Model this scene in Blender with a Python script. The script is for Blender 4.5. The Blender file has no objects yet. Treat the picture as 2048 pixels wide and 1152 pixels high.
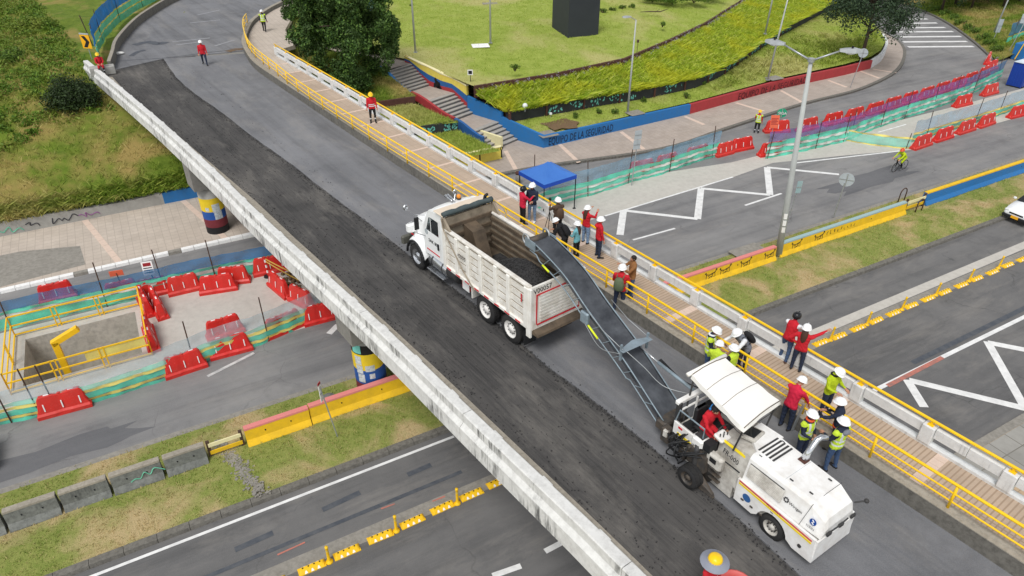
import bpy, bmesh, math, random
import numpy as np
from mathutils import Vector, Matrix, Euler
from mathutils.geometry import tessellate_polygon

random.seed(7); RNG = np.random.default_rng(11)
R = math.radians
scene = bpy.context.scene
COL = scene.collection

# ------------------------------------------------------------------ camera
CAM_H, PITCH, FPX = 19.5, R(33.0), 1400.0
cam_data = bpy.data.cameras.new('camera'); cam = bpy.data.objects.new('camera', cam_data)
COL.objects.link(cam); scene.camera = cam
cam.location = (0, 0, CAM_H); cam.rotation_euler = (R(90) - PITCH, 0, 0)
cam_data.sensor_width = 36.0; cam_data.lens = FPX / 2048 * 36.0
cam_data.clip_start = 0.5; cam_data.clip_end = 2000

# ------------------------------------------------------------------ light: bright overcast day
SUN_EL, SUN_AZ = R(58), R(200)
world = bpy.data.worlds.new('World'); scene.world = world; world.use_nodes = True
wn, wl = world.node_tree.nodes, world.node_tree.links
wn.clear()
sky = wn.new('ShaderNodeTexSky'); sky.sky_type = 'NISHITA'; sky.sun_disc = False
sky.sun_elevation = SUN_EL; sky.sun_rotation = SUN_AZ
sky.air_density = 1.0; sky.dust_density = 4.0; sky.ozone_density = 1.0; sky.altitude = 2500
hs = wn.new('ShaderNodeHueSaturation'); hs.inputs['Saturation'].default_value = 0.12
bg = wn.new('ShaderNodeBackground'); bg.inputs['Strength'].default_value = 0.12
wo = wn.new('ShaderNodeOutputWorld')
wl.new(sky.outputs[0], hs.inputs['Color']); wl.new(hs.outputs[0], bg.inputs['Color']); wl.new(bg.outputs[0], wo.inputs['Surface'])
sun_d = bpy.data.lights.new('sun', 'SUN'); sun = bpy.data.objects.new('sun', sun_d); COL.objects.link(sun)
sun_d.energy = 1.5; sun_d.angle = R(24); sun_d.color = (1.0, 0.975, 0.945)
# the sky's sun_rotation is measured clockwise from +Y
sdir = Vector((math.sin(SUN_AZ) * math.cos(SUN_EL), math.cos(SUN_AZ) * math.cos(SUN_EL), math.sin(SUN_EL)))
sun.rotation_euler = sdir.to_track_quat('Z', 'Y').to_euler(); sun.location = (0, 0, 60)
vs = scene.view_settings
vs.view_transform = 'Standard'; vs.look = 'None'; vs.gamma = 1.0; vs.use_curve_mapping = False
vs.exposure = 0.62
scene.cycles.max_bounces = 6; scene.cycles.transparent_max_bounces = 12

# ------------------------------------------------------------------ surveying helpers
_c, _s = math.cos(PITCH), math.sin(PITCH)
def at(px, py, z=0.0):
    """point of the horizontal plane at height z that a survey mark of the 2048 px photograph falls on"""
    a = (px - 1024) / FPX; b = (576 - py) / FPX
    rz = -_s + b * _c; t = (z - CAM_H) / rz
    return Vector((a * t, (_c + b * _s) * t, z))
def ats(pts, z=0.0):
    return [at(p[0], p[1], p[2] if len(p) > 2 else z) for p in pts]
DECK = 5.10                       # road level on the overpass
WALK = DECK + 0.18                # its footway
UR = Vector((math.cos(R(29)), math.sin(R(29)), 0)); NR = Vector((-UR.y, UR.x, 0))      # main road axes
UB = Vector((math.cos(R(126)), math.sin(R(126)), 0)); NB = Vector((UB.y, -UB.x, 0))    # overpass axes
def RD(s, t, z=0.0): return UR * s + NR * t + Vector((0, 0, z))
def BR(s, t, z=DECK): return UB * s + NB * t + Vector((0, 0, z))
def st(p): return (p.dot(UR), p.dot(NR))
def V(*a): return Vector(a)

# ------------------------------------------------------------------ materials
MATS = {}
def srgb(r, g, b):
    f = lambda c: (c / 255 / 12.92) if c / 255 <= 0.04045 else ((c / 255 + 0.055) / 1.055) ** 2.4
    return (f(r), f(g), f(b))
class NT:
    def __init__(s, name):
        s.m = bpy.data.materials.new(name); s.m.use_nodes = True
        s.n = s.m.node_tree.nodes; s.l = s.m.node_tree.links
        s.b = s.n['Principled BSDF']; MATS[name] = s.m
        s.tc = None
    def coord(s, kind='Object', scale=(1, 1, 1), rot=(0, 0, 0)):
        if kind == 'World':
            g = s.n.new('ShaderNodeNewGeometry'); src = g.outputs['Position']
        else:
            t = s.n.new('ShaderNodeTexCoord'); src = t.outputs[kind]
        mp = s.n.new('ShaderNodeMapping'); mp.inputs['Scale'].default_value = scale; mp.inputs['Rotation'].default_value = rot
        s.l.new(src, mp.inputs[0]); return mp.outputs[0]
    def noise(s, co, scale, detail=5, rough=0.6, dist=0.0):
        t = s.n.new('ShaderNodeTexNoise'); t.inputs['Scale'].default_value = scale; t.inputs['Detail'].default_value = detail
        t.inputs['Roughness'].default_value = rough; t.inputs['Distortion'].default_value = dist
        if co: s.l.new(co, t.inputs['Vector'])
        return t.outputs['Fac']
    def voronoi(s, co, scale, feature='F1', out='Distance', rand=1.0):
        t = s.n.new('ShaderNodeTexVoronoi'); t.feature = feature; t.inputs['Scale'].default_value = scale
        t.inputs['Randomness'].default_value = rand
        s.l.new(co, t.inputs['Vector']); return t.outputs[out]
    def ramp(s, fac, stops, interp='LINEAR'):
        r = s.n.new('ShaderNodeValToRGB'); cr = r.color_ramp; cr.interpolation = interp
        while len(cr.elements) < len(stops): cr.elements.new(0.5)
        for e, (p, c) in zip(cr.elements, stops):
            e.position = p
            if not isinstance(c, (tuple, list)): c = (c, c, c)
            e.color = (*c[:3], 1)
        s.l.new(fac, r.inputs[0]); return r.outputs[0]
    def mix(s, fac, a, b, mode='MIX'):
        m = s.n.new('ShaderNodeMix'); m.data_type = 'RGBA'; m.blend_type = mode; m.clamp_factor = True
        for sock, v in ((m.inputs[0], fac), (m.inputs[6], a), (m.inputs[7], b)):
            if isinstance(v, (int, float)): sock.default_value = v if sock is m.inputs[0] else (v, v, v, 1)
            elif isinstance(v, (tuple, list)): sock.default_value = (*v[:3], 1)
            else: s.l.new(v, sock)
        return m.outputs[2]
    def math(s, op, a, b=0.0, c=None):
        m = s.n.new('ShaderNodeMath'); m.operation = op
        for i, v in enumerate((a, b, c)):
            if v is None: continue
            if isinstance(v, (int, float)): m.inputs[i].default_value = v
            else: s.l.new(v, m.inputs[i])
        return m.outputs[0]
    def sep(s, co):
        x = s.n.new('ShaderNodeSeparateXYZ'); s.l.new(co, x.inputs[0]); return x.outputs
    def island(s):
        g = s.n.new('ShaderNodeNewGeometry'); return g.outputs['Random Per Island']
    def objrand(s):
        g = s.n.new('ShaderNodeObjectInfo'); return g.outputs['Random']
    def done(s, col, rough=0.7, bump=None, bstr=0.3, bdist=0.02, metal=0.0, spec=0.4):
        if isinstance(col, (tuple, list)): s.b.inputs['Base Color'].default_value = (*col[:3], 1)
        else: s.l.new(col, s.b.inputs['Base Color'])
        if isinstance(rough, (int, float)): s.b.inputs['Roughness'].default_value = rough
        else: s.l.new(rough, s.b.inputs['Roughness'])
        s.b.inputs['Metallic'].default_value = metal; s.b.inputs['Specular IOR Level'].default_value = spec
        if bump is not None:
            b = s.n.new('ShaderNodeBump'); b.inputs['Strength'].default_value = bstr; b.inputs['Distance'].default_value = bdist
            s.l.new(bump, b.inputs['Height']); s.l.new(b.outputs[0], s.b.inputs['Normal'])
        return s.m
def sc(c, k): return tuple(min(1, x * k) for x in c)

def plain(name, col, rough=0.55, dirt=0.25, dirtcol=None, scale=3.0, metal=0.0, spec=0.4, bump=0.0, world=False):
    """paint, plastic, cloth, metal: a colour with uneven dirt and small roughness changes"""
    t = NT(name); co = t.coord('World' if world else 'Object')
    n1 = t.noise(co, scale, 6, 0.65); n2 = t.noise(co, scale * 9, 3)
    f = t.math('MULTIPLY', t.ramp(n1, [(0.38, 0), (0.72, 1)]), dirt)
    c = t.mix(f, col, dirtcol if dirtcol else sc(col, 0.55))
    c = t.mix(t.math('MULTIPLY', n2, 0.18), c, sc(col, 1.25))
    rr = t.math('MULTIPLY_ADD', n1, 0.3, rough - 0.15)
    return t.done(c, rr, n2 if bump else None, bump or 0.3, 0.01, metal, spec)

def asphalt(name, dark, light, stain=0.35, streak=None, crack=0.0, dust=False, scar=False):
    t = NT(name); co = t.coord('World')
    big = t.noise(co, 0.16, 6, 0.65, 0.6); mid = t.noise(co, 1.3, 6, 0.7, 0.3); fine = t.noise(co, 38, 2, 0.7); grain = t.noise(co, 120, 2, 0.6)
    c = t.mix(t.ramp(big, [(0.34, 0), (0.66, 1)]), dark, light)
    c = t.mix(t.math('MULTIPLY', t.ramp(mid, [(0.48, 0), (0.72, 1)]), stain), c, sc(dark, 0.62))
    c = t.mix(t.math('MULTIPLY', t.ramp(fine, [(0.38, 0), (0.66, 1)]), 0.38), c, sc(light, 1.25))
    c = t.mix(t.math('MULTIPLY', t.ramp(grain, [(0.5, 0), (0.7, 1)]), 0.35), c, sc(dark, 0.5))
    bump = fine
    if streak is not None:                       # wear along the traffic direction
        def along(sx, sy, scale, det, ro, dist=0.0):
            c2 = t.coord('World', (1, 1, 1), (0, 0, -streak)); mp = t.n.new('ShaderNodeMapping'); mp.inputs['Scale'].default_value = (sx, sy, 1)
            t.l.new(c2, mp.inputs[0]); return t.noise(mp.outputs[0], scale, det, ro, dist)
        sn = along(0.06, 1.1, 1.0, 5, 0.65, 0.3)
        c = t.mix(t.math('MULTIPLY', t.ramp(sn, [(0.45, 0), (0.66, 1)]), 0.42), c, sc(light, 1.15))
        c = t.mix(t.math('MULTIPLY', t.ramp(sn, [(0.30, 1), (0.46, 0)]), 0.45), c, sc(dark, 0.68))
        if scar:                                 # fine pick marks and pale scratches left by the drum
            s2 = along(0.35, 14, 1.0, 4, 0.7); s3 = along(0.9, 9, 1.0, 5, 0.75, 0.4); blot = t.ramp(t.noise(co, 0.5, 4, 0.6), [(0.42, 0), (0.62, 1)])
            c = t.mix(t.math('MULTIPLY', t.ramp(s2, [(0.46, 0), (0.66, 1)]), 0.30), c, sc(light, 1.25))
            c = t.mix(t.math('MULTIPLY', t.ramp(s2, [(0.34, 1), (0.48, 0)]), 0.32), c, sc(dark, 0.6))
            c = t.mix(t.math('MULTIPLY', t.math('MULTIPLY', t.ramp(s3, [(0.62, 0), (0.70, 1)]), blot), 0.7), c, sc(light, 2.4))
            bump = s2
    if dust:                                     # pale dust lying in patches
        dn = along(0.22, 0.7, 1.0, 8, 0.74, 0.25) if streak is not None else t.noise(co, 0.45, 7, 0.72)
        c = t.mix(t.math('MULTIPLY', t.ramp(dn, [(0.50, 0), (0.72, 1)]), 0.26), c, srgb(172, 166, 157))
        dk = t.noise(co, 0.33, 6, 0.7, 0.2); c = t.mix(t.math('MULTIPLY', t.ramp(dk, [(0.56, 0), (0.70, 1)]), 0.35), c, sc(dark, 0.6))
    if crack:
        wob = t.n.new('ShaderNodeVectorMath'); wob.operation = 'ADD'
        nz = t.n.new('ShaderNodeTexNoise'); nz.inputs['Scale'].default_value = 0.9; nz.inputs['Detail'].default_value = 6
        t.l.new(co, nz.inputs['Vector']); t.l.new(co, wob.inputs[0]); t.l.new(nz.outputs['Color'], wob.inputs[1])
        cr = t.voronoi(wob.outputs[0], 0.22, 'DISTANCE_TO_EDGE')
        k = t.math('MULTIPLY', t.ramp(cr, [(0.0, 1), (0.006, 0)]), t.ramp(t.noise(co, 0.25, 3), [(0.48, 0), (0.62, crack)]))
        c = t.mix(k, c, sc(dark, 0.42))
    return t.done(c, 0.88, bump, 0.45 if scar else 0.35, 0.012, 0, 0.25)

def grassmat(name, cols, scale=0.35, dry=None):
    t = NT(name); co = t.coord('World')
    n1 = t.noise(co, scale, 5, 0.6, 0.4); n2 = t.noise(co, scale * 7, 5, 0.7); n3 = t.noise(co, 30, 3, 0.7)
    c = t.mix(t.ramp(n2, [(0.3, 0), (0.7, 1)]), cols[0], cols[1])
    if dry: c = t.mix(t.ramp(n1, [(0.48, 0), (0.64, 1)]), c, dry)
    c = t.mix(t.math('MULTIPLY', t.ramp(n3, [(0.4, 0), (0.7, 1)]), 0.5), c, sc(cols[0], 0.45))
    return t.done(c, 0.9, n3, 0.8, 0.04, 0, 0.15)
def leafmat(name, cols, patch=None, pscale=0.5, trans=0.25, tip=None):
    """leaf or blade: every leaf gets its own tone"""
    t = NT(name); i = t.island(); co = t.coord('World')
    c = t.ramp(i, [(k / (len(cols) - 1), cc) for k, cc in enumerate(cols)])
    if patch: c = t.mix(t.ramp(t.noise(co, pscale, 4, 0.6, 0.5), [(0.45, 0), (0.62, 0.85)]), c, patch)
    m = t.done(c, 0.6, None, 0, 0, 0, 0.25)
    tr = t.n.new('ShaderNodeBsdfTranslucent'); mx = t.n.new('ShaderNodeMixShader'); mx.inputs[0].default_value = trans
    src = t.b.inputs['Base Color'].links[0].from_socket
    t.l.new(src, tr.inputs['Color'])
    out = t.n['Material Output']
    t.l.new(t.b.outputs[0], mx.inputs[1]); t.l.new(tr.outputs[0], mx.inputs[2]); t.l.new(mx.outputs[0], out.inputs['Surface'])
    return m
def netmat(name, col, alpha, stripes=None):
    """woven netting: partly see-through weave"""
    t = NT(name); co = t.coord('World')
    n = t.noise(co, 1.3, 4, 0.6)
    c = t.mix(t.math('MULTIPLY', t.ramp(n, [(0.35, 0), (0.7, 1)]), 0.45), col, sc(col, 1.6))
    t.done(c, 0.7, None, 0, 0, 0, 0.2)
    tr = t.n.new('ShaderNodeBsdfTransparent'); mx = t.n.new('ShaderNodeMixShader')
    fac = t.math('MULTIPLY_ADD', n, 0.35, alpha - 0.17)
    t.l.new(fac, mx.inputs[0]); t.l.new(tr.outputs[0], mx.inputs[1]); t.l.new(t.b.outputs[0], mx.inputs[2])
    t.l.new(mx.outputs[0], t.n['Material Output'].inputs['Surface'])
    return t.m
def concrete(name, col, dirt=0.5, dirtcol=(0.10, 0.095, 0.085), scale=0.8, drips=0.0, drippow=(0.5, 0.75), fine=25):
    t = NT(name); co = t.coord('World')
    n1 = t.noise(co, scale, 6, 0.65); n2 = t.noise(co, scale * 6, 5, 0.7); n3 = t.noise(co, fine, 3, 0.6)
    c = t.mix(t.math('MULTIPLY', t.ramp(n2, [(0.42, 0), (0.75, 1)]), dirt), col, dirtcol)
    c = t.mix(t.math('MULTIPLY', t.ramp(n1, [(0.4, 0), (0.7, 1)]), dirt * 0.7), c, sc(col, 0.6))
    if drips:
        mp = t.coord('World', (7, 7, 0.7)); d = t.noise(mp, 1.0, 5, 0.7)
        blot = t.ramp(t.noise(co, 0.9, 3), [(0.42, 0), (0.62, 1)])
        g = t.n.new('ShaderNodeNewGeometry'); nz = t.sep(g.outputs['True Normal'])[2]; steep = t.math('SUBTRACT', 1.0, t.math('MULTIPLY', t.math('ABSOLUTE', nz), 0.85))
        c = t.mix(t.math('MULTIPLY', t.math('MULTIPLY', t.math('MULTIPLY', t.ramp(d, [(drippow[0], 0), (drippow[1], 1)]), blot), drips), steep), c, (0.035, 0.035, 0.035))
    c = t.mix(t.math('MULTIPLY', n3, 0.2), c, sc(col, 1.2))
    return t.done(c, 0.85, n3, 0.3, 0.01, 0, 0.25)
def tiles(name, col, col2, joint, w, h, rot, msize=0.012, dirt=0.35, offset=0.0, lines=False):
    t = NT(name); co = t.coord('World', (1, 1, 1), (0, 0, -rot))
    br = t.n.new('ShaderNodeTexBrick'); br.offset = offset; br.inputs['Scale'].default_value = 1
    br.inputs['Brick Width'].default_value = w; br.inputs['Row Height'].default_value = h
    br.inputs['Mortar Size'].default_value = msize; br.inputs['Mortar Smooth'].default_value = 0.1
    br.inputs['Color1'].default_value = (*col, 1); br.inputs['Color2'].default_value = (*col2, 1); br.inputs['Mortar'].default_value = (*joint, 1)
    t.l.new(co, br.inputs['Vector'])
    cw = t.coord('World'); n1 = t.noise(cw, 0.7, 6, 0.65); n2 = t.noise(cw, 5, 5, 0.7)
    c = t.mix(t.math('MULTIPLY', t.ramp(n1, [(0.4, 0), (0.7, 1)]), dirt), br.outputs['Color'], sc(col, 0.5))
    c = t.mix(t.math('MULTIPLY', t.ramp(n2, [(0.45, 0), (0.75, 1)]), dirt), c, sc(col, 0.7))
    return t.done(c, 0.85, br.outputs['Fac'], -0.4, 0.01, 0, 0.25)

asphalt('asphalt_deck', srgb(100, 101, 104), srgb(126, 127, 130), 0.30, R(126), 0.0, True)
asphalt('asphalt_milled', srgb(54, 54, 55), srgb(86, 84, 82), 0.6, R(126), 0.0, True, True)
asphalt('asphalt_lower', srgb(108, 108, 110), srgb(138, 137, 136), 0.30, R(29), 0.55, True)
asphalt('asphalt_busway', srgb(90, 90, 91), srgb(114, 113, 112), 0.30, R(29), 0.5, True)
asphalt('asphalt_patch', srgb(92, 93, 96), srgb(112, 112, 114), 0.3, R(29))
concrete('slab_concrete', srgb(194, 190, 182), 0.35, srgb(138, 133, 124), 0.5)
concrete('old_concrete', srgb(150, 146, 138), 0.6, srgb(80, 76, 68), 0.9)
concrete('kerb_concrete', srgb(122, 119, 112), 0.8, srgb(55, 53, 49), 1.1, 0.5, (0.45, 0.65))
concrete('kerb_top', srgb(165, 158, 145), 0.7, srgb(98, 92, 82), 1.4)
concrete('white_concrete', srgb(220, 220, 217), 0.42, srgb(136, 134, 128), 0.8, 0.95, (0.45, 0.60))
concrete('white_panel', srgb(222, 224, 224), 0.35, srgb(130, 130, 126), 0.9, 0.55, (0.55, 0.7))
concrete('cap_white', srgb(242, 242, 240), 0.3, srgb(150, 148, 142), 1.2, 0.0)
concrete('pier_concrete', srgb(168, 167, 162), 0.4, srgb(110, 108, 102), 0.8)
concrete('barrier_concrete', srgb(128, 130, 126), 0.8, srgb(48, 50, 48), 1.1, 0.75, (0.42, 0.62))
concrete('pit_concrete', srgb(200, 196, 186), 0.6, srgb(105, 102, 95), 0.7, 0.3)
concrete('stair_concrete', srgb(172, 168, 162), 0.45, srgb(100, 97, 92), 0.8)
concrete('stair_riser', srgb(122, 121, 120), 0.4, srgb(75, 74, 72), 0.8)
concrete('soil', srgb(120, 98, 74), 0.6, srgb(80, 66, 50), 1.2)
concrete('deck_soffit', srgb(140, 138, 133), 0.5, srgb(85, 83, 78), 0.7)
tiles('walk_tile', srgb(190, 170, 150), srgb(184, 164, 144), srgb(160, 139, 119), 0.13, 1.8, R(126), 0.02, 0.4)
tiles('walk_tile_far', srgb(188, 170, 152), srgb(182, 163, 145), srgb(150, 135, 120), 0.9, 0.42, R(126), 0.008, 0.35)
plain('pink_tile', srgb(214, 192, 176), 0.85, 0.35, srgb(184, 168, 154), 6)
tiles('pave_tile', srgb(200, 188, 175), srgb(192, 180, 167), srgb(168, 156, 144), 0.4, 0.4, R(29), 0.012, 0.35)
tiles('pave_tile_b', srgb(184, 172, 162), srgb(176, 163, 152), srgb(152, 141, 130), 0.4, 0.2, R(29), 0.01, 0.4)
tiles('pave_grey', srgb(160, 158, 152), srgb(150, 148, 142), srgb(118, 114, 106), 1.0, 1.2, R(29), 0.02, 0.4)
tiles('pave_tan', srgb(196, 172, 142), srgb(185, 162, 134), srgb(150, 130, 108), 0.4, 0.4, R(29), 0.012, 0.3)
plain('road_white', srgb(232, 232, 230), 0.7, 0.5, srgb(160, 160, 160), 2.4, world=True)
plain('road_white_worn', srgb(205, 205, 203), 0.75, 0.8, srgb(125, 126, 130), 3, world=True)
plain('road_faint', srgb(148, 149, 152), 0.8, 0.9, srgb(122, 123, 127), 5, world=True)
plain('road_black', srgb(70, 75, 83), 0.7, 0.8, srgb(100, 102, 105), 3, world=True)
plain('road_red', srgb(192, 116, 100), 0.8, 0.9, srgb(120, 108, 104), 3, world=True)
plain('yellow_paint', srgb(246, 196, 30), 0.45, 0.3, srgb(200, 148, 24), 5, world=True)
plain('yellow_rail', srgb(248, 200, 25), 0.4, 0.25, srgb(212, 160, 20), 4, world=True)
plain('yellow_wall', srgb(236, 190, 30), 0.7, 0.45, srgb(170, 140, 50), 2.5, world=True)
plain('cream_coping', srgb(238, 228, 180), 0.8, 0.3, None, 3, world=True)
plain('pale_yellow_wall', srgb(228, 208, 92), 0.8, 0.35, srgb(170, 160, 90), 3, world=True)
plain('blue_wall', srgb(36, 112, 178), 0.7, 0.45, srgb(70, 110, 140), 2.5, world=True)
plain('blue_wall_dark', srgb(40, 96, 160), 0.7, 0.5, srgb(60, 90, 120), 2.5, world=True)
plain('red_wall', srgb(172, 58, 62), 0.75, 0.4, srgb(120, 60, 55), 2.5, world=True)
plain('pink_cap', srgb(220, 132, 128), 0.75, 0.35, srgb(180, 130, 120), 3, world=True)
plain('teal_cap', srgb(150, 178, 182), 0.75, 0.35, srgb(170, 170, 160), 3, world=True)
plain('rust_wall', srgb(88, 56, 48), 0.85, 0.5, srgb(50, 36, 32), 3, world=True)
plain('black_wall', srgb(44, 46, 50), 0.8, 0.35, srgb(75, 76, 74), 3, world=True)
plain('black_cube', srgb(46, 50, 58), 0.6, 0.3, srgb(64, 68, 74), 0.8, world=True)
plain('black_paint', srgb(24, 25, 28), 0.7, 0.2)
plain('mint_paint', srgb(118, 200, 190), 0.8, 0.3)
def _redplastic():
    t = NT('red_plastic'); co = t.coord('World'); r = t.objrand(); n = t.noise(co, 2.2, 6, 0.65); n2 = t.noise(co, 14, 4, 0.7)
    c = t.mix(t.math('MULTIPLY', r, 0.55), srgb(214, 36, 32), srgb(206, 62, 50)); c = t.mix(t.math('MULTIPLY', t.ramp(n, [(0.42, 0), (0.72, 1)]), 0.45), c, srgb(168, 58, 48))
    c = t.mix(t.math('MULTIPLY', t.ramp(n2, [(0.58, 0), (0.72, 1)]), 0.4), c, srgb(216, 130, 116)); t.done(c, t.math('MULTIPLY_ADD', n, 0.3, 0.28), n2, 0.15, 0.01, 0, 0.45)
_redplastic()
plain('red_plastic_dull', srgb(205, 58, 48), 0.5, 0.45, srgb(170, 80, 66), 2.2)
plain('white_sticker', srgb(240, 238, 236), 0.35, 0.1)
plain('net_stripe', srgb(196, 200, 192), 0.6, 0.35)
plain('net_tape', srgb(216, 190, 92), 0.6, 0.35)
netmat('net_green', srgb(92, 196, 168), 0.86); netmat('net_green_thin', srgb(120, 205, 182), 0.62)
netmat('net_blue', srgb(42, 110, 160), 0.66); netmat('net_blue_thin', srgb(120, 160, 185), 0.48)
netmat('net_blue_dense', srgb(30, 122, 196), 0.93); netmat('net_pale', srgb(165, 185, 195), 0.45)
netmat('net_purple', srgb(110, 92, 158), 0.55); netmat('net_white', srgb(205, 208, 200), 0.85); netmat('net_yellow', srgb(222, 202, 110), 0.9)
plain('rust_post', srgb(72, 56, 48), 0.85, 0.4, srgb(110, 76, 56), 8)
plain('galv', srgb(176, 180, 182), 0.42, 0.3, srgb(130, 132, 132), 3, 0.55)
plain('pole_grey', srgb(176, 180, 178), 0.6, 0.35, srgb(140, 140, 134), 1.5)
plain('lamp_glass', srgb(225, 228, 230), 0.25, 0.1)
plain('sign_back', srgb(176, 184, 188), 0.5, 0.3, srgb(140, 146, 150), 3)
plain('sign_orange', srgb(226, 106, 74), 0.5, 0.25); plain('sign_white', srgb(240, 240, 238), 0.5, 0.1)
plain('sign_yellow', srgb(250, 180, 30), 0.5, 0.15); plain('sign_green', srgb(40, 160, 120), 0.5, 0.1)
plain('text_black', srgb(26, 27, 32), 0.7, 0.2); plain('text_red', srgb(150, 36, 44), 0.6, 0.2); plain('text_blue', srgb(24, 72, 150), 0.5, 0.1)
plain('wall_text', srgb(28, 38, 62), 0.8, 0.2); plain('wall_text_red', srgb(64, 18, 24), 0.8, 0.2)
plain('grate', srgb(90, 90, 90), 0.7, 0.4); plain('litter', srgb(232, 232, 228), 0.7, 0.2)
grassmat('turf_lime', (srgb(136, 156, 58), srgb(172, 184, 92)), 0.12, srgb(186, 182, 118))
grassmat('turf_bed', (srgb(128, 150, 44), srgb(168, 180, 62)), 0.3, srgb(160, 150, 80))
grassmat('turf_median', (srgb(124, 140, 66), srgb(160, 162, 94)), 0.42, srgb(194, 172, 130))
grassmat('turf_hill', (srgb(86, 108, 34), srgb(122, 140, 52)), 0.19, srgb(166, 144, 88))
leafmat('blade_lime', [srgb(126, 154, 52), srgb(164, 182, 74), srgb(194, 200, 110), srgb(146, 168, 64)], srgb(198, 192, 126), 0.12, 0.35)
leafmat('blade_bed', [srgb(138, 170, 40), srgb(184, 206, 60), srgb(216, 226, 92), srgb(164, 188, 52), srgb(228, 230, 130)], srgb(214, 216, 66), 0.35, 0.45)
leafmat('blade_median', [srgb(118, 146, 60), srgb(156, 170, 86), srgb(198, 186, 130), srgb(134, 156, 70)], srgb(212, 190, 146), 0.42, 0.35)
leafmat('blade_hill', [srgb(86, 114, 34), srgb(120, 148, 48), srgb(158, 172, 72), srgb(102, 128, 40)], srgb(198, 178, 118), 0.19, 0.32)
leafmat('leaf_hill', [srgb(70, 98, 34), srgb(92, 126, 42), srgb(120, 148, 54), srgb(78, 108, 36)], srgb(128, 138, 56), 0.4, 0.2)
leafmat('leaf_bush', [srgb(30, 44, 24), srgb(44, 60, 30), srgb(58, 78, 38)], None, 0.5, 0.12)
leafmat('leaf_cypress', [srgb(44, 68, 32), srgb(64, 96, 42), srgb(86, 118, 52), srgb(112, 142, 66)], srgb(56, 76, 38), 0.9, 0.22)
leafmat('leaf_acacia', [srgb(38, 54, 40), srgb(54, 72, 50), srgb(72, 92, 62), srgb(46, 64, 44)], None, 0.5, 0.12)
leafmat('leaf_hedge', [srgb(66, 92, 36), srgb(92, 120, 44), srgb(116, 142, 56)], None, 0.5, 0.2)
leafmat('flower', [srgb(170, 160, 190), srgb(190, 186, 205)], None, 0.5, 0.2)
plain('bark', srgb(78, 66, 54), 0.9, 0.5, srgb(48, 40, 34), 6, bump=0.5)

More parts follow.
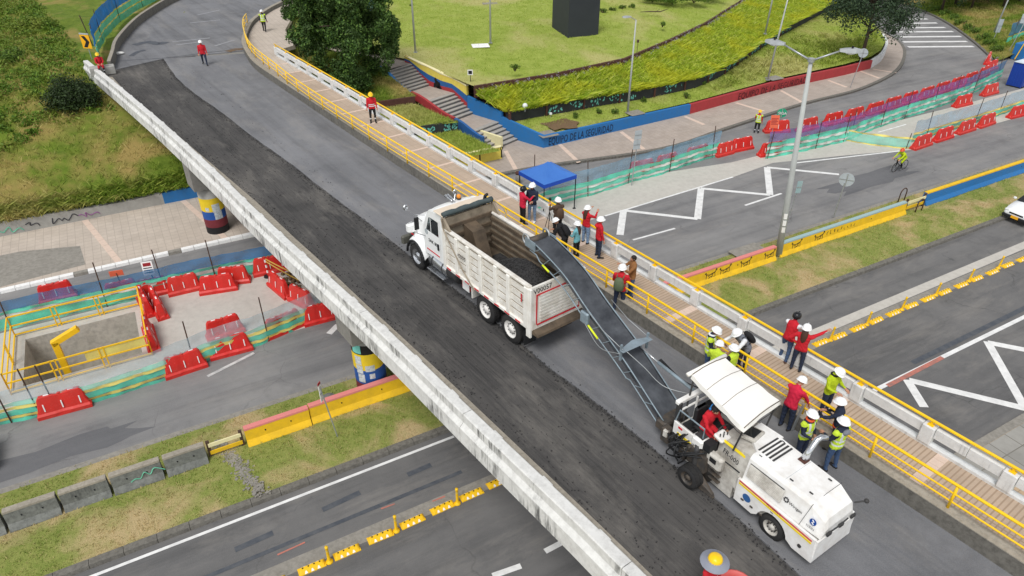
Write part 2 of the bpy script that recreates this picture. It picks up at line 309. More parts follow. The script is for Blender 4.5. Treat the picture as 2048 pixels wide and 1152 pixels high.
# ------------------------------------------------------------------ mesh collector
class MB:
    def __init__(s): s.v = []; s.f = []; s.mi = []; s.sm = []; s.cur = 0; s.smooth = False
    def mat(s, i, smooth=None):
        s.cur = i
        if smooth is not None: s.smooth = smooth
        return s
    def add(s, vs, fs):
        o = len(s.v); s.v.extend([tuple(v) for v in vs])
        for f in fs: s.f.append([i + o for i in f]); s.mi.append(s.cur); s.sm.append(s.smooth)
        return s
    def quad(s, a, b, c, d): return s.add([a, b, c, d], [(0, 1, 2, 3)])
    def hexa(s, p):      # 8 points: bottom 0..3 ccw, top 4..7
        return s.add(p, [(3, 2, 1, 0), (4, 5, 6, 7), (0, 1, 5, 4), (1, 2, 6, 5), (2, 3, 7, 6), (3, 0, 4, 7)])
    def box(s, c, d, rot=None, taper=(1, 1)):
        hx, hy, hz = d[0] / 2, d[1] / 2, d[2] / 2; tx, ty = taper
        p = [(-hx, -hy, -hz), (hx, -hy, -hz), (hx, hy, -hz), (-hx, hy, -hz), (-hx * tx, -hy * ty, hz), (hx * tx, -hy * ty, hz), (hx * tx, hy * ty, hz), (-hx * tx, hy * ty, hz)]
        m = rot if rot is not None else Matrix.Identity(3)
        if isinstance(m, (int, float)): m = Matrix.Rotation(m, 3, 'Z')
        return s.hexa([m @ Vector(q) + Vector(c) for q in p])
    def bbox(s, c, d, bev=0.03, rot=None):
        """box with chamfered vertical and top/bottom edges"""
        hx, hy, hz = d[0] / 2, d[1] / 2, d[2] / 2; b = min(bev, hx * .9, hy * .9, hz * .9)
        m = rot if rot is not None else Matrix.Identity(3)
        if isinstance(m, (int, float)): m = Matrix.Rotation(m, 3, 'Z')
        rings = []
        for z, k in ((-hz, b), (-hz + b, 0), (hz - b, 0), (hz, b)):
            x, y = hx - k, hy - k
            rings.append([(x, y - b, z), (x, -y + b, z), (x - b, -y, z), (-x + b, -y, z), (-x, -y + b, z), (-x, y - b, z), (-x + b, y, z), (x - b, y, z)])
        vs = [m @ Vector(q) + Vector(c) for r in rings for q in r]
        fs = [tuple(range(8)), tuple(reversed(range(24, 32)))]
        for k in range(3):
            for i in range(8):
                j = (i + 1) % 8; fs.append((k * 8 + j, k * 8 + i, k * 8 + 8 + i, k * 8 + 8 + j))
        return s.add(vs, fs)
    def prism(s, poly, a, b):
        """poly: 2d outline given as function of frame; a,b: lists of 3d points (same order)"""
        n = len(a)
        fs = [tuple(reversed(range(n))), tuple(range(n, 2 * n))] + [(i, (i + 1) % n, n + (i + 1) % n, n + i) for i in range(n)]
        return s.add(list(a) + list(b), fs)
    def extrude_xz(s, poly, y0, y1):     # outline in x,z (counter-clockwise seen from -y), extruded along y
        return s.prism(None, [(x, y0, z) for x, z in poly][::-1], [(x, y1, z) for x, z in poly][::-1])
    def extrude_yz(s, poly, x0, x1):
        return s.prism(None, [(x0, y, z) for y, z in poly], [(x1, y, z) for y, z in poly])
    def extrude_xy(s, poly, z0, z1):
        return s.prism(None, [(x, y, z0) for x, y in poly], [(x, y, z1) for x, y in poly])
    def tube(s, path, r, n=8, cap=True, closed=False):
        path = [Vector(p) for p in path]
        if not isinstance(r, (list, tuple)): r = [r] * len(path)
        rings = []; m = len(path); up = None
        for i, p in enumerate(path):
            if closed: d = path[(i + 1) % m] - path[i - 1]
            else: d = path[min(i + 1, m - 1)] - path[max(i - 1, 0)]
            if d.length < 1e-9: d = Vector((0, 0, 1))
            d.normalize()
            if up is None: up = d.orthogonal()
            up = (up - d * up.dot(d))
            if up.length < 1e-6: up = d.orthogonal()
            up.normalize(); sd = d.cross(up)
            rings.append([p + (up * math.cos(2 * math.pi * k / n) + sd * math.sin(2 * math.pi * k / n)) * r[i] for k in range(n)])
        vs = [q for rg in rings for q in rg]; fs = []
        for i in range(m if closed else m - 1):
            for k in range(n):
                a = i * n + k; b = i * n + (k + 1) % n; i2 = (i + 1) % m
                fs.append((a, b, i2 * n + (k + 1) % n, i2 * n + k))
        if cap and not closed: fs.append(tuple(reversed(range(n)))); fs.append(tuple(range((m - 1) * n, m * n)))
        return s.add(vs, fs)
    def lathe(s, prof, n=16, axis='z', c=(0, 0, 0), cap=True):
        """prof: (radius, height) pairs from bottom to top"""
        vs = []; c = Vector(c)
        for r, h in prof:
            for k in range(n):
                a = 2 * math.pi * k / n; x, y = r * math.cos(a), r * math.sin(a)
                vs.append(c + (Vector((x, y, h)) if axis == 'z' else Vector((x, -h, y)) if axis == 'y' else Vector((h, x, y))))
        fs = []; m = len(prof)
        for i in range(m - 1):
            for k in range(n):
                k2 = (k + 1) % n; fs.append((i * n + k, i * n + k2, (i + 1) * n + k2, (i + 1) * n + k))
        if cap: fs.append(tuple(reversed(range(n)))); fs.append(tuple(range((m - 1) * n, m * n)))
        return s.add(vs, fs)
    def ball(s, c, r, n=10, m=7, sq=(1, 1, 1)):
        pr = [(max(1e-3, math.sin(math.pi * i / m)), -math.cos(math.pi * i / m)) for i in range(m + 1)]
        vs = []; fs = []
        for a, h in pr:
            for k in range(n):
                t = 2 * math.pi * k / n; vs.append((c[0] + r * sq[0] * a * math.cos(t), c[1] + r * sq[1] * a * math.sin(t), c[2] + r * sq[2] * h))
        for i in range(m):
            for k in range(n):
                k2 = (k + 1) % n; fs.append((i * n + k, i * n + k2, (i + 1) * n + k2, (i + 1) * n + k))
        return s.add(vs, fs)
    def grid(s, rows):
        n = len(rows[0]); vs = [p for r in rows for p in r]
        fs = [(i * n + k, i * n + k + 1, (i + 1) * n + k + 1, (i + 1) * n + k) for i in range(len(rows) - 1) for k in range(n - 1)]
        return s.add(vs, fs)
    def poly(s, pts, holes=()):
        """flat filled outline, may be concave and have holes"""
        loops = [list(map(Vector, pts))] + [list(map(Vector, h)) for h in holes]
        tri = tessellate_polygon([[Vector((p.x, p.y, 0)) for p in l] for l in loops])
        vs = [p for l in loops for p in l]; fs = []
        for a, b, c in tri:
            nrm = (vs[b] - vs[a]).cross(vs[c] - vs[a])
            fs.append((a, b, c) if nrm.z > 0 else (a, c, b))
        return s.add(vs, fs)
    def slab(s, pts, z0, z1, holes=()):
        top = [Vector((p.x, p.y, z1)) for p in pts]; s.poly(top, [[Vector((q.x, q.y, z1)) for q in h] for h in holes])
        for lp in [pts] + list(holes):
            n = len(lp)
            for i in range(n):
                a, b = lp[i], lp[(i + 1) % n]
                s.quad((a.x, a.y, z0), (b.x, b.y, z0), (b.x, b.y, z1), (a.x, a.y, z1))
        return s
    def xform(s, m):
        s.v = [tuple(m @ Vector(v)) for v in s.v]; return s
    def build(s, name, mats, parent=None, world=False, autosmooth=None, kind=None, label=None):
        me = bpy.data.meshes.new(name)
        vs = s.v
        if world and parent is not None:
            o = parent_origin(parent); vs = [(v[0] - o.x, v[1] - o.y, v[2] - o.z) for v in vs]
        me.from_pydata(vs, [], s.f); me.update()
        if isinstance(mats, str): mats = [mats]
        for m in mats: me.materials.append(MATS[m])
        if len(mats) > 1: me.polygons.foreach_set('material_index', s.mi)
        me.polygons.foreach_set('use_smooth', s.sm)
        ob = bpy.data.objects.new(name, me); COL.objects.link(ob)
        if parent is not None: ob.parent = parent
        if kind: ob['kind'] = kind
        if label: ob['label'] = label
        return ob
def parent_origin(p):
    o = Vector((0, 0, 0))
    while p is not None: o += p.location; p = p.parent
    return o
def tag(o, label=None, cat=None, group=None, kind=None):
    if label: o['label'] = label
    if cat: o['category'] = cat
    if group: o['group'] = group
    if kind: o['kind'] = kind
    return o
def thing(name, label, cat, loc=(0, 0, 0), rotz=0.0, group=None):
    o = bpy.data.objects.new(name, None); COL.objects.link(o); o.empty_display_size = 0.2
    o.location = loc; o.rotation_euler = (0, 0, rotz)
    return tag(o, label, cat, group)
def dup(root, loc=None, rotz=None, label=None, scale=None):
    def cp(o, parent):
        c = o.copy(); COL.objects.link(c); c.parent = parent
        for ch in o.children: cp(ch, c)
        return c
    r = cp(root, None)
    if loc is not None: r.location = loc
    if rotz is not None: r.rotation_euler = (0, 0, rotz)
    if label: r['label'] = label
    if scale: r.scale = scale
    return r
def resample(pts, n):
    pts = [Vector(p) for p in pts]; d = [0]
    for a, b in zip(pts, pts[1:]): d.append(d[-1] + (b - a).length)
    out = []; j = 0
    for i in range(n):
        t = d[-1] * i / (n - 1)
        while j < len(pts) - 2 and d[j + 1] < t: j += 1
        k = (t - d[j]) / max(1e-9, d[j + 1] - d[j]); out.append(pts[j].lerp(pts[j + 1], k))
    return out
def smoothline(pts, n):
    """Catmull-Rom through the points"""
    pts = [Vector(p) for p in pts]; P = [pts[0] * 2 - pts[1]] + pts + [pts[-1] * 2 - pts[-2]]; out = []
    for i in range(1, len(P) - 2):
        for k in range(8):
            t = k / 8; a, b, c, d = P[i - 1:i + 3]
            out.append(0.5 * ((2 * b) + (c - a) * t + (2 * a - 5 * b + 4 * c - d) * t * t + (3 * b - a - 3 * c + d) * t ** 3))
    out.append(pts[-1]); return resample(out, n)
def offset(line, d):
    """shift a plan polyline sideways (to the left of its direction when d > 0)"""
    out = []
    for i, p in enumerate(line):
        t = (line[min(i + 1, len(line) - 1)] - line[max(i - 1, 0)]); t.z = 0; t.normalize()
        out.append(Vector((p.x - t.y * d, p.y + t.x * d, p.z)))
    return out
def lift(line, dz): return [Vector((p.x, p.y, p.z + dz)) for p in line]
def setz(line, z): return [Vector((p.x, p.y, z)) for p in line]
def loft(rows, nu, nv, amp=0.0, smooth=True):
    """surface through polylines (ruled, subdivided, uneven); returns grid rows"""
    rs = [resample(r, nu) for r in rows]; out = []
    for a, b in zip(rs, rs[1:]):
        for k in range(nv):
            out.append([p.lerp(q, k / nv) for p, q in zip(a, b)])
    out.append(rs[-1])
    if amp:
        from mathutils import noise as mn
        for i in range(1, len(out) - 1):
            for p in out[i]: p.z += amp * mn.fractal(Vector((p.x * .45, p.y * .45, 3.1)), 1.0, 2.0, 4)
    return out
def surface(name, rows, material, kind='structure', parent=None, label=None):
    m = MB(); m.smooth = True; m.grid(rows)
    o = m.build(name, material, parent)
    if kind: o['kind'] = kind
    if label: o['label'] = label
    return o
def ribbon(line, w, z=None):
    """flat strip along a plan line"""
    l = offset(line, w / 2); r = offset(line, -w / 2)
    if z is not None: l = setz(l, z); r = setz(r, z)
    return [r, l]
def wall_along(m, line, z0, z1, th, side=1):
    """vertical wall: the line is one face, thickness goes to its left (side=1) or right; z0/z1 numbers or lists"""
    n = len(line); o = offset(line, th * side)
    Z0 = z0 if isinstance(z0, list) else [z0] * n; Z1 = z1 if isinstance(z1, list) else [z1] * n
    for i in range(n - 1):
        a, b, c, d = line[i], line[i + 1], o[i + 1], o[i]
        lo = [(a.x, a.y, Z0[i]), (b.x, b.y, Z0[i + 1]), (c.x, c.y, Z0[i + 1]), (d.x, d.y, Z0[i])]
        hi = [(a.x, a.y, Z1[i]), (b.x, b.y, Z1[i + 1]), (c.x, c.y, Z1[i + 1]), (d.x, d.y, Z1[i])]
        if side < 0: lo = lo[::-1]; hi = hi[::-1]
        m.add(lo + hi, [(4, 5, 6, 7), (0, 1, 5, 4), (2, 3, 7, 6)] + ([(3, 0, 4, 7)] if i == 0 else []) + ([(1, 2, 6, 5)] if i == n - 2 else []))
    return m

# many leaves / blades at once
def leaf_cloud(name, P, N, size, material, parent=None, kind=None, aspect=0.5, spread=0.9, label=None):
    """P points (n,3); N preferred normals (n,3) or None; each leaf a pointed quad of its own"""
    n = len(P); sz = size * RNG.uniform(0.6, 1.35, (n, 1))
    d = RNG.normal(size=(n, 3)) * spread
    if N is not None: d = d + N
    d /= np.linalg.norm(d, axis=1, keepdims=True) + 1e-9
    r = RNG.normal(size=(n, 3)); a = np.cross(d, r); a /= np.linalg.norm(a, axis=1, keepdims=True) + 1e-9
    b = np.cross(d, a)
    v = np.empty((n, 4, 3)); v[:, 0] = P - a * sz * .5; v[:, 1] = P + b * sz * aspect * .5; v[:, 2] = P + a * sz * .5; v[:, 3] = P - b * sz * aspect * .5
    return quads(name, v, material, parent, kind, label)
def blades(name, P, h, w, material, parent=None, kind='stuff', lean=0.5, per=3, label=None):
    """grass: every blade a slim bent pair of quads folded to one triangle strip"""
    P = np.repeat(P, per, axis=0); n = len(P)
    P = P + np.c_[RNG.normal(scale=w * 2.2, size=(n, 2)), np.zeros(n)]
    hh = h * RNG.uniform(0.5, 1.4, (n, 1)); a = RNG.uniform(0, 2 * np.pi, n)
    side = np.c_[np.cos(a), np.sin(a), np.zeros(n)] * w * .5
    a2 = RNG.uniform(0, 2 * np.pi, n); ln = np.c_[np.cos(a2), np.sin(a2), np.zeros(n)] * hh * lean * RNG.uniform(0.2, 1.2, (n, 1))
    up = np.c_[np.zeros((n, 2)), np.ones(n)] * hh
    v = np.empty((n, 4, 3)); v[:, 0] = P - side; v[:, 1] = P + side; v[:, 2] = P + up * .6 + ln * .45 + side * .7; v[:, 3] = P + up * .95 + ln
    return quads(name, v, material, parent, kind, label)
def quads(name, v, material, parent=None, kind=None, label=None):
    n = len(v); me = bpy.data.meshes.new(name)
    me.vertices.add(n * 4); me.vertices.foreach_set('co', v.reshape(-1).astype(np.float32))
    me.loops.add(n * 4); me.loops.foreach_set('vertex_index', np.arange(n * 4, dtype=np.int32))
    me.polygons.add(n); me.polygons.foreach_set('loop_start', np.arange(0, n * 4, 4, dtype=np.int32))
    me.polygons.foreach_set('loop_total', np.full(n, 4, dtype=np.int32))
    me.update(calc_edges=True); me.materials.append(MATS[material])
    o = bpy.data.objects.new(name, me); COL.objects.link(o)
    if parent is not None: o.parent = parent
    if kind: o['kind'] = kind
    if label: o['label'] = label
    return o
def scatter_on(rows, n, keep=None):
    """random points on a grid surface, spread by area"""
    A = np.array([[tuple(p) for p in r] for r in rows]); a = A[:-1, :-1].reshape(-1, 3); b = A[:-1, 1:].reshape(-1, 3); c = A[1:, 1:].reshape(-1, 3); d = A[1:, :-1].reshape(-1, 3)
    ar = np.linalg.norm(np.cross(c - a, d - b), axis=1) + 1e-9
    i = RNG.choice(len(a), size=n, p=ar / ar.sum()); u = RNG.random((n, 1)); w = RNG.random((n, 1))
    P = (a[i] * (1 - u) + b[i] * u) * (1 - w) + (d[i] * (1 - u) + c[i] * u) * w
    if keep is not None: P = P[keep(P)]
    return P
def text(body, size, mat_name, name, M, parent=None, depth=0.002, space=1.0, shear=0.0, sx=1.0):
    cu = bpy.data.curves.new(name, 'FONT'); cu.body = body; cu.size = size; cu.extrude = depth; cu.align_x = 'LEFT'
    cu.space_character = space; cu.shear = shear; cu.resolution_u = 2
    ob = bpy.data.objects.new(name, cu); COL.objects.link(ob)
    dg = bpy.context.evaluated_depsgraph_get(); me = bpy.data.meshes.new_from_object(ob.evaluated_get(dg))
    bpy.data.objects.remove(ob); bpy.data.curves.remove(cu)
    if sx != 1.0: me.transform(Matrix.Diagonal((sx, 1, 1, 1)))
    me.transform(M); me.materials.clear(); me.materials.append(MATS[mat_name])
    o = bpy.data.objects.new(name, me); COL.objects.link(o)
    if parent is not None: o.parent = parent
    return o
def plane_matrix(o, x, y):
    """frame whose text runs along x, upright along y, facing x cross y"""
    x = Vector(x).normalized(); y = Vector(y); y = (y - x * y.dot(x)).normalized(); z = x.cross(y)
    return Matrix(((x.x, y.x, z.x, o[0]), (x.y, y.y, z.y, o[1]), (x.z, y.z, z.z, o[2]), (0, 0, 0, 1)))
# ================================================================== THE SETTING
def sheet(name, pts, z, material, holes=()):
    m = MB(); m.poly(setz(pts, z), [setz(h, z) for h in holes])
    return tag(m.build(name, material), kind='structure')
def rect(s0, s1, t0, t1): return [RD(s0, t0), RD(s1, t0), RD(s1, t1), RD(s0, t1)]
PIT = rect(-7.1, -2.5, 29.6, 33.3)
sheet('ground', [V(-900, -600, 0), V(900, -600, 0), V(900, 1200, 0), V(-900, 1200, 0)], -0.06, 'turf_median', [PIT])
# kerb of the ramp road that swings away at the far right
KERB_N = smoothline([RD(-90, 38.2), RD(-20, 38.3), RD(-4, 38.3), RD(4, 38.2), RD(12, 38.0)] + ats([(1030, 347), (1320, 303), (1450, 262), (1600, 213), (1700, 188), (1745, 172), (1785, 152), (1805, 132), (1812, 108), (1806, 92), (1790, 78), (1766, 66), (1735, 48), (1690, 30), (1600, 5)]), 120)
EDGE_S = smoothline(ats([(1590, -35), (1720, -8), (1800, 8), (1860, 30), (1905, 55), (1945, 85), (1975, 112), (1990, 128)]) + [RD(84, 41), RD(92, 36), RD(120, 30)], 40)
road = [RD(-90, 23.1), RD(120, 23.1)] + EDGE_S[::-1] + KERB_N[::-1]
sheet('road', road, 0.0, 'asphalt_lower', [PIT])
sheet('bus_road', rect(-90, 130, 8.2, 18.6), 0.0, 'asphalt_busway')
# concrete busway slabs of the works area
sheet('concrete_pavement', [RD(-90, 27.7), RD(13, 28.0)] + ats([(1120, 462), (1180, 441), (1300, 404), (1400, 376), (1470, 353), (1545, 326), (1620, 318), (1720, 308), (1822, 300)]) + [RD(56, 28.6), RD(110, 28.8), RD(110, 33.2), RD(60, 32.8), RD(36, 33.0), RD(22, 35.4), RD(12, 34.4), RD(-90, 34.4)], 0.004, 'slab_concrete', [PIT])
for a, b, c, d in ((-9, -3, 24.0, 25.2), (38, 46, 25.4, 27.2)):
    m = MB(); q = []
    for k in range(22):
        an = 2 * math.pi * k / 22; rr = 1 + 0.18 * math.sin(k * 2.3 + a) + 0.1 * math.sin(k * 5.1)
        q.append(RD((a + b) / 2 + (b - a) / 2 * math.copysign(abs(math.cos(an)) ** .7, math.cos(an)) * rr, (c + d) / 2 + (d - c) / 2 * math.copysign(abs(math.sin(an)) ** .7, math.sin(an)) * rr))
    sheet('road_patch', q, 0.004, 'asphalt_patch')
# pit for the works
m = MB(); z1 = -3.2
P = [p.copy() for p in PIT]
for i in range(4):
    a, b = P[i], P[(i + 1) % 4]
    m.quad((b.x, b.y, 0.004), (a.x, a.y, 0.004), (a.x, a.y, z1), (b.x, b.y, z1))
m.poly(setz(P, z1))
tag(m.build('pit', 'pit_concrete'), kind='structure')

# pavements ---------------------------------------------------------
def strip_slab(name, outer, inner, z, material, z0=-0.05):
    m = MB(); m.slab(outer + inner[::-1], z0, z); return tag(m.build(name, material), kind='structure')
# left pavement, under and past the overpass (kerb t 38.3, wall t 45)
left_k = [p for p in KERB_N if p.dot(UR) < 12.5]
pv = strip_slab('pavement', [RD(p.dot(UR), p.dot(NR) + 0.32) for p in left_k], [RD(-90, 45.6), RD(12.5, 45.6)], 0.13, 'pave_tile')
m = MB()
for k in range(34):                     # white painted kerb stones
    a, b = -9.6 + k * 0.66, -9.6 + (k + 1) * 0.66 - 0.02
    if b > 12.5: break
    kb = MB(); kb.hexa([RD(a, 38.28, -.05), RD(b, 38.28, -.05), RD(b, 38.6, -.05), RD(a, 38.6, -.05), RD(a, 38.31, .15), RD(b, 38.31, .15), RD(b, 38.6, .15), RD(a, 38.6, .15)])
    kb.build('kerb_stone', 'cap_white' if k % 7 else 'old_concrete', pv)
for k, s0 in enumerate((-8.6, -2.9, 2.6, 8.2)):
    for j in range(8):
        q = MB(); q.box(RD(s0 + j * -0.18, 38.95 + j * 0.8, .134), (0.32, 0.78, 0.012), R(29) + 0.22); q.build('paving_band_tile', 'pink_tile', pv)
m = MB(); m.poly(setz([RD(-20, 39.0), RD(-9.4, 38.7), RD(-4.4, 39.2), RD(-4.6, 41.6), RD(-7.5, 42.5), RD(-20, 42.5)], 0.136)); tag(m.build('pavement_repair', 'old_concrete'), kind='structure')
_a = R(139); SX0 = lambda a, r: V(.41 + math.cos(_a) * a + math.sin(_a) * r, 50.14 + math.sin(_a) * a - math.cos(_a) * r, .15)
# right pavement along the ramp road
nk = [p for p in KERB_N if p.dot(UR) >= 12.4]
WALL_BASE = [RD(12.4, 44.2)] + ats([(1004, 314)], .15) + [SX0(.3, -2.5), SX0(.3, 0), SX0(1.7, .1)] + ats([(1087, 293), (1235, 262), (1380, 228), (1560, 178), (1690, 150), (1740, 137), (1762, 122), (1772, 100), (1764, 82), (1740, 66), (1690, 48), (1600, 22)], .15)
pr = strip_slab('pavement', offset(nk, .30), WALL_BASE, 0.15, 'pave_tile_b')
m = MB(); wall_along(m, resample(nk, 60), -.05, .165, .30, 1); m.build('kerb', 'kerb_concrete', pr)
for px in [(1035, 345, 1010, 300), (1160, 327, 1110, 280), (1290, 300, 1240, 262), (1410, 250, 1368, 232), (1530, 223, 1470, 205), (1605, 205, 1560, 180), (1695, 175, 1655, 160), (1760, 157, 1715, 140), (1794, 146, 1745, 138)]:
    a = at(px[0], px[1], .153); b = at(px[2], px[3], .153); n = 7; a, b = a.lerp(b, .04), a.lerp(b, .96)
    for j in range(n):
        p, q = a.lerp(b, (j + .03) / n), a.lerp(b, (j + .97) / n); d = (q - p).normalized() * 0; w = UR * .16
        k = MB(); k.slab([p - w, p + w, q + w, q - w], .145, .157); k.build('paving_band_tile', 'pink_tile', pr)
# pavement right of the bus road
ps = strip_slab('pavement', [RD(-90, 7.9), RD(130, 7.9)], [RD(-90, 2), RD(130, 2)], 0.14, 'pave_tan')
m = MB(); m.hexa([RD(-90, 7.88, -.05), RD(130, 7.88, -.05), RD(130, 8.22, -.05), RD(-90, 8.22, -.05), RD(-90, 7.88, .15), RD(130, 7.88, .15), RD(130, 8.2, .15), RD(-90, 8.2, .15)]); m.build('kerb', 'old_concrete', ps)
m = MB(); m.slab(rect(-90, 130, 6.5, 7.87), .13, .146); m.build('paving_strip', 'pave_grey', ps)
# median with grass
med = MB(); med.slab(rect(-90, 130, 18.75, 23.25), -.05, .06)
md = tag(med.build('median', 'turf_median'), kind='structure')
for k in range(110):
    a, b = -20 + k * 1.0, -20 + (k + 1) * 1.0 - .015
    kb = MB(); kb.hexa([RD(a, 18.45, -.05), RD(b, 18.45, -.05), RD(b, 18.75, -.05), RD(a, 18.75, -.05), RD(a, 18.48, .16), RD(b, 18.48, .16), RD(b, 18.75, .16), RD(a, 18.75, .16)])
    kb.build('kerb_stone', 'kerb_concrete', md)
MEDG = loft([[RD(-40, 18.75, .13), RD(110, 18.75, .13)], [RD(-40, 20.0, .22), RD(110, 20.0, .22)], [RD(-40, 21.5, .20), RD(110, 21.5, .20)], [RD(-40, 23.2, .10), RD(110, 23.3, .10)]], 260, 4, 0.05)
surface('median_turf', MEDG, 'turf_median')
blades('median_grass', scatter_on(MEDG, 34000, lambda P: (P[:, 0] > -22) & (P[:, 0] < 42)), .075, .03, 'blade_median', lean=.9)
tag(bpy.data.objects['median_grass'], 'short patchy green and straw coloured grass on the median', 'grass')

# road markings -----------------------------------------------------
_mk = [0]
def mark(name, pts, w, z=.008, material='road_white', m=None):
    _mk[0] += 1; z = z + .0006 * (_mk[0] % 7); mb = MB(); line = [Vector((p.x, p.y, z)) for p in pts]
    mb.grid(ribbon(line, w)[::-1]); return tag(mb.build(name, material), kind='structure')
ZZ = [(1240, 470), (1247, 421), (1395, 438), (1402, 377), (1540, 390), (1534, 335), (1678, 349)]
for a, b in zip(ZZ, ZZ[1:]): mark('zigzag_marking', ats([a, b]), .42 if abs(a[0] - b[0]) < 30 else .30)
mark('edge_line', ats([(1210, 432), (1466, 354)]), .14); mark('edge_line', ats([(1592, 326), (1800, 302)]), .16)
mark('lane_dash', ats([(1266, 480), (1350, 457)]), .14); mark('lane_dash', ats([(1490, 411), (1563, 387)]), .16)
mark('lane_dash', ats([(415, 753), (508, 706)]), .16, material='road_white_worn'); mark('lane_dash', ats([(658, 668), (676, 650)]), .3)
mark('lane_dash', ats([(1756, 265), (1812, 249)]), .14)
c7 = lambda x, y: (1640 + x / 3.387, 560 + y / 3.387)
ZR = [((590, 676), (706, 862)), ((605, 680), (1395, 872)), ((1134, 418), (1395, 880)), ((1140, 425), (1600, 515)), ((1395, 872), (1600, 930))]
for a, b in ZR: mark('zigzag_marking', ats([c7(*a), c7(*b)]), .36)
mark('edge_line', [RD(18.5, 12.05), RD(70, 12.15)], .2)
mark('edge_line', [RD(-40, 18.1), RD(7.5, 18.15)], .12)
mark('gutter_strip', [RD(-60, 23.42), RD(110, 23.5)], .34, .005, 'old_concrete'); mark('edge_line', [RD(14, 18.2), RD(16, 18.2)], .12)
for a, b in (((1090, 1103), (1130, 1082)), ((985, 1152), (1042, 1132)), ((880, 1205), (930, 1178))): mark('lane_dash', ats([a, b]), .2)
for a, b in (((470, 1100), (546, 1066)), ((815, 950), (862, 930)), ((645, 1020), (720, 985))): mark('lane_dash_blackened', ats([a, b]), .22, material='road_black')
mark('lane_line_blackened', [RD(-14, 16.35), RD(7, 16.4)], .16, .010, 'road_black'); mark('lane_line_blackened', [RD(27, 12.45), RD(50, 12.6)], .25, .010, 'road_black')
mark('separator_strip', [RD(-20, 15.45), RD(60, 15.55)], .55, .006, 'old_concrete')
mark('separator_strip', [RD(13, 16.0), RD(60, 16.2)], .5, .005, 'slab_concrete')
for a, b in (((1775, 772), (1885, 715)), ((1900, 925), (2048, 842)), ((555, 1110), (610, 1085)), ((762, 1018), (790, 1008)), ((865, 1003), (890, 993)), ((990, 960), (1010, 952))): mark('red_survey_mark', ats([a, b]), .20 if a[0] > 1500 else .06, .012, 'road_red')
for k, (x0, x1, y) in enumerate(((1816, 1947, 93), (1806, 1934, 83), (1800, 1922, 73), (1794, 1906, 63), (1790, 1890, 55), (1786, 1874, 46), (1790, 1855, 38))):
    mark('crosswalk_stripe', ats([(x0, y + 1), (x1, y)]), .55)

# ------------------------------------------------------------------ left hillside
hs_rows = []
for t, z in ((45.25, .95), (47.2, 1.55), (50, 2.45), (53.5, 3.55), (57.2, 4.35), (61, 4.75), (68, 4.85), (82, 4.9), (120, 5.5), (200, 8)):
    hs_rows.append([RD(-90, t, z), RD(-40, t, z), RD(-15, t, z), RD(0, t, z), RD(11.5, t, z)])
HILL = loft(hs_rows, 110, 6, 0.35)
surface('hillside', HILL, 'turf_hill')
def hill_keep(P):
    b = P[:, 0] * NB.x + P[:, 1] * NB.y; a = P[:, 0] * UB.x + P[:, 1] * UB.y
    return ~((b > 5.4) & (a > 52)) & (P[:, 1] < 95) & (P[:, 0] > -62) & ~((b > 9) & (b < 30))
blades('hillside_grass', scatter_on(HILL, 150000, hill_keep), .30, .05, 'blade_hill', lean=1.0, per=2)
tag(bpy.data.objects['hillside_grass'], 'rough green and straw grass covering the left hillside', 'grass')
def clump_points(c, r, n, h=0.8):
    d = RNG.normal(size=(n, 3)); d /= np.linalg.norm(d, axis=1, keepdims=True); rad = RNG.random((n, 1)) ** .35
    p = d * rad * r; p[:, 2] = np.abs(p[:, 2]) * h; return p + np.array(c), d
PP, NN = [], []
hp = scatter_on(HILL, 60000, lambda P: hill_keep(P) & (P[:, 1] > 36) & ((P @ np.array(NR)) > 51.5 + 2.5 * np.sin(P[:, 0] * .4)) & (P @ np.array(NR) < 95))
for q in hp[:2300]:
    p, d = clump_points(q, random.uniform(.25, .8) * (1.5 if random.random() < .12 else 1), 46); PP.append(p); NN.append(d)
leaf_cloud('hillside_weeds', np.concatenate(PP), np.concatenate(NN), .21, 'leaf_hill', kind='stuff')
tag(bpy.data.objects['hillside_weeds'], 'low leafy green weeds massed on the upper hillside', 'weeds')
# overhanging dry grass along the wall
hw = scatter_on([[RD(s, 45.0, .9) for s in np.linspace(-30, 11, 60)], [RD(s, 46.2, 1.25) for s in np.linspace(-30, 11, 60)]], 9000)
blades('verge_grass', hw, .44, .05, 'blade_hill', lean=1.5, per=2); tag(bpy.data.objects['verge_grass'], 'long dry grass hanging over the low wall by the left pavement', 'grass')
lw = thing('retaining_wall', 'low pale wall with graffiti below the left hillside grass', 'wall', RD(-9, 45))
m = MB(); wall_along(m, resample([RD(-60, 45.0), RD(0.2, 45.0)], 30), .1, [.86 + .10 * math.sin(i * 1.3) for i in range(30)], .3, 1); m.build('wall_face', 'pier_concrete', lw, True)
m = MB(); wall_along(m, [RD(0.2, 45.0), RD(2.6, 45.0)], .1, .85, .3, 1); m.build('blue_section', 'blue_wall', lw, True)
m = MB(); wall_along(m, [RD(2.6, 45.0), RD(12.4, 45.0)], .1, .85, .3, 1); m.build('red_section', 'red_wall', lw, True)
plain('graffiti_green', srgb(110, 190, 160), .8, .3); plain('graffiti_dark', srgb(60, 60, 66), .8, .3); plain('graffiti_purple', srgb(150, 100, 150), .8, .3)
def scribble(s0, s1, z0, z1, mat_name, n, seed, parent, t=44.985, r=.03):
    rn = random.Random(seed); pts = [RD(s0 + (s1 - s0) * (i / n) + rn.uniform(-.12, .12), t, rn.uniform(z0, z1)) for i in range(n + 1)]
    mb = MB(); mb.tube(smoothline(pts, n * 6), r, 4); return mb.build('graffiti', mat_name, parent, True)
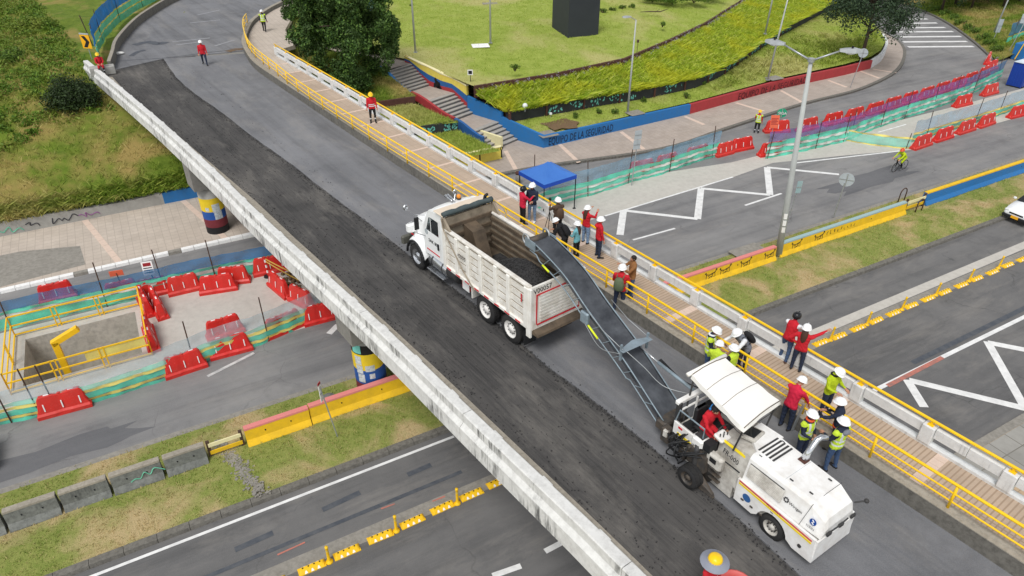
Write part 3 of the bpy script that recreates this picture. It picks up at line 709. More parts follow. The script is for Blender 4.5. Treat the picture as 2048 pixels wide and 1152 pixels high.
scribble(-8.6, -7.4, .25, .7, 'graffiti_green', 6, 1, lw); scribble(-5.9, -4.6, .25, .65, 'graffiti_dark', 8, 2, lw); scribble(-4.4, -3.4, .3, .65, 'graffiti_purple', 7, 3, lw)
scribble(-7.2, -6.6, .3, .65, 'graffiti_dark', 5, 5, lw)

# ------------------------------------------------------------------ stairs and terraces right of the overpass
SA = Vector((math.cos(R(139)), math.sin(R(139)), 0)); SR = Vector((SA.y, -SA.x, 0)); SP = Vector((.41, 50.14, 0))
def SX(a, r, z): return SP + SA * a + SR * r + Vector((0, 0, z))      # a along the climb, r: 0 right edge, -2.55 left edge
stairs = thing('staircase', 'grey concrete staircase in three flights climbing to the upper lawn', 'stairs', SX(0, -1.3, .15))
SW = 2.55
flights = ((0, 2.24, 6, .15, 1.15), (4.58, 6.79, 7, 1.15, 2.40), (9.4, 11.54, 8, 2.40, 3.80))
for a0, a1, n, z0, z1 in flights:
    tr = (a1 - a0) / n; rh = (z1 - z0) / n
    for k in range(n):
        za = z0 + k * rh
        m = MB(); A = a0 + k * tr
        m.hexa([SX(A + .03, 0, za - .25), SX(a1 + .05, 0, za - .25), SX(a1 + .05, -SW, za - .25), SX(A + .03, -SW, za - .25), SX(A + .03, 0, za + rh - .05), SX(a1 + .05, 0, za + rh - .05), SX(a1 + .05, -SW, za + rh - .05), SX(A + .03, -SW, za + rh - .05)][::1])
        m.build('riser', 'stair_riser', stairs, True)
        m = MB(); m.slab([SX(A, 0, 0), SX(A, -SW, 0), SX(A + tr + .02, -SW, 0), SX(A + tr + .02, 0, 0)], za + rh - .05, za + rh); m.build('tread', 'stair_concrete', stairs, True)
for a0, a1, z in ((2.24, 4.58, 1.145), (6.79, 9.4, 2.395), (11.54, 14.6, 3.795)):
    m = MB(); m.slab([SX(a0, 0, 0), SX(a0, -SW, 0), SX(a1, -SW, 0), SX(a1, 0, 0)], z - .3, z); m.build('landing', 'pave_tile_b', stairs, True)
up_path = sheet('path', ats([(820, 127), (782, 140), (735, 120), (690, 108), (610, 84), (620, 70), (720, 98), (800, 114)], 3.8), 3.80, 'pave_tile_b')

def swall(name, label, rr, spans, cat='wall'):
    """wall beside the stairs; spans: (a0,a1, zb0,zb1, zt0,zt1, material) stacked bands"""
    w = thing(name, label, cat, SX(spans[0][0], rr, spans[0][2]))
    for i, (a0, a1, b0, b1, t0, t1, mt, nm) in enumerate(spans):
        m = MB(); n = 7; th = .22; row = []
        for k in range(n - 1):
            f0, f1 = k / (n - 1), (k + 1) / (n - 1); S = lambda f: f * f * (3 - 2 * f) if 'wave' in nm else f
            A0, A1 = a0 + (a1 - a0) * f0, a0 + (a1 - a0) * f1
            B0, B1 = b0 + (b1 - b0) * S(f0), b0 + (b1 - b0) * S(f1); T0, T1 = t0 + (t1 - t0) * S(f0), t0 + (t1 - t0) * S(f1)
            r0, r1 = (rr, rr + th) if rr >= 0 else (rr - th, rr)
            m.hexa([SX(A0, r1, B0), SX(A1, r1, B1), SX(A1, r0, B1), SX(A0, r0, B0), SX(A0, r1, T0), SX(A1, r1, T1), SX(A1, r0, T1), SX(A0, r0, T0)])
        m.build(nm.replace('wave_', ''), mt, w, True)
    return w
# tricolour wall along the two upper flights (bands: red, blue, yellow, coping)
A0, A1 = 5.2, 12.2
zb = lambda a: 1.15 + (max(0, min(a, 6.79) - 4.58)) / 2.21 * 1.25 + max(0, min(a, 11.54) - 9.4) / 2.14 * 1.4
w = thing('stair_wall', 'yellow blue and red striped wall beside the upper stair flights', 'wall', SX(5.2, 0, 1.2))
segs = [5.2, 5.9, 6.79, 8.0, 9.4, 10.4, 11.54, 12.2]
def bandwall(f0, f1, mt, nm, th=.22, proud=0.0):
    m = MB()
    for a, b in zip(segs, segs[1:]):
        def zz(x, f):
            top = 3.30 + (x - 5.2) / 7.0 * 1.0; lo = zb(x) - .1; return lo + (top - lo) * f + (.05 * math.sin(x * 2.2) if 0 < f < 1 else 0)
        m.hexa([SX(a, th, zz(a, f0)), SX(b, th, zz(b, f0)), SX(b, -proud + .01, zz(b, f0)), SX(a, -proud + .01, zz(a, f0)), SX(a, th, zz(a, f1)), SX(b, th, zz(b, f1)), SX(b, -proud + .01, zz(b, f1)), SX(a, -proud + .01, zz(a, f1))])
    m.build(nm, mt, w, True)
bandwall(0, .30, 'red_wall', 'red_band'); bandwall(.30, .60, 'blue_wall_dark', 'blue_band'); bandwall(.60, .97, 'pale_yellow_wall', 'yellow_band'); bandwall(.97, 1.02, 'cream_coping', 'coping', .26, .03)
# mural of a crouching figure painted on that wall
m = MB()
for (a, z, ra, rz_) in ((8.6, 3.05, .13, .16), (8.45, 2.72, .26, .3), (8.25, 2.45, .3, .2), (8.75, 2.5, .12, .28), (8.2, 2.62, .12, .34)):
    m.add([SX(a + ra * math.cos(t), -.012, z + rz_ * math.sin(t)) for t in [k * math.pi / 6 for k in range(12)]], [tuple(range(12))])
m.build('painted_figure', 'black_paint', w, True)
swall('stair_wall', 'plain blue wall beside the lower stair landing', .0, [(1.6, 5.15, .9, 1.0, 1.95, 2.45, 'blue_wall', 'wall_face')])
swall('stair_wall', 'wavy pale blue kerb wall left of the top stair flight', -SW, [(8.6, 12.3, 2.1, 3.5, 2.72, 4.1, 'blue_wall', 'wave_wall_face')])
swall('stair_wall', 'wavy red kerb wall left of the middle stair flight', -SW, [(3.9, 8.55, .9, 2.2, 1.75, 2.75, 'red_wall', 'wave_wall_face')])
swall('stair_wall', 'wavy blue kerb wall left of the bottom stair flight', -SW, [(1.0, 3.85, .3, .9, .95, 1.7, 'blue_wall_dark', 'wave_wall_face')])
# planting terraces left of the stairs
TA = loft([ats([(840, 330), (925, 315), (1000, 302)], 1.02), ats([(800, 275), (870, 268), (916, 261)], 1.2)], 20, 8, .05)
surface('terrace_lawn', TA, 'turf_lime'); TB = loft([ats([(780, 260), (860, 250), (916, 245)], 1.82), ats([(700, 225), (770, 214), (830, 208)], 2.35)], 20, 8, .05)
surface('terrace_lawn', TB, 'turf_lime'); TC = loft([ats([(640, 215), (740, 205), (832, 193)], 2.78), ats([(590, 150), (680, 150), (775, 148)], 3.6), ats([(545, 92), (640, 100), (740, 112)], 4.4)], 24, 8, .08)
surface('terrace_lawn', TC, 'turf_hill')
TP = np.concatenate([scatter_on(TA, 2500), scatter_on(TB, 2500)]); blades('terrace_grass', TP, .16, .035, 'blade_lime', lean=.7); tag(bpy.data.objects['terrace_grass'], 'bright grass on the small terraces left of the stairs', 'grass')
blades('terrace_grass', scatter_on(TC, 5000), .16, .04, 'blade_hill', lean=.7); tag(bpy.data.objects['terrace_grass.001'], 'dull grass under the cypress beside the stairs', 'grass')
def wallthing(name, label, pts, z0, z1, th, mat_name, side=1, n=None, part='wall_face', coping=None):
    w = thing(name, label, 'wall', pts[0]); ln = resample(pts, n) if n else pts
    m = MB(); wall_along(m, ln, z0, z1, th, side); m.build(part, mat_name, w, True)
    if coping:
        zt = z1 if not isinstance(z1, list) else z1
        m = MB(); wall_along(m, offset(ln, -.02 * side), zt, zt + .05 if not isinstance(zt, list) else [q + .05 for q in zt], th + .04, side); m.build('coping', coping, w, True)
    return w
yw = wallthing('planter_wall', 'low pale yellow planter wall at the foot of the stairs', ats([(845, 352), (1004, 317)], .15), .1, 1.02, .22, 'pale_yellow_wall', 1, coping='cream_coping')
m = MB()
for px in (1003, 960, 912):
    p = at(px, 317 + (1004 - px) * .22, .15) - NR * .012
    m.box(p + V(0, 0, .38), (.09, .02, .55), R(22)); m.tube([p + UR * (.1 * math.cos(k)) + V(0, -.0, .78 + .12 * math.sin(k)) for k in [i * math.pi / 5 for i in range(11)]], .025, 5)
m.build('painted_figures', 'black_paint', yw, True)
m = MB(); wall_along(m, ats([(1002, 299), (962, 285), (945, 272)], .15), .3, [1.07, 1.05, 1.0], .2, -1); m.build('side_coping', 'cream_coping', yw, True)
def stencils(parent, line, z0, z1, n, seed, off=.012):
    """pale leaf stencils painted on a dark wall"""
    rn = random.Random(seed); ln = resample(line, n + 1); m = MB()
    for a, b in zip(ln, ln[1:]):
        d = (b - a).normalized(); nn = Vector((d.y, -d.x, 0)); c = a.lerp(b, .5) + nn * off
        if rn.random() < .12: continue
        for k in range(15):
            x = rn.uniform(-.38, .38) * (b - a).length; z = z0 + (z1 - z0) * rn.uniform(.15, .9); l = rn.uniform(.14, .28); an = rn.uniform(-1, 1) + 1.5
            p = Vector((c.x, c.y, z)) + d * x; e = d * math.cos(an) * l + V(0, 0, math.sin(an) * l); sd = d * -math.sin(an) * l * .3 + V(0, 0, math.cos(an) * l * .3)
            m.add([p - e * .5, p + sd, p + e * .5, p - sd], [(0, 1, 2, 3)])
    m.build('leaf_stencils', 'mint_paint', parent, True)
bw = wallthing('terrace_wall', 'short black wall with mint leaf stencils left of the stairs', ats([(780, 283), (917, 260)], 1.15), .9, 1.86, .18, 'black_wall', 1)
stencils(bw, ats([(840, 273), (917, 260)], 1.15), 1.2, 1.8, 5, 4)
wallthing('terrace_wall', 'short rust brown plank wall beside the cypress and stairs', ats([(700, 227), (831, 208)], 2.3), 2.0, 2.86, .18, 'rust_wall', 1)

# blue / red street wall with the painted words
wl_pts = ats([(1087, 296), (1235, 262), (1379, 228)], .15); wl2 = ats([(1380, 228), (1560, 178), (1690, 150), (1741, 137)], .15); wl3 = ats([(1741, 137), (1762, 122), (1772, 100), (1764, 82)], .15)
sw_ = wallthing('planter_wall', 'long blue planter wall lettered in black along the far pavement', wl_pts, .1, [1.05, 1.0, .95], .25, 'blue_wall', 1, part='wall_face')
m = MB(); wall_along(m, [SX(1.6, .0, .15), wl_pts[0]], .1, [1.6, 1.05], .22, 1); m.build('return_wall', 'blue_wall', sw_, True)
rw_ = wallthing('planter_wall', 'long dark red planter wall lettered in black along the far pavement', wl2, .1, [.95, .95, .95, .95], .25, 'red_wall', 1)
wallthing('planter_wall', 'curved white end of the planter wall below the dark tree', smoothline(wl3, 12), .1, .95, .25, 'white_panel', 1)
def wall_words(body, a, b, zc, size, mt, parent):
    d = (b - a).normalized(); nn = Vector((d.y, -d.x, 0)); o = a + nn * .014; o.z = zc
    t = text(body, size, mt, 'lettering', Matrix.Identity(4), None, .003, 1.06, .08)
    w = max(v.co.x for v in t.data.vertices); k = (b - a).length / w
    t.data.transform(plane_matrix(o, d, V(0, 0, 1)) @ Matrix.Diagonal((k, 1, 1, 1)))
    po = parent.location; t.data.transform(Matrix.Translation(-po)); t.parent = parent
    for v in t.data.vertices: pass
wall_words('EQUIPO DE LA SEGURIDAD', wl_pts[0].lerp(wl_pts[1], .06), wl_pts[0].lerp(wl_pts[1], .93), .26, .80, 'wall_text', sw_)
wall_words('EQUIPO DE LA SEGURIDAD', wl2[0].lerp(wl2[1], .50), wl2[1].lerp(wl2[2], .38), .24, .80, 'wall_text_red', rw_)

BW_B = ats([(1015, 246), (1060, 237), (1125, 226), (1212, 210), (1300, 196), (1390, 176), (1437, 156), (1480, 127), (1550, 78), (1640, 30), (1710, 0)], 1.2)
BW_T = setz(BW_B, 2.0)
BR_B = ats([(950, 188), (1110, 162), (1250, 131), (1340, 92), (1412, 57), (1490, 5), (1540, -25), (1620, -70)], 2.9)
T1 = loft([ats([(1050, 262), (1088, 272), (1235, 237), (1380, 205), (1560, 156), (1690, 128), (1740, 114), (1762, 100), (1772, 80), (1760, 62)], .92), BW_B], 60, 6, .06)
surface('lower_lawn', T1, 'turf_lime')
T2 = loft([BW_T, BR_B], 60, 8, .10); surface('planting_bed', T2, 'turf_bed')
blw = wallthing('retaining_wall', 'curved black wall with mint leaf stencils holding the grass bed', BW_B, .9, 2.05, .2, 'black_wall', 1)
stencils(blw, resample(BW_B, 40)[2:27], 1.3, 1.95, 22, 9)
for k in range(2, 26, 2):
    p = resample(BW_B, 40)[k]; m = MB(); m.box(p + V(0, 0, .45) - NR * .03, (.14, .12, .9), R(20)); m.build('post', 'rust_wall', blw, True)
brw = wallthing('retaining_wall', 'rust brown retaining wall between the lawn and the grass bed', BR_B, 2.6, 3.5, .2, 'rust_wall', 1)
m = MB(); wall_along(m, ats([(945, 186), (1018, 248)], 1.2), .9, [3.3, 2.2], .18, 1); m.build('return_wall', 'rust_wall', brw, True)
LAWN = loft([setz(BR_B, 3.48), ats([(828, 122, 3.95), (1000, 62, 4.1), (1150, 30, 4.2), (1300, 0, 4.2), (1420, -20, 4.2), (1560, -60, 4.2), (1640, -90, 4.2)]),
             ats([(700, 96, 4.0), (800, 40, 4.2), (1000, -10, 4.35), (1250, -50, 4.5), (1440, -80, 4.5), (1700, -110, 4.5)]),
             ats([(592, 74, 4.6), (620, 20, 4.7), (760, -50, 4.8), (1100, -120, 4.9), (1500, -150, 5), (1800, -170, 5)]),
             ats([(560, -60, 4.9), (640, -120, 5), (900, -170, 5.5), (1300, -190, 6), (1800, -190, 6), (2100, -190, 6)])], 80, 8, .10)
surface('lawn', LAWN, 'turf_lime')
# lawn between brown wall end and stairs is closed by the stair wall; blades in clumps
near = lambda P: (P[:, 1] < 100)
blades('lawn_grass', scatter_on(LAWN, 130000, near), .10, .045, 'blade_lime', lean=.8, per=2); tag(bpy.data.objects['lawn_grass'], 'bright lime mown grass of the upper lawn', 'grass')
blades('lower_lawn_grass', scatter_on(T1, 16000), .11, .04, 'blade_lime', lean=.8, per=2); tag(bpy.data.objects['lower_lawn_grass'], 'lime grass strip behind the blue and red street wall', 'grass')
bp = scatter_on(T2, 4200, lambda P: P[:, 1] < 110)
blades('bed_plants', bp, .46, .07, 'blade_bed', lean=1.15, per=30); tag(bpy.data.objects['bed_plants'], 'dense yellow green strap leaved plants filling the sloping bed', 'plants')
hang = scatter_on([lift(offset(resample(BW_B, 60), -.05), .8), lift(offset(resample(BW_B, 60), .25), .95)], 1500)
blades('bed_fringe', hang, .5, .05, 'blade_bed', lean=1.9, per=7); tag(bpy.data.objects['bed_fringe'], 'strap leaves hanging over the black stencilled wall', 'plants')
fp = scatter_on([lift(offset(resample(BR_B, 50), -.5), .3), lift(offset(resample(BR_B, 50), .1), .65)], 260, near)
pts = np.repeat(fp, 14, axis=0) + RNG.normal(scale=.06, size=(len(fp) * 14, 3)); leaf_cloud('bed_flowers', pts, None, .07, 'flower', kind='stuff')
tag(bpy.data.objects['bed_flowers'], 'small pale violet flower heads along the brown wall', 'flowers')
blades('scrub_plants', scatter_on([ats([(1420, 182), (1560, 150), (1735, 112)], 1.0), ats([(1480, 130), (1600, 70), (1760, 60)], 1.25)], 330), .36, .07, 'blade_lime', lean=1.2, per=16)
tag(bpy.data.objects['scrub_plants'], 'loose green plants under the dark tree behind the red wall', 'plants')
# bare soil ring, slabs and covers set in the grass
def flat_slab(name, label, c, w, d, rz, z, mt, cat, h=.06):
    m = MB(); m.bbox((0, 0, h / 2), (w, d, h), .02); o = m.build(name, mt); o.location = V(c.x, c.y, z); o.rotation_euler.z = rz; return tag(o, label, cat)
m = MB(); c = at(1120, 249, 1.05)
m.add([(c.x + (1.35 + .3 * math.sin(k * 1.9)) * math.cos(k * .4), c.y + (1.2 + .3 * math.cos(k * 2.3)) * math.sin(k * .4), 1.12) for k in range(16)], [tuple(range(16))]); tag(m.build('bare_soil', 'soil'), kind='structure')
tag(bpy.data.objects['bare_soil'], 'patch of bare earth and straw in the lower lawn')
flat_slab('inspection_cover', 'grey concrete cover slab in the lower lawn by the blue wall corner', at(1094, 268, 1.0), 1.4, 1.2, R(29), .98, 'old_concrete', 'cover')
flat_slab('inspection_cover', 'concrete cover slab at the foot of the thin lamp in the lower lawn', at(1270, 227, 1.0), 1.3, 1.0, R(29), 1.02, 'old_concrete', 'cover')
flat_slab('inspection_cover', 'concrete cover slab by the lamp foot behind the red wall', at(1548, 158, 1.0), 1.4, 1.0, R(29), 1.06, 'old_concrete', 'cover')
flat_slab('inspection_cover', 'square white cover slab beside a pole on the upper lawn', at(961, 92, 4.0), 1.5, 1.2, R(10), 4.0, 'cap_white', 'cover')
flat_slab('inspection_cover', 'pale cover slab by the pole left of the upper lawn', at(812, 110, 3.95), 1.4, .9, R(10), 3.92, 'old_concrete', 'cover')
flat_slab('inspection_cover', 'small pale cover at the top centre of the upper lawn', at(980, 8, 4.25), 1.6, .8, R(10), 4.28, 'old_concrete', 'cover')
flat_slab('inspection_cover', 'concrete slab in the median beside the pink topped yellow barrier', at(1498, 503, .2), 2.0, 1.2, R(29), .17, 'old_concrete', 'cover')
# the big dark block on the lawn
cb = MB(); cz = 4.0; c0 = at(1136, 73, cz); L1 = at(1098, 52, cz) - c0; L2 = at(1196, 65, cz) - c0
L1 = L1.normalized() * 3.7; L2 = L2.normalized() * 3.3
for k in range(1): pass
base = thing('monument_block', 'large plain dark grey cube standing on the upper lawn', 'monument', c0)
m = MB(); q = [V(0, 0, -.3), L2, L1 + L2, L1]; q = [V(a.x, a.y, -.3) for a in q]; m.hexa(q + [V(a.x, a.y, 3.75) for a in q]); m.build('block', 'black_cube', base)
m = MB(); q2 = [V(a.x, a.y, 0) for a in (V(.0, .03, 0), L2 * .985, (L1 + L2) * .99, L1 * .985)]; m.hexa([V(a.x, a.y, 3.753) for a in q2] + [V(a.x, a.y, 3.80) for a in q2]); m.build('top_slab', 'sign_back', base)

# ================================================================== THE OVERPASS
AL = [(-14, 8.5), (6, 8.43), (10, 8.36), (14, 8.25), (17, 8.17), (20, 8.03), (24, 7.92), (27, 7.78), (30.3, 7.70), (33.7, 7.5), (38.3, 7.2), (41, 7.03), (44.7, 6.78), (48, 6.5), (52, 6.3), (56.6, 6.25)]
CO = [(-14, 7.9), (6, 7.8), (8, 7.76), (10, 7.68), (12.3, 7.6), (17, 7.48), (20, 7.35), (23.2, 7.18), (26.2, 7.02), (30.2, 6.87), (33.5, 6.8), (36, 6.7), (38.9, 6.58), (43.9, 6.33), (52, 5.8), (60.6, 5.16)]
def tl(tab, s):
    for (a, b), (c, d) in zip(tab, tab[1:]):
        if a <= s <= c: return b + (d - b) * (s - a) / (c - a)
    return tab[-1][1] if s > tab[-1][0] else tab[0][1]
bridge = thing('overpass', 'concrete road overpass with white painted fascia crossing above the roads', 'bridge', BR(20, 12, 0))
SS = list(np.linspace(-14, 60.5, 36))
m = MB()
lo = [BR(s, tl(CO, s) - .06, 4.5) for s in SS]; hi = [BR(s, tl(CO, s) - .06, 5.03) for s in SS]
ro = [BR(s, 17.6, 4.75) for s in SS]; rh = [BR(s, 17.6, 5.03) for s in SS]; mdl = [BR(s, 14.5, 4.5) for s in SS]
m.grid([lo, mdl, ro]); m.grid([ro, rh]); m.grid([rh, hi])
m.build('deck_slab', 'deck_soffit', bridge, True)
for t0, t1 in ((8.6, 10.2), (13.2, 14.8)):
    m = MB(); m.hexa([BR(-14, t0, 3.5), BR(-14, t1, 3.5), BR(58, t1, 3.5), BR(58, t0, 3.5), BR(-14, t0, 4.52), BR(-14, t1, 4.52), BR(58, t1, 4.52), BR(58, t0, 4.52)]); m.build('girder', 'deck_soffit', bridge, True)
m = MB(); m.grid([[BR(s, tl(AL, s) - .04, 5.055) for s in SS], [BR(s, 12.6, 5.055) for s in SS]][::-1])
m.build('milled_road_surface', 'asphalt_milled', bridge, True)
mill_edge = ats([(327, 117), (340, 137), (360, 162), (397, 192), (447, 227), (482, 255), (525, 287), (575, 322), (632, 367), (690, 410), (750, 455), (815, 507), (930, 592), (1042, 685), (1082, 722), (1150, 772), (1270, 866), (1345, 926), (1440, 1005), (1540, 1095), (1600, 1150)], DECK)
mill_edge = smoothline(mill_edge, 90); mill_edge.append(BR(-14, mill_edge[-1].dot(NB)))
from mathutils import noise as mnoise
mill_edge = [p + NB * .045 * mnoise.noise(p * 1.7) for p in mill_edge]
kr = smoothline([BR(-14, 15.22), BR(6, 15.22), BR(20, 15.18), BR(33, 15.05), BR(44, 15.02)] + ats([(557, 172), (512, 140), (495, 118), (487, 101), (487, 86), (497, 60), (512, 44), (545, 22), (600, -2), (700, -40)], DECK), 120)
seam = ats([(560, 95), (487, 101), (410, 108), (327, 117)], DECK)
kr_b = [p for p in kr if p.dot(UB) < 57.4]
m = MB(); m.slab(mill_edge[::-1] + kr_b[::-1] if False else mill_edge + kr_b, 5.03, DECK); m.build('road_surface', 'asphalt_deck', bridge, True)
# approach road beyond the expansion joint
la = smoothline(ats([(226, 140), (233, 118), (240, 94), (269, 59), (300, 34), (353, 3), (430, -28), (560, -62)], DECK), 40)
kr_a = [p for p in kr if p.dot(UB) >= 56.9]
m = MB(); m.slab([at(327, 117, DECK)] + la[::1][0:0] + la + kr_a[::-1] + [at(487, 101, DECK)], 4.9, DECK - .004)
tag(m.build('approach_road', 'asphalt_deck'), kind='structure')
mark('expansion_joint', ats([(236, 122), (330, 116), (410, 106), (487, 97)], DECK), .10, DECK + .006, 'road_black')
for pts, w_ in (([(268, 90), (297, 84), (318, 88), (332, 84)], .9), ([(262, 112), (275, 104), (290, 100)], .5), ([(455, 103), (470, 99), (486, 98)], .8)):
    mark('dark_stain', smoothline(ats(pts, DECK), 14), w_ * .8, DECK + .005, 'road_black' if w_ != .8 else 'soil')
for a, b in (((395, 30), (440, 20)), ((380, 46), (440, 40)), ((352, 90), (400, 84)), ((345, 84), (420, 76)), ((430, 92), (470, 80))): mark('worn_marking', ats([a, b], DECK), .28, DECK + .006, 'road_faint')
# low concrete wall on the outside of the curve
ow = thing('kerb_wall', 'low dark concrete wall round the outside of the far road bend', 'wall', la[0])
m = MB(); wall_along(m, la, DECK - .3, DECK + .62, .22, 1); m.build('wall_face', 'kerb_concrete', ow, True)
m = MB(); wall_along(m, offset(la, -.01), DECK + .62, DECK + .66, .24, 1); m.build('coping', 'kerb_top', ow, True)

# left side: rough kerb strip, parapet in blocks
m = MB(); m.grid([[BR(s, tl(AL, s), 5.20) for s in SS if s < 57], [BR(s, tl(AL, s) - .42, 5.24) for s in SS if s < 57]]); m.grid([[BR(s, tl(AL, s) + .01, 5.03) for s in SS if s < 57], [BR(s, tl(AL, s), 5.20) for s in SS if s < 57]])
m.build('kerb_strip', 'kerb_top', bridge, True)
step = 6.35; s0 = -6.2
while s0 < 60:
    s1 = min(s0 + step - .02, 60.5); m = MB(); prof = [(.33, 5.05), (.33, 5.53), (.30, 5.56), (.03, 5.56), (0, 5.53), (0, 5.24), (-.03, 5.20), (-.13, 5.09), (-.13, 4.52), (-.10, 4.48), (.3, 4.48)]
    ca, cb_ = [], []
    n = 4; rows = []
    for k in range(n + 1):
        s = s0 + (s1 - s0) * k / n; rows.append([BR(s, tl(CO, s) + o, z) for o, z in prof])
    m.grid(rows); m.add(rows[0], [tuple(range(len(prof)))]); m.add(rows[-1], [tuple(reversed(range(len(prof))))])
    blk = m.build('parapet_block', 'white_concrete', bridge, True)
    k = 0
    for s in np.arange(s0 + .9, s1 - .3, 2.1):
        q = MB(); q.bbox(BR(s, tl(CO, s) + .31, 5.475), (.40, .11, .15), .02, R(126)); q.build('post_stub', 'white_concrete', blk, True)
        q = MB(); a, b = BR(s + .35, tl(CO, s) - .005, 5.17), BR(s + .6, tl(CO, s) - .005, 5.17)
        q.add([a + NB * .02, b + NB * .02, b - NB * .12 - V(0, 0, .07), b + NB * .02 - V(0, 0, .16)], [(0, 1, 2), (1, 3, 2), (0, 2, 3)]); q.build('drain_notch', 'kerb_concrete', blk, True)
    s0 += step
# right side: kerb wall, footway, outer parapet
kl = kr; m = MB()
wall_along(m, kl, DECK - .05, DECK + .50, .30, -1); m.build('kerb_wall', 'kerb_concrete', bridge, True)
m = MB(); wall_along(m, offset(kl, .012), DECK + .50, DECK + .53, .33, -1); m.build('kerb_cap', 'kerb_top', bridge, True)
def foot(s0, s1, mt):
    a = [p for p in offset(kl, -.33) if s0 <= p.dot(UB) <= s1]; b = [BR(p.dot(UB), 17.45, WALK) for p in a]
    m = MB(); m.grid([setz(a, WALK), setz(b, WALK)][::-1] if True else []); m.build('footway_paving', mt, bridge, True)
foot(-14, 20.2, 'walk_tile'); foot(19.4, 50.0, 'walk_tile_far')
kk = [p for p in offset(kl, -.33) if p.dot(UB) > 49.2]
m = MB(); m.slab(setz(kk, WALK) + ats([(740, -25), (590, 25), (570, 60), (590, 90), (556, 100)], WALK) + [BR(49.2, 17.45, WALK)], WALK - .3, WALK - .002); tag(m.build('approach_pavement', 'pave_tile'), kind='structure')
for i, s in enumerate(list(np.arange(-1.9, 20, 2.95)) + list(np.arange(21.5, 54, 2.55))):
    for j in range(6):
        q = MB(); a0 = 15.84 + j * .265; q.box(BR(s, a0 + .13, WALK + .003), (.30 if s < 20 else .16, .255, .012), R(126)); q.build('paving_band_tile', 'pink_tile', bridge, True)
# outer parapet: sill, posts, panels, cap
OT0, OT1 = 17.40, 17.62
m = MB(); m.hexa([BR(-14, OT0, 5.0), BR(-14, OT1, 5.0), BR(54.6, OT1, 5.0), BR(54.6, OT0, 5.0), BR(-14, OT0, WALK + .09), BR(-14, OT1, WALK + .09), BR(54.6, OT1, WALK + .09), BR(54.6, OT0, WALK + .09)]); m.build('parapet_sill', 'white_panel', bridge, True)
def otl(s): return 0 if s < 33 else .055 * (s - 33) * .9          # the parapet opens out towards the far end
sp0 = at(1090, 415, 5.93).dot(UB); posts = [sp0 + 2.08 * k for k in range(-16, 17)]
pm = pmesh = None
for s in posts:
    m = MB(); m.bbox(BR(s, 17.50, WALK + .38), (.34, .28, .58), .02, R(126)); m.build('parapet_post', 'white_panel', bridge, True)
for a, b in zip(posts, posts[1:]):
    for j, (x0, x1) in enumerate(((a + .18, (a + b) / 2 - .004), ((a + b) / 2 + .004, b - .18)) if random.random() < .3 else ((a + .18, b - .18),)):
        m = MB(); m.bbox(BR((x0 + x1) / 2, 17.51, WALK + .50), (x1 - x0, .14, .33), .015, R(126)); m.build('parapet_panel', 'white_panel', bridge, True)
# piers
plain('pier_yellow', srgb(232, 200, 36), .75, .35, srgb(170, 150, 60), 3); plain('pier_blue', srgb(32, 84, 160), .75, .35, srgb(40, 60, 100), 3)
plain('pier_red', srgb(120, 44, 52), .75, .4, srgb(70, 30, 36), 3); plain('poster', srgb(205, 212, 214), .8, .6, srgb(60, 66, 74), 9)
def pier(x, y, bands, rad=.62):
    p = thing('pier_tmp', '', '') ; bpy.data.objects.remove(p)
    c = V(x, y, 0)
    m = MB(); m.smooth = True; m.lathe([(rad, .05), (rad, 3.05)], 28); m.xform(Matrix.Translation(c)); pr_ = m.build('pier', 'pier_concrete', bridge, True)
    for z0, z1, mt in bands:
        m = MB(); m.smooth = True; m.lathe([(rad + .006, z0), (rad + .006, z1)], 28, cap=False); m.xform(Matrix.Translation(c)); m.build('painted_band', mt, pr_, True)
    s, t = c.dot(UB), c.dot(NB)
    m = MB(); m.hexa([BR(s - .7, t - .85, 3.0), BR(s + .7, t - .85, 3.0), BR(s + .7, 15.6, 3.0), BR(s - .7, 15.6, 3.0), BR(s - .7, t - .95, 3.75), BR(s + .7, t - .95, 3.75), BR(s + .7, 15.6, 3.75), BR(s - .7, 15.6, 3.75)][::-1][4:] + [BR(s - .7, t - .85, 3.0), BR(s - .7, 15.6, 3.0), BR(s + .7, 15.6, 3.0), BR(s + .7, t - .85, 3.0)][:0] if False else [BR(s - .7, t - .85, 3.0), BR(s - .7, 15.6, 3.0), BR(s + .7, 15.6, 3.0), BR(s + .7, t - .85, 3.0), BR(s - .7, t - .85, 4.5), BR(s - .7, 15.6, 4.5), BR(s + .7, 15.6, 4.5), BR(s + .7, t - .85, 4.5)])
    m.build('crosshead', 'deck_soffit', bridge, True)
    m = MB(); m.smooth = True; m.lathe([(rad, .05), (rad, 3.05)], 24); m.xform(Matrix.Translation(BR(s, 14.6, 0))); m.build('pier', 'pier_concrete', bridge, True)
    return pr_, c
p1, c1 = pier(*at(437, 459, .13)[:2], ((.1, .55, 'black_paint'), (.55, 1.05, 'pier_red'), (1.05, 1.55, 'pier_blue'), (1.55, 2.35, 'pier_yellow')))
p2, c2 = pier(*at(745, 772, .13)[:2], ((.1, .3, 'black_paint'), (.3, .75, 'pier_red'), (.75, 1.45, 'pier_blue'), (1.45, 2.25, 'pier_yellow'), (2.25, 2.7, 'black_paint')))
def posters(c, parent, spots, rad=.628):
    for an, z, w_, h_ in spots:
        m = MB(); n = 4; rows = []
        for zz in (z - h_ / 2, z + h_ / 2):
            rows.append([c + V(rad * math.cos(an + w_ / rad * (k / n - .5)), rad * math.sin(an + w_ / rad * (k / n - .5)), zz) for k in range(n + 1)])
        m.grid(rows); m.build('poster', 'poster', parent, True)
posters(c1, p1, ((R(-95), 1.72, .2, .22), (R(-50), 1.75, .42, .5), (R(-45), 1.3, .45, .5)))
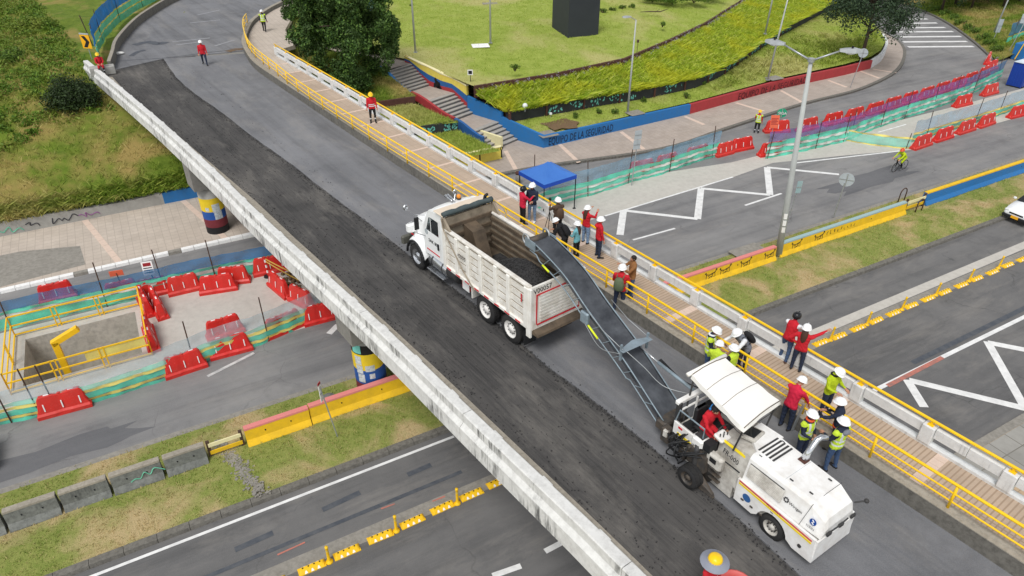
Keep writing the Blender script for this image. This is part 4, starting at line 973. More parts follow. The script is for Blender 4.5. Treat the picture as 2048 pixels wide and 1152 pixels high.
posters(c2, p2, ((R(-118), 1.95, .3, .42), (R(-116), 1.5, .3, .42), (R(-112), 1.05, .3, .42), (R(-75), 1.55, .38, .3), (R(-70), 1.15, .22, .25)))
posters(c2, p2, ((R(-120), 2.5, .42, .4),)); p2.children[-1].data.materials[0] = MATS['mint_paint']

# yellow pipe railings ------------------------------------------------
rl = thing('pipe_railing', 'yellow three rail pipe railing on the kerb between road and footway', 'railing', BR(20, 15.37, DECK + .5))
RB = DECK + .52
rline = smoothline([BR(-14, 15.38), BR(8, 15.38), BR(20, 15.28), BR(31, 15.02), BR(40, 14.98), BR(45.2, 15.1)] + ats([(557, 152), (538, 137), (520, 123), (504, 107), (495, 90), (490, 72), (490, 56), (496, 46)], RB), 110)
for dz, r_ in ((.78, .042), (.50, .026), (.24, .026)):
    m = MB(); m.smooth = True; m.tube(setz(rline, RB + dz), r_, 8); m.build('rail', 'yellow_rail', rl, True)
d = 0; last = None; ps_ = []
for a, b in zip(rline, rline[1:]):
    L = (b - a).length
    while d <= L: ps_.append(a.lerp(b, d / L)); d += 2.05 if a.dot(UB) < 52 else 1.5
    d -= L
sh = (3.0 - ps_[0].dot(UB)) % 2.05
for p in ps_:
    q = V(p.x, p.y, RB) + (UB * sh if p.dot(UB) < 50 else V(0, 0, 0))
    m = MB(); m.smooth = True; m.tube([q, q + V(0, 0, .77)], .036, 8); m.build('post', 'yellow_rail', rl, True)
orl = thing('pipe_railing', 'single yellow pipe rail on brackets along the outer white parapet', 'railing', BR(20, 17.5, WALK + .7))
OZ = 6.10
m = MB(); m.smooth = True; m.tube([BR(s, 17.50, OZ) for s in np.linspace(-14, 54.8, 30)], .045, 8); m.build('rail', 'yellow_rail', orl, True)
for s in posts:
    m = MB(); m.box(BR(s, 17.50, OZ - .09), (.06, .05, .14), R(126)); m.box(BR(s, 17.50, WALK + .68), (.16, .16, .02), R(126)); m.build('bracket', 'yellow_rail', orl, True)
# ================================================================== STREET THINGS
def at2(px, py, z=0): return at(px, py, z)
# ---------------------------------------------------------------- red water filled barriers
def barrier_mesh():
    m = MB(); L, Hh = 1.9, .96
    # outline along the length (chamfered ends), three width stations
    outl = [(-L / 2, 0), (-L / 2, .18), (-L / 2 + .05, .24), (-L / 2 + .17, Hh - .12), (-L / 2 + .26, Hh), (L / 2 - .26, Hh), (L / 2 - .17, Hh - .12), (L / 2 - .05, .24), (L / 2, .18), (L / 2, 0)]
    def half(z): return .27 if z < .2 else .27 - (.27 - .085) * min(1, (z - .2) / .6) if z > .2 else .27
    xs = [-L / 2, -L / 2 + .05, -L / 2 + .17, -L / 2 + .26, -.56, -.5, -.36, -.30, -.06, 0, .06, .30, .36, .5, .56, L / 2 - .26, L / 2 - .17, L / 2 - .05, L / 2]
    def top(x):
        a = L / 2 - abs(x)
        if a < .05: return .18 + a / .05 * .06
        if a < .17: return .24 + (a - .05) / .12 * (Hh - .36)
        if a < .26: return Hh - .12 + (a - .17) / .09 * .12
        return Hh - (.05 if abs(x) < .12 else 0)
    rows = []
    for x in xs:
        t = top(x); rib = .025 if any(abs(abs(x) - c) < .07 for c in (.43, 0.0)) and abs(x) < .5 else 0
        prof = []
        for z, w in ((0.0, .27), (.16, .27), (.24, .20), (t * .62, .15), (t - .03, .09), (t, .07)):
            z = min(z, t); w = max(.05, w - rib * (0 if z < .1 else 1)); prof.append((z, w))
        rows.append([(x, -w, z) for z, w in prof] + [(x, w, z) for z, w in reversed(prof)])
    m.grid(rows); m.add(rows[0], [tuple(range(12))]); m.add(rows[-1], [tuple(reversed(range(12)))])
    return m
WB = thing('water_barrier', 'x', 'barrier', (0, 0, -50), 0, 'red plastic traffic barriers')
_b = barrier_mesh().build('body', 'red_plastic', WB)
for x in (-.62, .0, .62):
    for sgn in (-1, 1):
        m = MB(); m.smooth = False
        m.add([(x - .02, sgn * (.20), .32), (x + .02, sgn * .20, .32), (x + .02, sgn * .135, .64), (x - .02, sgn * .135, .64), (x - .02, sgn * .205, .32), (x + .02, sgn * .205, .32), (x + .02, sgn * .165, .64), (x - .02, sgn * .165, .64)], [(4, 5, 6, 7), (0, 4, 7, 3), (1, 2, 6, 5), (3, 7, 6, 2), (0, 1, 5, 4)])
        m.build('reflective_strip', 'white_sticker', WB)
for x in (-.42, .42):
    m = MB(); m.box((x, 0, .962), (.20, .06, .012)); m.build('top_label', 'white_sticker', WB)
m = MB(); m.lathe([(.07, .90), (.07, .95), (.05, .96)], 12); m.build('filler_cap', 'red_plastic_dull', WB)
for x in (-.5, .5):
    m = MB(); m.box((x, 0, .06), (.34, .548, .09)); m.build('fork_slot', 'red_plastic_dull', WB)
def barrier(pa, pb, label, z=0.0, dull=False, tilt=0, single=None):
    """pa, pb: ends of its base in the survey"""
    a, b = at(*pa, z), at(*pb, z); d = b - a; c = (a + b) / 2
    k = d.length / 1.9; k = max(.85, min(1.15, k))
    o = dup(WB, V(c.x, c.y, z), math.atan2(d.y, d.x) + random.uniform(-.03, .03), label, (k, 1, 1))
    if tilt: o.rotation_euler.x = tilt
    return o
def z5(x, y): return (x / 3.2, 360 + y / 3.2)
def r4(x, y): return (1408 + x / 3.2, y / 3.2)
def r3(x, y): return (1000 + x / 3.2, y / 3.2)
BL = [
 (z5(1085, 735), z5(1290, 690), 'red barrier left of the pair standing at the middle of the works slab'),
 (z5(1280, 728), z5(1525, 690), 'red barrier at the front of the group of three on the works slab'),
 (z5(1400, 665), z5(1605, 645), 'rear red barrier of the three on the works slab, beside the green netting'),
 (z5(1735, 665), z5(1855, 760), 'red barrier set crosswise under the overpass edge, nearer the striped post'),
 (z5(1880, 765), z5(1990, 820), 'red barrier set crosswise behind pale netting just under the overpass'),
 (z5(1700, 1018), z5(1945, 915), 'red barrier on the roadside edge of the works, third from the left bottom corner'),
 (z5(1345, 1140), z5(1620, 1070), 'red barrier on the roadside edge of the works, in front of another behind netting'),
 ((330, 755), (415, 728), 'red barrier on the roadside edge right of the yellow pit railing'),
 ((615, 648), (668, 634), 'red barrier on the roadside edge partly hidden under the overpass'),
 ((78, 834), (186, 806), 'red barrier nearest the lower left corner with two dark stakes beside it'),
 (z5(1325, 1030), z5(1565, 950), 'red barrier standing behind the pale netting on the works slab'),
 (z5(905, 760), z5(975, 880), 'left one of the two narrow red barriers seen end on beside the pit railing'),
 (z5(975, 750), z5(1060, 915), 'right one of the two red barriers seen end on beside the pit railing'),
 (z5(950, 945), z5(990, 1110), 'front one of the red barriers seen end on at the pit railing corner'),
 (z5(255, 790), z5(500, 735), 'red barrier showing purple through the blue netting at the left'),
 (z5(700, 800), z5(900, 755), 'red barrier whose foot shows below the green netting behind the pit'),
 (z5(905, 752), z5(1080, 712), 'red barrier almost hidden behind the green netting next to the white notice'),
 (z5(1620, 612), z5(1850, 565), 'red barrier low behind the green netting beside the overpass'),
]
RW = [
 (r3(1395, 1000), r3(1465, 982), 'short end of a red barrier where the green netting right of the tent stops'),
 (r3(1470, 975), r3(1610, 945), 'bright red barrier right of the green netting, by the gap in the works fence'),
 (r4(380, 848), r4(545, 842), 'red barrier behind the orange sign next to the traffic guard'),
 (r4(575, 850), r4(740, 812), 'first red barrier of the long row behind the purple netting'),
 (r4(760, 808), r4(880, 780), 'second red barrier of the row behind the purple netting'),
 (r4(895, 778), r4(1015, 748), 'third red barrier of the row behind the purple netting'),
 (r4(1030, 742), r4(1140, 712), 'fourth red barrier of the row behind the purple netting'),
 (r4(1150, 706), r4(1250, 678), 'fifth red barrier of the row behind the purple netting'),
 (r4(1262, 672), r4(1355, 645), 'sixth red barrier of the row behind the purple netting'),
 (r4(1370, 640), r4(1460, 612), 'seventh red barrier of the row behind the purple netting'),
 (r4(1470, 606), r4(1560, 580), 'eighth red barrier of the row behind the purple netting'),
 (r4(1572, 574), r4(1650, 548), 'ninth red barrier of the row behind the purple netting'),
 (r4(1660, 542), r4(1735, 515), 'tenth red barrier of the row where the netting turns blue'),
 (r4(1750, 505), r4(1815, 475), 'eleventh red barrier of the row before the far road bend'),
 (r4(1790, 462), r4(1868, 438), 'far red barrier at the end of the row by the blue toilet cabin'),
 (r4(1795, 432), r4(1826, 372), 'farthest red barrier seen end on at the road bend'),
 (r4(1590, 692), r4(1708, 662), 'loose red barrier with a white notice inside the works area'),
 (r4(1762, 622), r4(1882, 588), 'loose red barrier in front of the blue toilet cabin'),
 (r4(1325, 962), r4(1448, 920), 'broken red barrier at the near corner of the right hand works fence'),
 (r4(1460, 915), r4(1588, 872), 'second red barrier of the right hand row beside the cycling lane'),
 (r4(1602, 866), r4(1735, 824), 'third red barrier of the right hand row beside the cycling lane'),
 (r4(1742, 822), r4(1855, 786), 'fourth red barrier of the right hand row, before the gap'),
 (r4(1938, 762), r4(2060, 730), 'red barrier cut by the right edge of the picture after the gap'),
 (r4(375, 1015), r4(530, 990), 'red barrier wrapped under green striped netting left of the tall lamp'),
 (r4(600, 975), r4(700, 950), 'red barrier foot under the striped netting right of the tall lamp'),
 (r3(840, 1140), r3(1010, 1105), 'red barrier foot below the striped netting nearest the blue tent'),
 (r3(1015, 1100), r3(1160, 1062), 'red barrier foot below the striped netting in the middle of that run'),
 (r3(1170, 1055), r3(1390, 1000), 'red barrier foot below the striped netting at its far end'),
]
for a, b, l in BL + RW:
    o = barrier(a, b, l)
    if 'foot' in l or 'wrapped' in l: o.location += NR * .42
for ch in list(WB.children): bpy.data.objects.remove(ch)
bpy.data.objects.remove(WB)

# ---------------------------------------------------------------- netting fences
def netting(name, label, base, bands, posts=(), post_h=1.6, sway=.06, z=0.0, n=None, lean=0):
    """base: plan line; bands: (z0, z1, material, part name) curtains hung on stakes"""
    t = thing(name, label, 'fence', V(base[0].x, base[0].y, z))
    L = sum((b - a).length for a, b in zip(base, base[1:])); n = n or max(12, int(L * 5)); ln = resample(base, n)
    from mathutils import noise as mn
    off = offset(ln, 1.0)
    for z0, z1, mt, nm in bands:
        rows = []; nv = max(2, int((z1 - z0) / .16) + 1)
        for j in range(nv):
            f = j / (nv - 1); row = []
            for i, p in enumerate(ln):
                dirn = (off[i] - p); w = sway * mn.noise(V(i * .31, f * 2 + z0 * 3, 5.2)) + .02 * math.sin(i * 1.9 + f * 3)
                sag = .06 * mn.noise(V(i * .12, 9.1, z1)) if j == nv - 1 else 0
                row.append(V(p.x + dirn.x * w, p.y + dirn.y * w, z + z0 + (z1 - z0) * f + sag))
            rows.append(row)
        m = MB(); m.smooth = True; m.grid(rows); m.build(nm, mt, t, True)
    for f in posts:
        k = min(n - 1, int(f * (n - 1))); p = ln[k]; m = MB(); ln_ = RNG.normal(scale=.07, size=2)
        m.tube([V(p.x, p.y, z - .02), V(p.x + ln_[0], p.y + ln_[1], z + post_h)], .028, 6); m.build('stake', 'rust_post', t, True)
    return t
G_STR = lambda h=1.0: [(.0, .16 * h, 'net_green', 'green_net'), (.16 * h, .30 * h, 'net_white', 'white_stripe'), (.30 * h, .56 * h, 'net_green', 'green_net'), (.56 * h, .72 * h, 'net_white', 'white_stripe'), (.72 * h, h, 'net_green', 'green_net')]
Y_STR = [(0, .16, 'net_green', 'green_net'), (.16, .30, 'net_yellow', 'yellow_tape'), (.30, .58, 'net_green', 'green_net'), (.58, .74, 'net_yellow', 'yellow_tape'), (.74, .95, 'net_green_thin', 'green_net')]
netting('netting_fence', 'long green and blue netting fence behind the yellow railed pit', ats([(-60, 680), (0, 663), (110, 636), (222, 612), (345, 583), (450, 560), (520, 546), (585, 532)]),
        [(0, .12, 'net_green_thin', 'net_hem'), (.12, .6, 'net_green', 'green_net'), (.6, .78, 'net_white', 'white_stripe'), (.78, .95, 'net_green', 'green_net'), (.95, 1.5, 'net_blue', 'blue_net')], (.12, .40, .58, .74, .95), 2.5, .10)
netting('netting_fence', 'pale see-through netting fence along the roadside of the left works', ats([(-60, 862), (60, 838), (190, 806), (325, 762), (420, 722), (520, 690), (610, 652), (680, 622)]),
        Y_STR + [(.95, 1.6, 'net_pale', 'pale_net')], (.10, .16, .2, .55, .77), 2.4, .08)
netting('netting_fence', 'striped green and blue netting fence between the tent and the red barriers', ats([(1045, 428), (1110, 408), (1180, 392), (1262, 365), (1320, 350), (1400, 322), (1436, 312)]),
        G_STR(1.05) + [(1.05, 1.9, 'net_blue_thin', 'blue_net')], (.3, .5, .72, .97), 2.4, .12)
netting('netting_fence', 'striped green netting fence with purple upper net right of the tall lamp', ats([(1530, 318), (1560, 312), (1620, 300), (1690, 283)]),
        G_STR(1.2) + [(1.2, 2.0, 'net_purple', 'purple_net')], (.03, .35, .62, .98), 2.1, .14)
netting('netting_fence', 'long purple topped netting fence in front of the far row of red barriers', ats([(1690, 283), (1740, 262), (1800, 240), (1860, 220), (1920, 200)]),
        G_STR(1.15) + [(1.15, 1.95, 'net_purple', 'purple_net')], (.05, .3, .5, .75, .95), 2.3, .12)
netting('netting_fence', 'blue topped netting fence reaching the blue toilet cabin', ats([(1920, 200), (1950, 185), (1978, 172), (2000, 160)]),
        G_STR(1.1) + [(1.1, 1.9, 'net_blue', 'blue_net')], (.3, .9), 2.3, .10)
netting('netting_fence', 'green netting strung across the works area with yellow edges', ats([(1690, 281), (1740, 290), (1790, 296), (1818, 298)]),
        [(0, .1, 'net_yellow', 'yellow_tape'), (.1, .75, 'net_green_thin', 'green_net'), (.75, .88, 'net_yellow', 'yellow_tape')], (0.98,), 1.2, .10)
netting('netting_fence', 'pale blue netting fence behind the right hand red barriers', ats([(1822, 285), (1880, 268), (1960, 244), (2050, 214), (2140, 186)]),
        Y_STR[:4] + [(.74, 1.7, 'net_blue_thin', 'blue_net')], (.08, .35, .5, .72, .9), 2.1, .10)
netting('netting_fence', 'bright blue and green netting fence above the far left road bend', ats([(200, 122), (196, 98), (210, 70), (238, 40), (275, 15), (330, -12), (420, -40)], 5.2),
        [(0, .55, 'net_green', 'green_net'), (.55, .66, 'net_yellow', 'yellow_tape'), (.66, 1.1, 'net_green', 'green_net'), (1.1, 1.22, 'net_yellow', 'yellow_tape'), (1.22, 2.3, 'net_blue_dense', 'blue_net')], (.04, .2, .42, .6), 2.6, .10, 5.0)
netting('netting_fence', 'blue and green netting fence at the top right edge', ats([(2008, 96), (2030, 88), (2060, 78), (2120, 60)]),
        [(0, .3, 'net_green', 'green_net'), (.3, .4, 'net_yellow', 'yellow_tape'), (.4, 1.1, 'net_green', 'green_net'), (1.1, 1.22, 'net_yellow', 'yellow_tape'), (1.22, 2.6, 'net_blue', 'blue_net')], (.1, .6), 2.8, .10)
netting('netting_fence', 'scrap of blue netting beside the cypress at the top', ats([(735, 18), (752, 20), (765, 14)], 4.6), [(0, 1.5, 'net_blue', 'blue_net')], (.1, .9), 1.7, .1, 4.5)
# warning tape posts
def stake(label, p, h, z=0.0, mt='rust_post', r=.03, lean=(0, 0)):
    m = MB(); m.tube([(0, 0, 0), (lean[0], lean[1], h)], r, 8); o = m.build('stake', mt); o.location = V(p.x, p.y, z); return tag(o, label, 'post')
stake('bare dark stake standing in the far pavement behind the blue tent', at(1069, 342), 1.2)
stake('lone dark stake leaning by the chevron sign on the left hillside', at(186, 90, 5), 2.6, 4.7, 'rust_post', .04, (-.4, .1))
dp = thing('delineator_post', 'red and white banded post on a black foot by the crosswise red barriers', 'post', at(537, 553))
for k in range(7):
    m = MB(); m.lathe([(.05, .08 + k * .16), (.05, .24 + k * .16)], 10); m.build('band', 'red_plastic' if k % 2 == 0 else 'white_sticker', dp)
m = MB(); m.lathe([(.24, 0), (.22, .07), (.06, .10)], 14); m.build('foot', 'black_paint', dp)
tp = thing('warning_tape', 'yellow caution tape strung from the banded post to the overpass pier', 'tape', at(537, 553))
for z0, z1 in ((1.05, .6), (.9, .15)):
    a = at(537, 553); b = at(655, 590); m = MB(); ps2 = [V(a.x + (b.x - a.x) * f, a.y + (b.y - a.y) * f, z0 + (z1 - z0) * f - .15 * math.sin(math.pi * f)) for f in np.linspace(0, 1, 12)]
    m.grid([ps2, lift(ps2, .08)]); m.build('tape', 'net_tape', tp, True)
m = MB()
for k in range(160): 
    p = at(600 + random.gauss(0, 16), 556 + random.gauss(0, 9)); m.ball((p.x, p.y, .02 + random.random() * .12), random.uniform(.03, .12), 6, 4)
o = m.build('rubble', 'soil'); tag(o, 'small heap of brown rubble under the overpass edge', 'rubble', kind='stuff')
m = MB()
for k in range(420):
    f = random.random(); p = at(440 + 85 * f + random.gauss(0, 9), 890 + 105 * f + random.gauss(0, 4)); m.box((p.x, p.y, .2), (random.uniform(.03, .14), random.uniform(.03, .1), random.uniform(.03, .08)), random.random() * 6)
o = m.build('broken_stones', 'old_concrete'); tag(o, 'strip of broken stones crossing the median at the barrier gap', 'stones', kind='stuff')

# ---------------------------------------------------------------- yellow frame railing of the pit
def pit_frame(label, a, b, n, mesh=None):
    t = thing('pit_railing', label, 'railing', a, 0, 'yellow railing round the pit'); d = b - a
    for z in (.12, .6, 1.08):
        m = MB(); m.box((a + b) / 2 + V(0, 0, z), (d.length, .05, .06), math.atan2(d.y, d.x)); m.build('rail', 'yellow_paint', t, True)
    for k in range(n + 1):
        for o_ in ((-.09, .09) if 0 < k < n else (0,)):
            p = a + d * (k / n) + d.normalized() * o_; m = MB(); m.box(p + V(0, 0, .56), (.05, .05, 1.12), math.atan2(d.y, d.x)); m.build('post', 'yellow_paint', t, True)
    return t
q = [RD(-7.5, 29.2), RD(-2.1, 29.2), RD(-2.1, 33.75), RD(-7.5, 33.75)]
pit_frame('yellow pit railing on the far side in front of the green netting', q[3], q[2], 3)
pit_frame('yellow pit railing on the right side beside the red barriers', q[2], q[1], 2)
pit_frame('yellow pit railing on the left side at the picture edge', q[3], q[0], 2)
nr = pit_frame('yellow pit railing on the near side behind pale netting', q[0], q[1], 3)
m = MB(); a, b = q[0].lerp(q[1], .55), q[0].lerp(q[1], .98)
m.quad(a + V(0, 0, .62), b + V(0, 0, .62), b + V(0, 0, 1.05), a + V(0, 0, 1.05)); m.build('mesh_panel', 'net_yellow', nr, True)
jb = thing('jib_post', 'bright yellow steel post with a short bent arm in the pit', 'post', RD(-5.6, 30.6, -3.2))
m = MB(); m.box((0, 0, 2.15), (.26, .26, 4.3), R(29)); m.build('column', 'yellow_paint', jb)
m = MB(); d = UR; m.box(V(0, 0, 4.28) + d * .45 + V(0, 0, .18), (1.2, .26, .24), Euler((0, R(-22), R(29))).to_matrix()); m.build('arm', 'yellow_paint', jb)
m = MB(); m.box((0, 0, .06), (.6, .6, .12), R(29)); m.build('base_plate', 'yellow_paint', jb)

# ---------------------------------------------------------------- concrete median barriers
PROF = [(-.30, 0), (-.30, .12), (-.15, .34), (-.10, .86), (.10, .86), (.15, .34), (.30, .12), (.30, 0)]
def jersey(label, s0, s1, t, body, cap=None, scal=1.0, group='concrete median barriers', curve=None):
    b = thing('median_barrier', label, 'barrier', RD((s0 + s1) / 2, t, .12), 0, group); n = 1
    rows = []
    ns = max(2, int((s1 - s0) / 1.5) + 1)
    for k in range(ns):
        s = s0 + (s1 - s0) * k / (ns - 1); tt = t + (curve(s) if curve else 0); rows.append([RD(s, tt + y, .1 + z * scal) for y, z in PROF])
    m = MB(); m.grid(rows); m.add(rows[0], [tuple(range(8))]); m.add(rows[-1], [tuple(reversed(range(8)))]); m.build('block', body, b, True)
    if cap:
        m = MB(); w = .112; rows = []
        for k in range(ns):
            s = s0 + (s1 - s0) * k / (ns - 1); tt = t + (curve(s) if curve else 0); z1 = .1 + .86 * scal
            rows.append([RD(s, tt + y, z) for y, z in ((-w - .006, z1 - .07), (-w, z1 + .008), (w, z1 + .008), (w + .006, z1 - .07))])
        m.grid(rows); m.build('painted_cap', cap, b, True)
    for f in (.3, .7):
        m = MB(); p = RD(s0 + (s1 - s0) * f, t - .128 + (curve(s0) if curve else 0), .1 + .55 * scal); m.lathe([(.035, -.02), (.035, .01)], 8, 'y', p); m.build('lifting_hole', 'black_paint', b, True)
    return b
def pst(px, py): return st(at(px, py, .15))
s_end = pst(420, 925)[0]
# grey pieces, right to left from the gap
for k, (xa, xb, l) in enumerate(((336, 421, 'first from the gap, cleanest face'), (230, 333, 'second from the gap, with faint green graffiti'), (130, 228, 'third from the gap, streaked black'), (20, 128, 'fourth from the gap, leaning stain lines'), (-90, 18, 'cut by the left edge of the picture'))):
    ya = 945 + (421 - xb) * .345 - 18; a = pst(xb, 928 + (421 - xb) * .335)[0]; b2 = pst(xa, 928 + (421 - xa) * .335)[0]
    jb_ = jersey('grey weathered concrete median barrier, ' + l, b2 + .03, a - .03, 21.35, 'barrier_concrete', 'kerb_top', 1.0)
    if k == 1:
        m = MB(); m.tube(smoothline([RD(b2 + .6 + i * .16, 21.35 - .150, .45 + .3 * random.random()) for i in range(8)], 40), .02, 4); m.build('graffiti', 'graffiti_green', jb_, True)
ya0 = pst(497, 893)[0]
jersey('yellow barrier with pink top right of the board gap, cracked end', ya0, ya0 + 2.4, 21.45, 'yellow_wall', 'pink_cap')
jersey('long yellow barrier with pink top beside the tricolour pier', ya0 + 2.44, ya0 + 6.6, 21.5, 'yellow_wall', 'pink_cap')
jersey('yellow barrier with pink top disappearing under the overpass', ya0 + 6.64, ya0 + 9.6, 21.55, 'yellow_wall', 'pink_cap')
rr0, rr1, rr2 = pst(1395, 568)[0], pst(1548, 516)[0], pst(1806, 428)[0]
y1 = jersey('yellow barrier with pink top and painted faces left of the tall lamp', rr0 - 4, rr1 - .15, 21.75, 'yellow_wall', 'pink_cap')
y2 = jersey('yellow barrier with pale blue top and scrawled writing right of the tall lamp', rr1 + .25, rr2, 21.85, 'yellow_wall', 'teal_cap')
jersey('long blue barrier with yellow top running to the right edge', pst(1843, 410)[0], 75, 22.0, 'blue_wall', 'yellow_wall', 1.05)
def facepaint(parent, s, t, sc_=1.0):
    """simple line drawing: shield outline, ears, teeth"""
    def L(pts, r=.020):
        m = MB(); m.tube([RD(s + x * sc_, t - (.145 - .055 * (z - .3)), .12 + z * sc_) for x, z in pts], r, 4); m.build('painted_line', 'text_black', parent, True)
    L([(-.34, .62), (-.28, .52), (-.3, .3), (-.1, .16), (.12, .18), (.3, .36), (.26, .56), (.36, .68)]); L([(-.28, .55), (-.05, .50), (.26, .58)])
    L([(-.2, .28), (-.05, .36), (.15, .4), (.2, .3), (0, .2), (-.2, .28)]); L([(-.05, .36), (-.04, .22)]); L([(.06, .38), (.07, .23)])
    L([(-.18, .44), (-.08, .46)]); L([(.06, .48), (.16, .50)]); L([(-.38, .6), (-.34, .68), (-.3, .62)]); L([(.32, .7), (.38, .76), (.4, .68)])
for px in (1412, 1440, 1480, 1526): facepaint(y1, pst(px, 560 - (px - 1412) * .36)[0], 21.75)
for px in (1583, 1628): facepaint(y2, pst(px, 500 - (px - 1583) * .34)[0], 21.85)
m = MB(); sx = pst(1648, 482)[0]; rn = random.Random(4)
for k in range(9):
    x = sx + k * .28; zz = [(x + rn.uniform(-.02, .1), rn.uniform(.42, .72)) for _ in range(4)]; m.tube([RD(a, 21.85 - (.145 - .055 * (z - .3)), .1 + z) for a, z in zz], .014, 4)
m.build('scrawled_writing', 'text_black', y2, True)
# board across the left gap, board gate and hoops at the right gap
bg_ = thing('board_fence', 'two weathered boards on rusty posts closing the left barrier gap', 'fence', at(455, 905, .15))
sa, sb = pst(424, 915)[0], pst(488, 893)[0]
for s in (sa, sb): m = MB(); m.box(RD(s, 21.4, .5), (.12, .1, .9), R(29)); m.build('post', 'rust_post', bg_, True)
for z in (.42, .78): m = MB(); m.box(RD((sa + sb) / 2, 21.34, z), (sb - sa, .04, .16), R(29)); m.build('board', 'cream_coping' if z > .6 else 'yellow_wall', bg_, True)
gt = thing('board_fence', 'short yellow and brown board fence in the right barrier gap', 'fence', at(1825, 420, .15))
sa, sb = pst(1809, 425)[0], pst(1842, 412)[0]
for s in (sa, sb): m = MB(); m.box(RD(s, 21.9, .55), (.1, .1, .95), R(29)); m.build('post', 'rust_post', gt, True)
for z in (.45, .8): m = MB(); m.box(RD((sa + sb) / 2, 21.84, z), (sb - sa, .04, .18), R(29)); m.build('board', 'cream_coping' if z > .6 else 'yellow_wall', gt, True)
for l, (px, py) in (('dark steel hoop behind the yellow barrier end', (1802, 402)), ('dark steel hoop in front of the blue barrier end', (1836, 424))):
    p = at(px, py, .15); m = MB(); m.smooth = True; m.tube([UR * -.3, UR * -.3 + V(0, 0, .5)] + [UR * (-.3 * math.cos(k)) + V(0, 0, .55 + .32 * math.sin(k)) for k in np.linspace(.2, math.pi - .2, 9)] + [UR * .3 + V(0, 0, .5), UR * .3], .035, 8); o = m.build('steel_hoop', 'rust_post'); o.location = p; tag(o, l, 'hoop')

# ---------------------------------------------------------------- yellow lane separators and flexible posts
LS = thing('lane_separator', 'x', 'lane separator', (0, 0, -50), 0, 'yellow lane separators')
m = MB(); L, W, Hh = .86, .30, .15
rows = []
for x, k in ((-L / 2, .25), (-L / 2 + .06, .9), (-L / 2 + .1, 1), (L / 2 - .1, 1), (L / 2 - .06, .9), (L / 2, .25)):
    rows.append([(x, -W / 2, 0), (x, -W / 2, .03), (x, -W / 2 + .1, Hh * k), (x, W / 2 - .1, Hh * k), (x, W / 2, .03), (x, W / 2, 0)])
m.grid(rows); m.add(rows[0], [tuple(range(6))]); m.add(rows[-1], [tuple(reversed(range(6)))]); m.build('body', 'yellow_paint', LS)
for x in (-.27, -.09, .09, .27):
    m = MB(); m.lathe([(.028, 0), (.028, .012)], 8, c=(x, .01, Hh - .006)); m.build('bolt', 'black_paint', LS)
for x in (-.2, 0, .2):
    for sg in (-1, 1):
        m = MB(); y0, y1 = sg * (W / 2 - .005), sg * (W / 2 - .085); m.add([(x - .05, y0 + sg * .008, .045), (x + .05, y0 + sg * .008, .045), (x + .012, y1 + sg * .012, .115), (x - .012, y1 + sg * .012, .115)], [(0, 1, 2, 3) if sg < 0 else (3, 2, 1, 0)]); m.build('reflector', 'white_sticker', LS)
FP = thing('flexible_post', 'x', 'post', (0, 0, -50), 0, 'yellow flexible posts')
m = MB(); m.smooth = True; m.lathe([(.12, 0), (.12, .04), (.07, .07), (.05, .12), (.045, .68), (.055, .70), (.05, .76)], 12); m.build('post', 'yellow_paint', FP)
for z in (.38, .54): m = MB(); m.smooth = True; m.lathe([(.047, z), (.047, z + .07)], 12, cap=False); m.build('band', 'net_tape', FP)
ordn = ['first', 'second', 'third', 'fourth', 'fifth', 'sixth', 'seventh', 'eighth', 'ninth', 'tenth', 'eleventh', 'twelfth', 'thirteenth', 'fourteenth']
for k, (x, y) in enumerate(((544, 1170), (624, 1136), (694, 1105), (761, 1074), (825, 1044), (885, 1016), (943, 990), (996, 965))):
    dup(LS, at(x, y), R(29) + random.uniform(-.03, .03), ordn[k] + ' yellow lane separator from the bottom edge, left of the overpass')
for k, (x, y) in enumerate(((659, 1124), (793, 1062), (915, 1007))): dup(FP, at(x, y), 0, ordn[k] + ' yellow flexible post from the bottom edge, left of the overpass')
for k, (x, y) in enumerate(((1641, 686), (1677, 673), (1715, 657), (1751, 642), (1786, 627), (1821, 612), (1855, 598), (1888, 585), (1922, 571), (1952, 558), (1984, 545), (2014, 531), (2044, 519))):
    dup(LS, at(x, y), R(29) + random.uniform(-.03, .03), ordn[k] + ' yellow lane separator counted from the overpass parapet on the right')
for k, (x, y) in enumerate(((1660, 681), (1733, 650), (1803, 620), (1871, 591), (1937, 563), (1996, 537))):
    o = dup(FP, at(x, y), 0, ordn[k] + ' yellow flexible post counted from the overpass parapet on the right'); o.rotation_euler.y = .06
for r_ in (LS, FP):
    for ch in list(r_.children): bpy.data.objects.remove(ch)
    bpy.data.objects.remove(r_)

# ---------------------------------------------------------------- lamps, poles, signs
def cobra(m, a, d, k=1.0):
    """luminaire head at a pointing along d"""
    sd = Vector((-d.y, d.x, 0)); u = V(0, 0, 1)
    for x0, x1, w0, w1, z0, z1 in ((0, .25, .07, .14, .06, .09), (.25, .6, .14, .17, .09, .11), (.6, .85, .17, .10, .11, .06)):
        p = lambda x, y, z: a + d * x * k + sd * y * k + u * z * k
        m.hexa([p(x0, -w0, -z0 * .6), p(x1, -w1, -z1 * .6), p(x1, w1, -z1 * .6), p(x0, w0, -z0 * .6), p(x0, -w0 * .7, z0), p(x1, -w1 * .7, z1), p(x1, w1 * .7, z1), p(x0, w0 * .7, z0)])
lp = thing('street_lamp', 'tall concrete street lamp with two arms rising from the median', 'street lamp', at(1556, 514, .1))
m = MB(); m.smooth = True; LH = 10.55; lx = -.65; m.tube([(0, 0, 0), (lx * .3, 0, LH * .3), (lx, 0, LH)], [.19, .16, .09], 14); m.build('pole', 'pole_grey', lp)
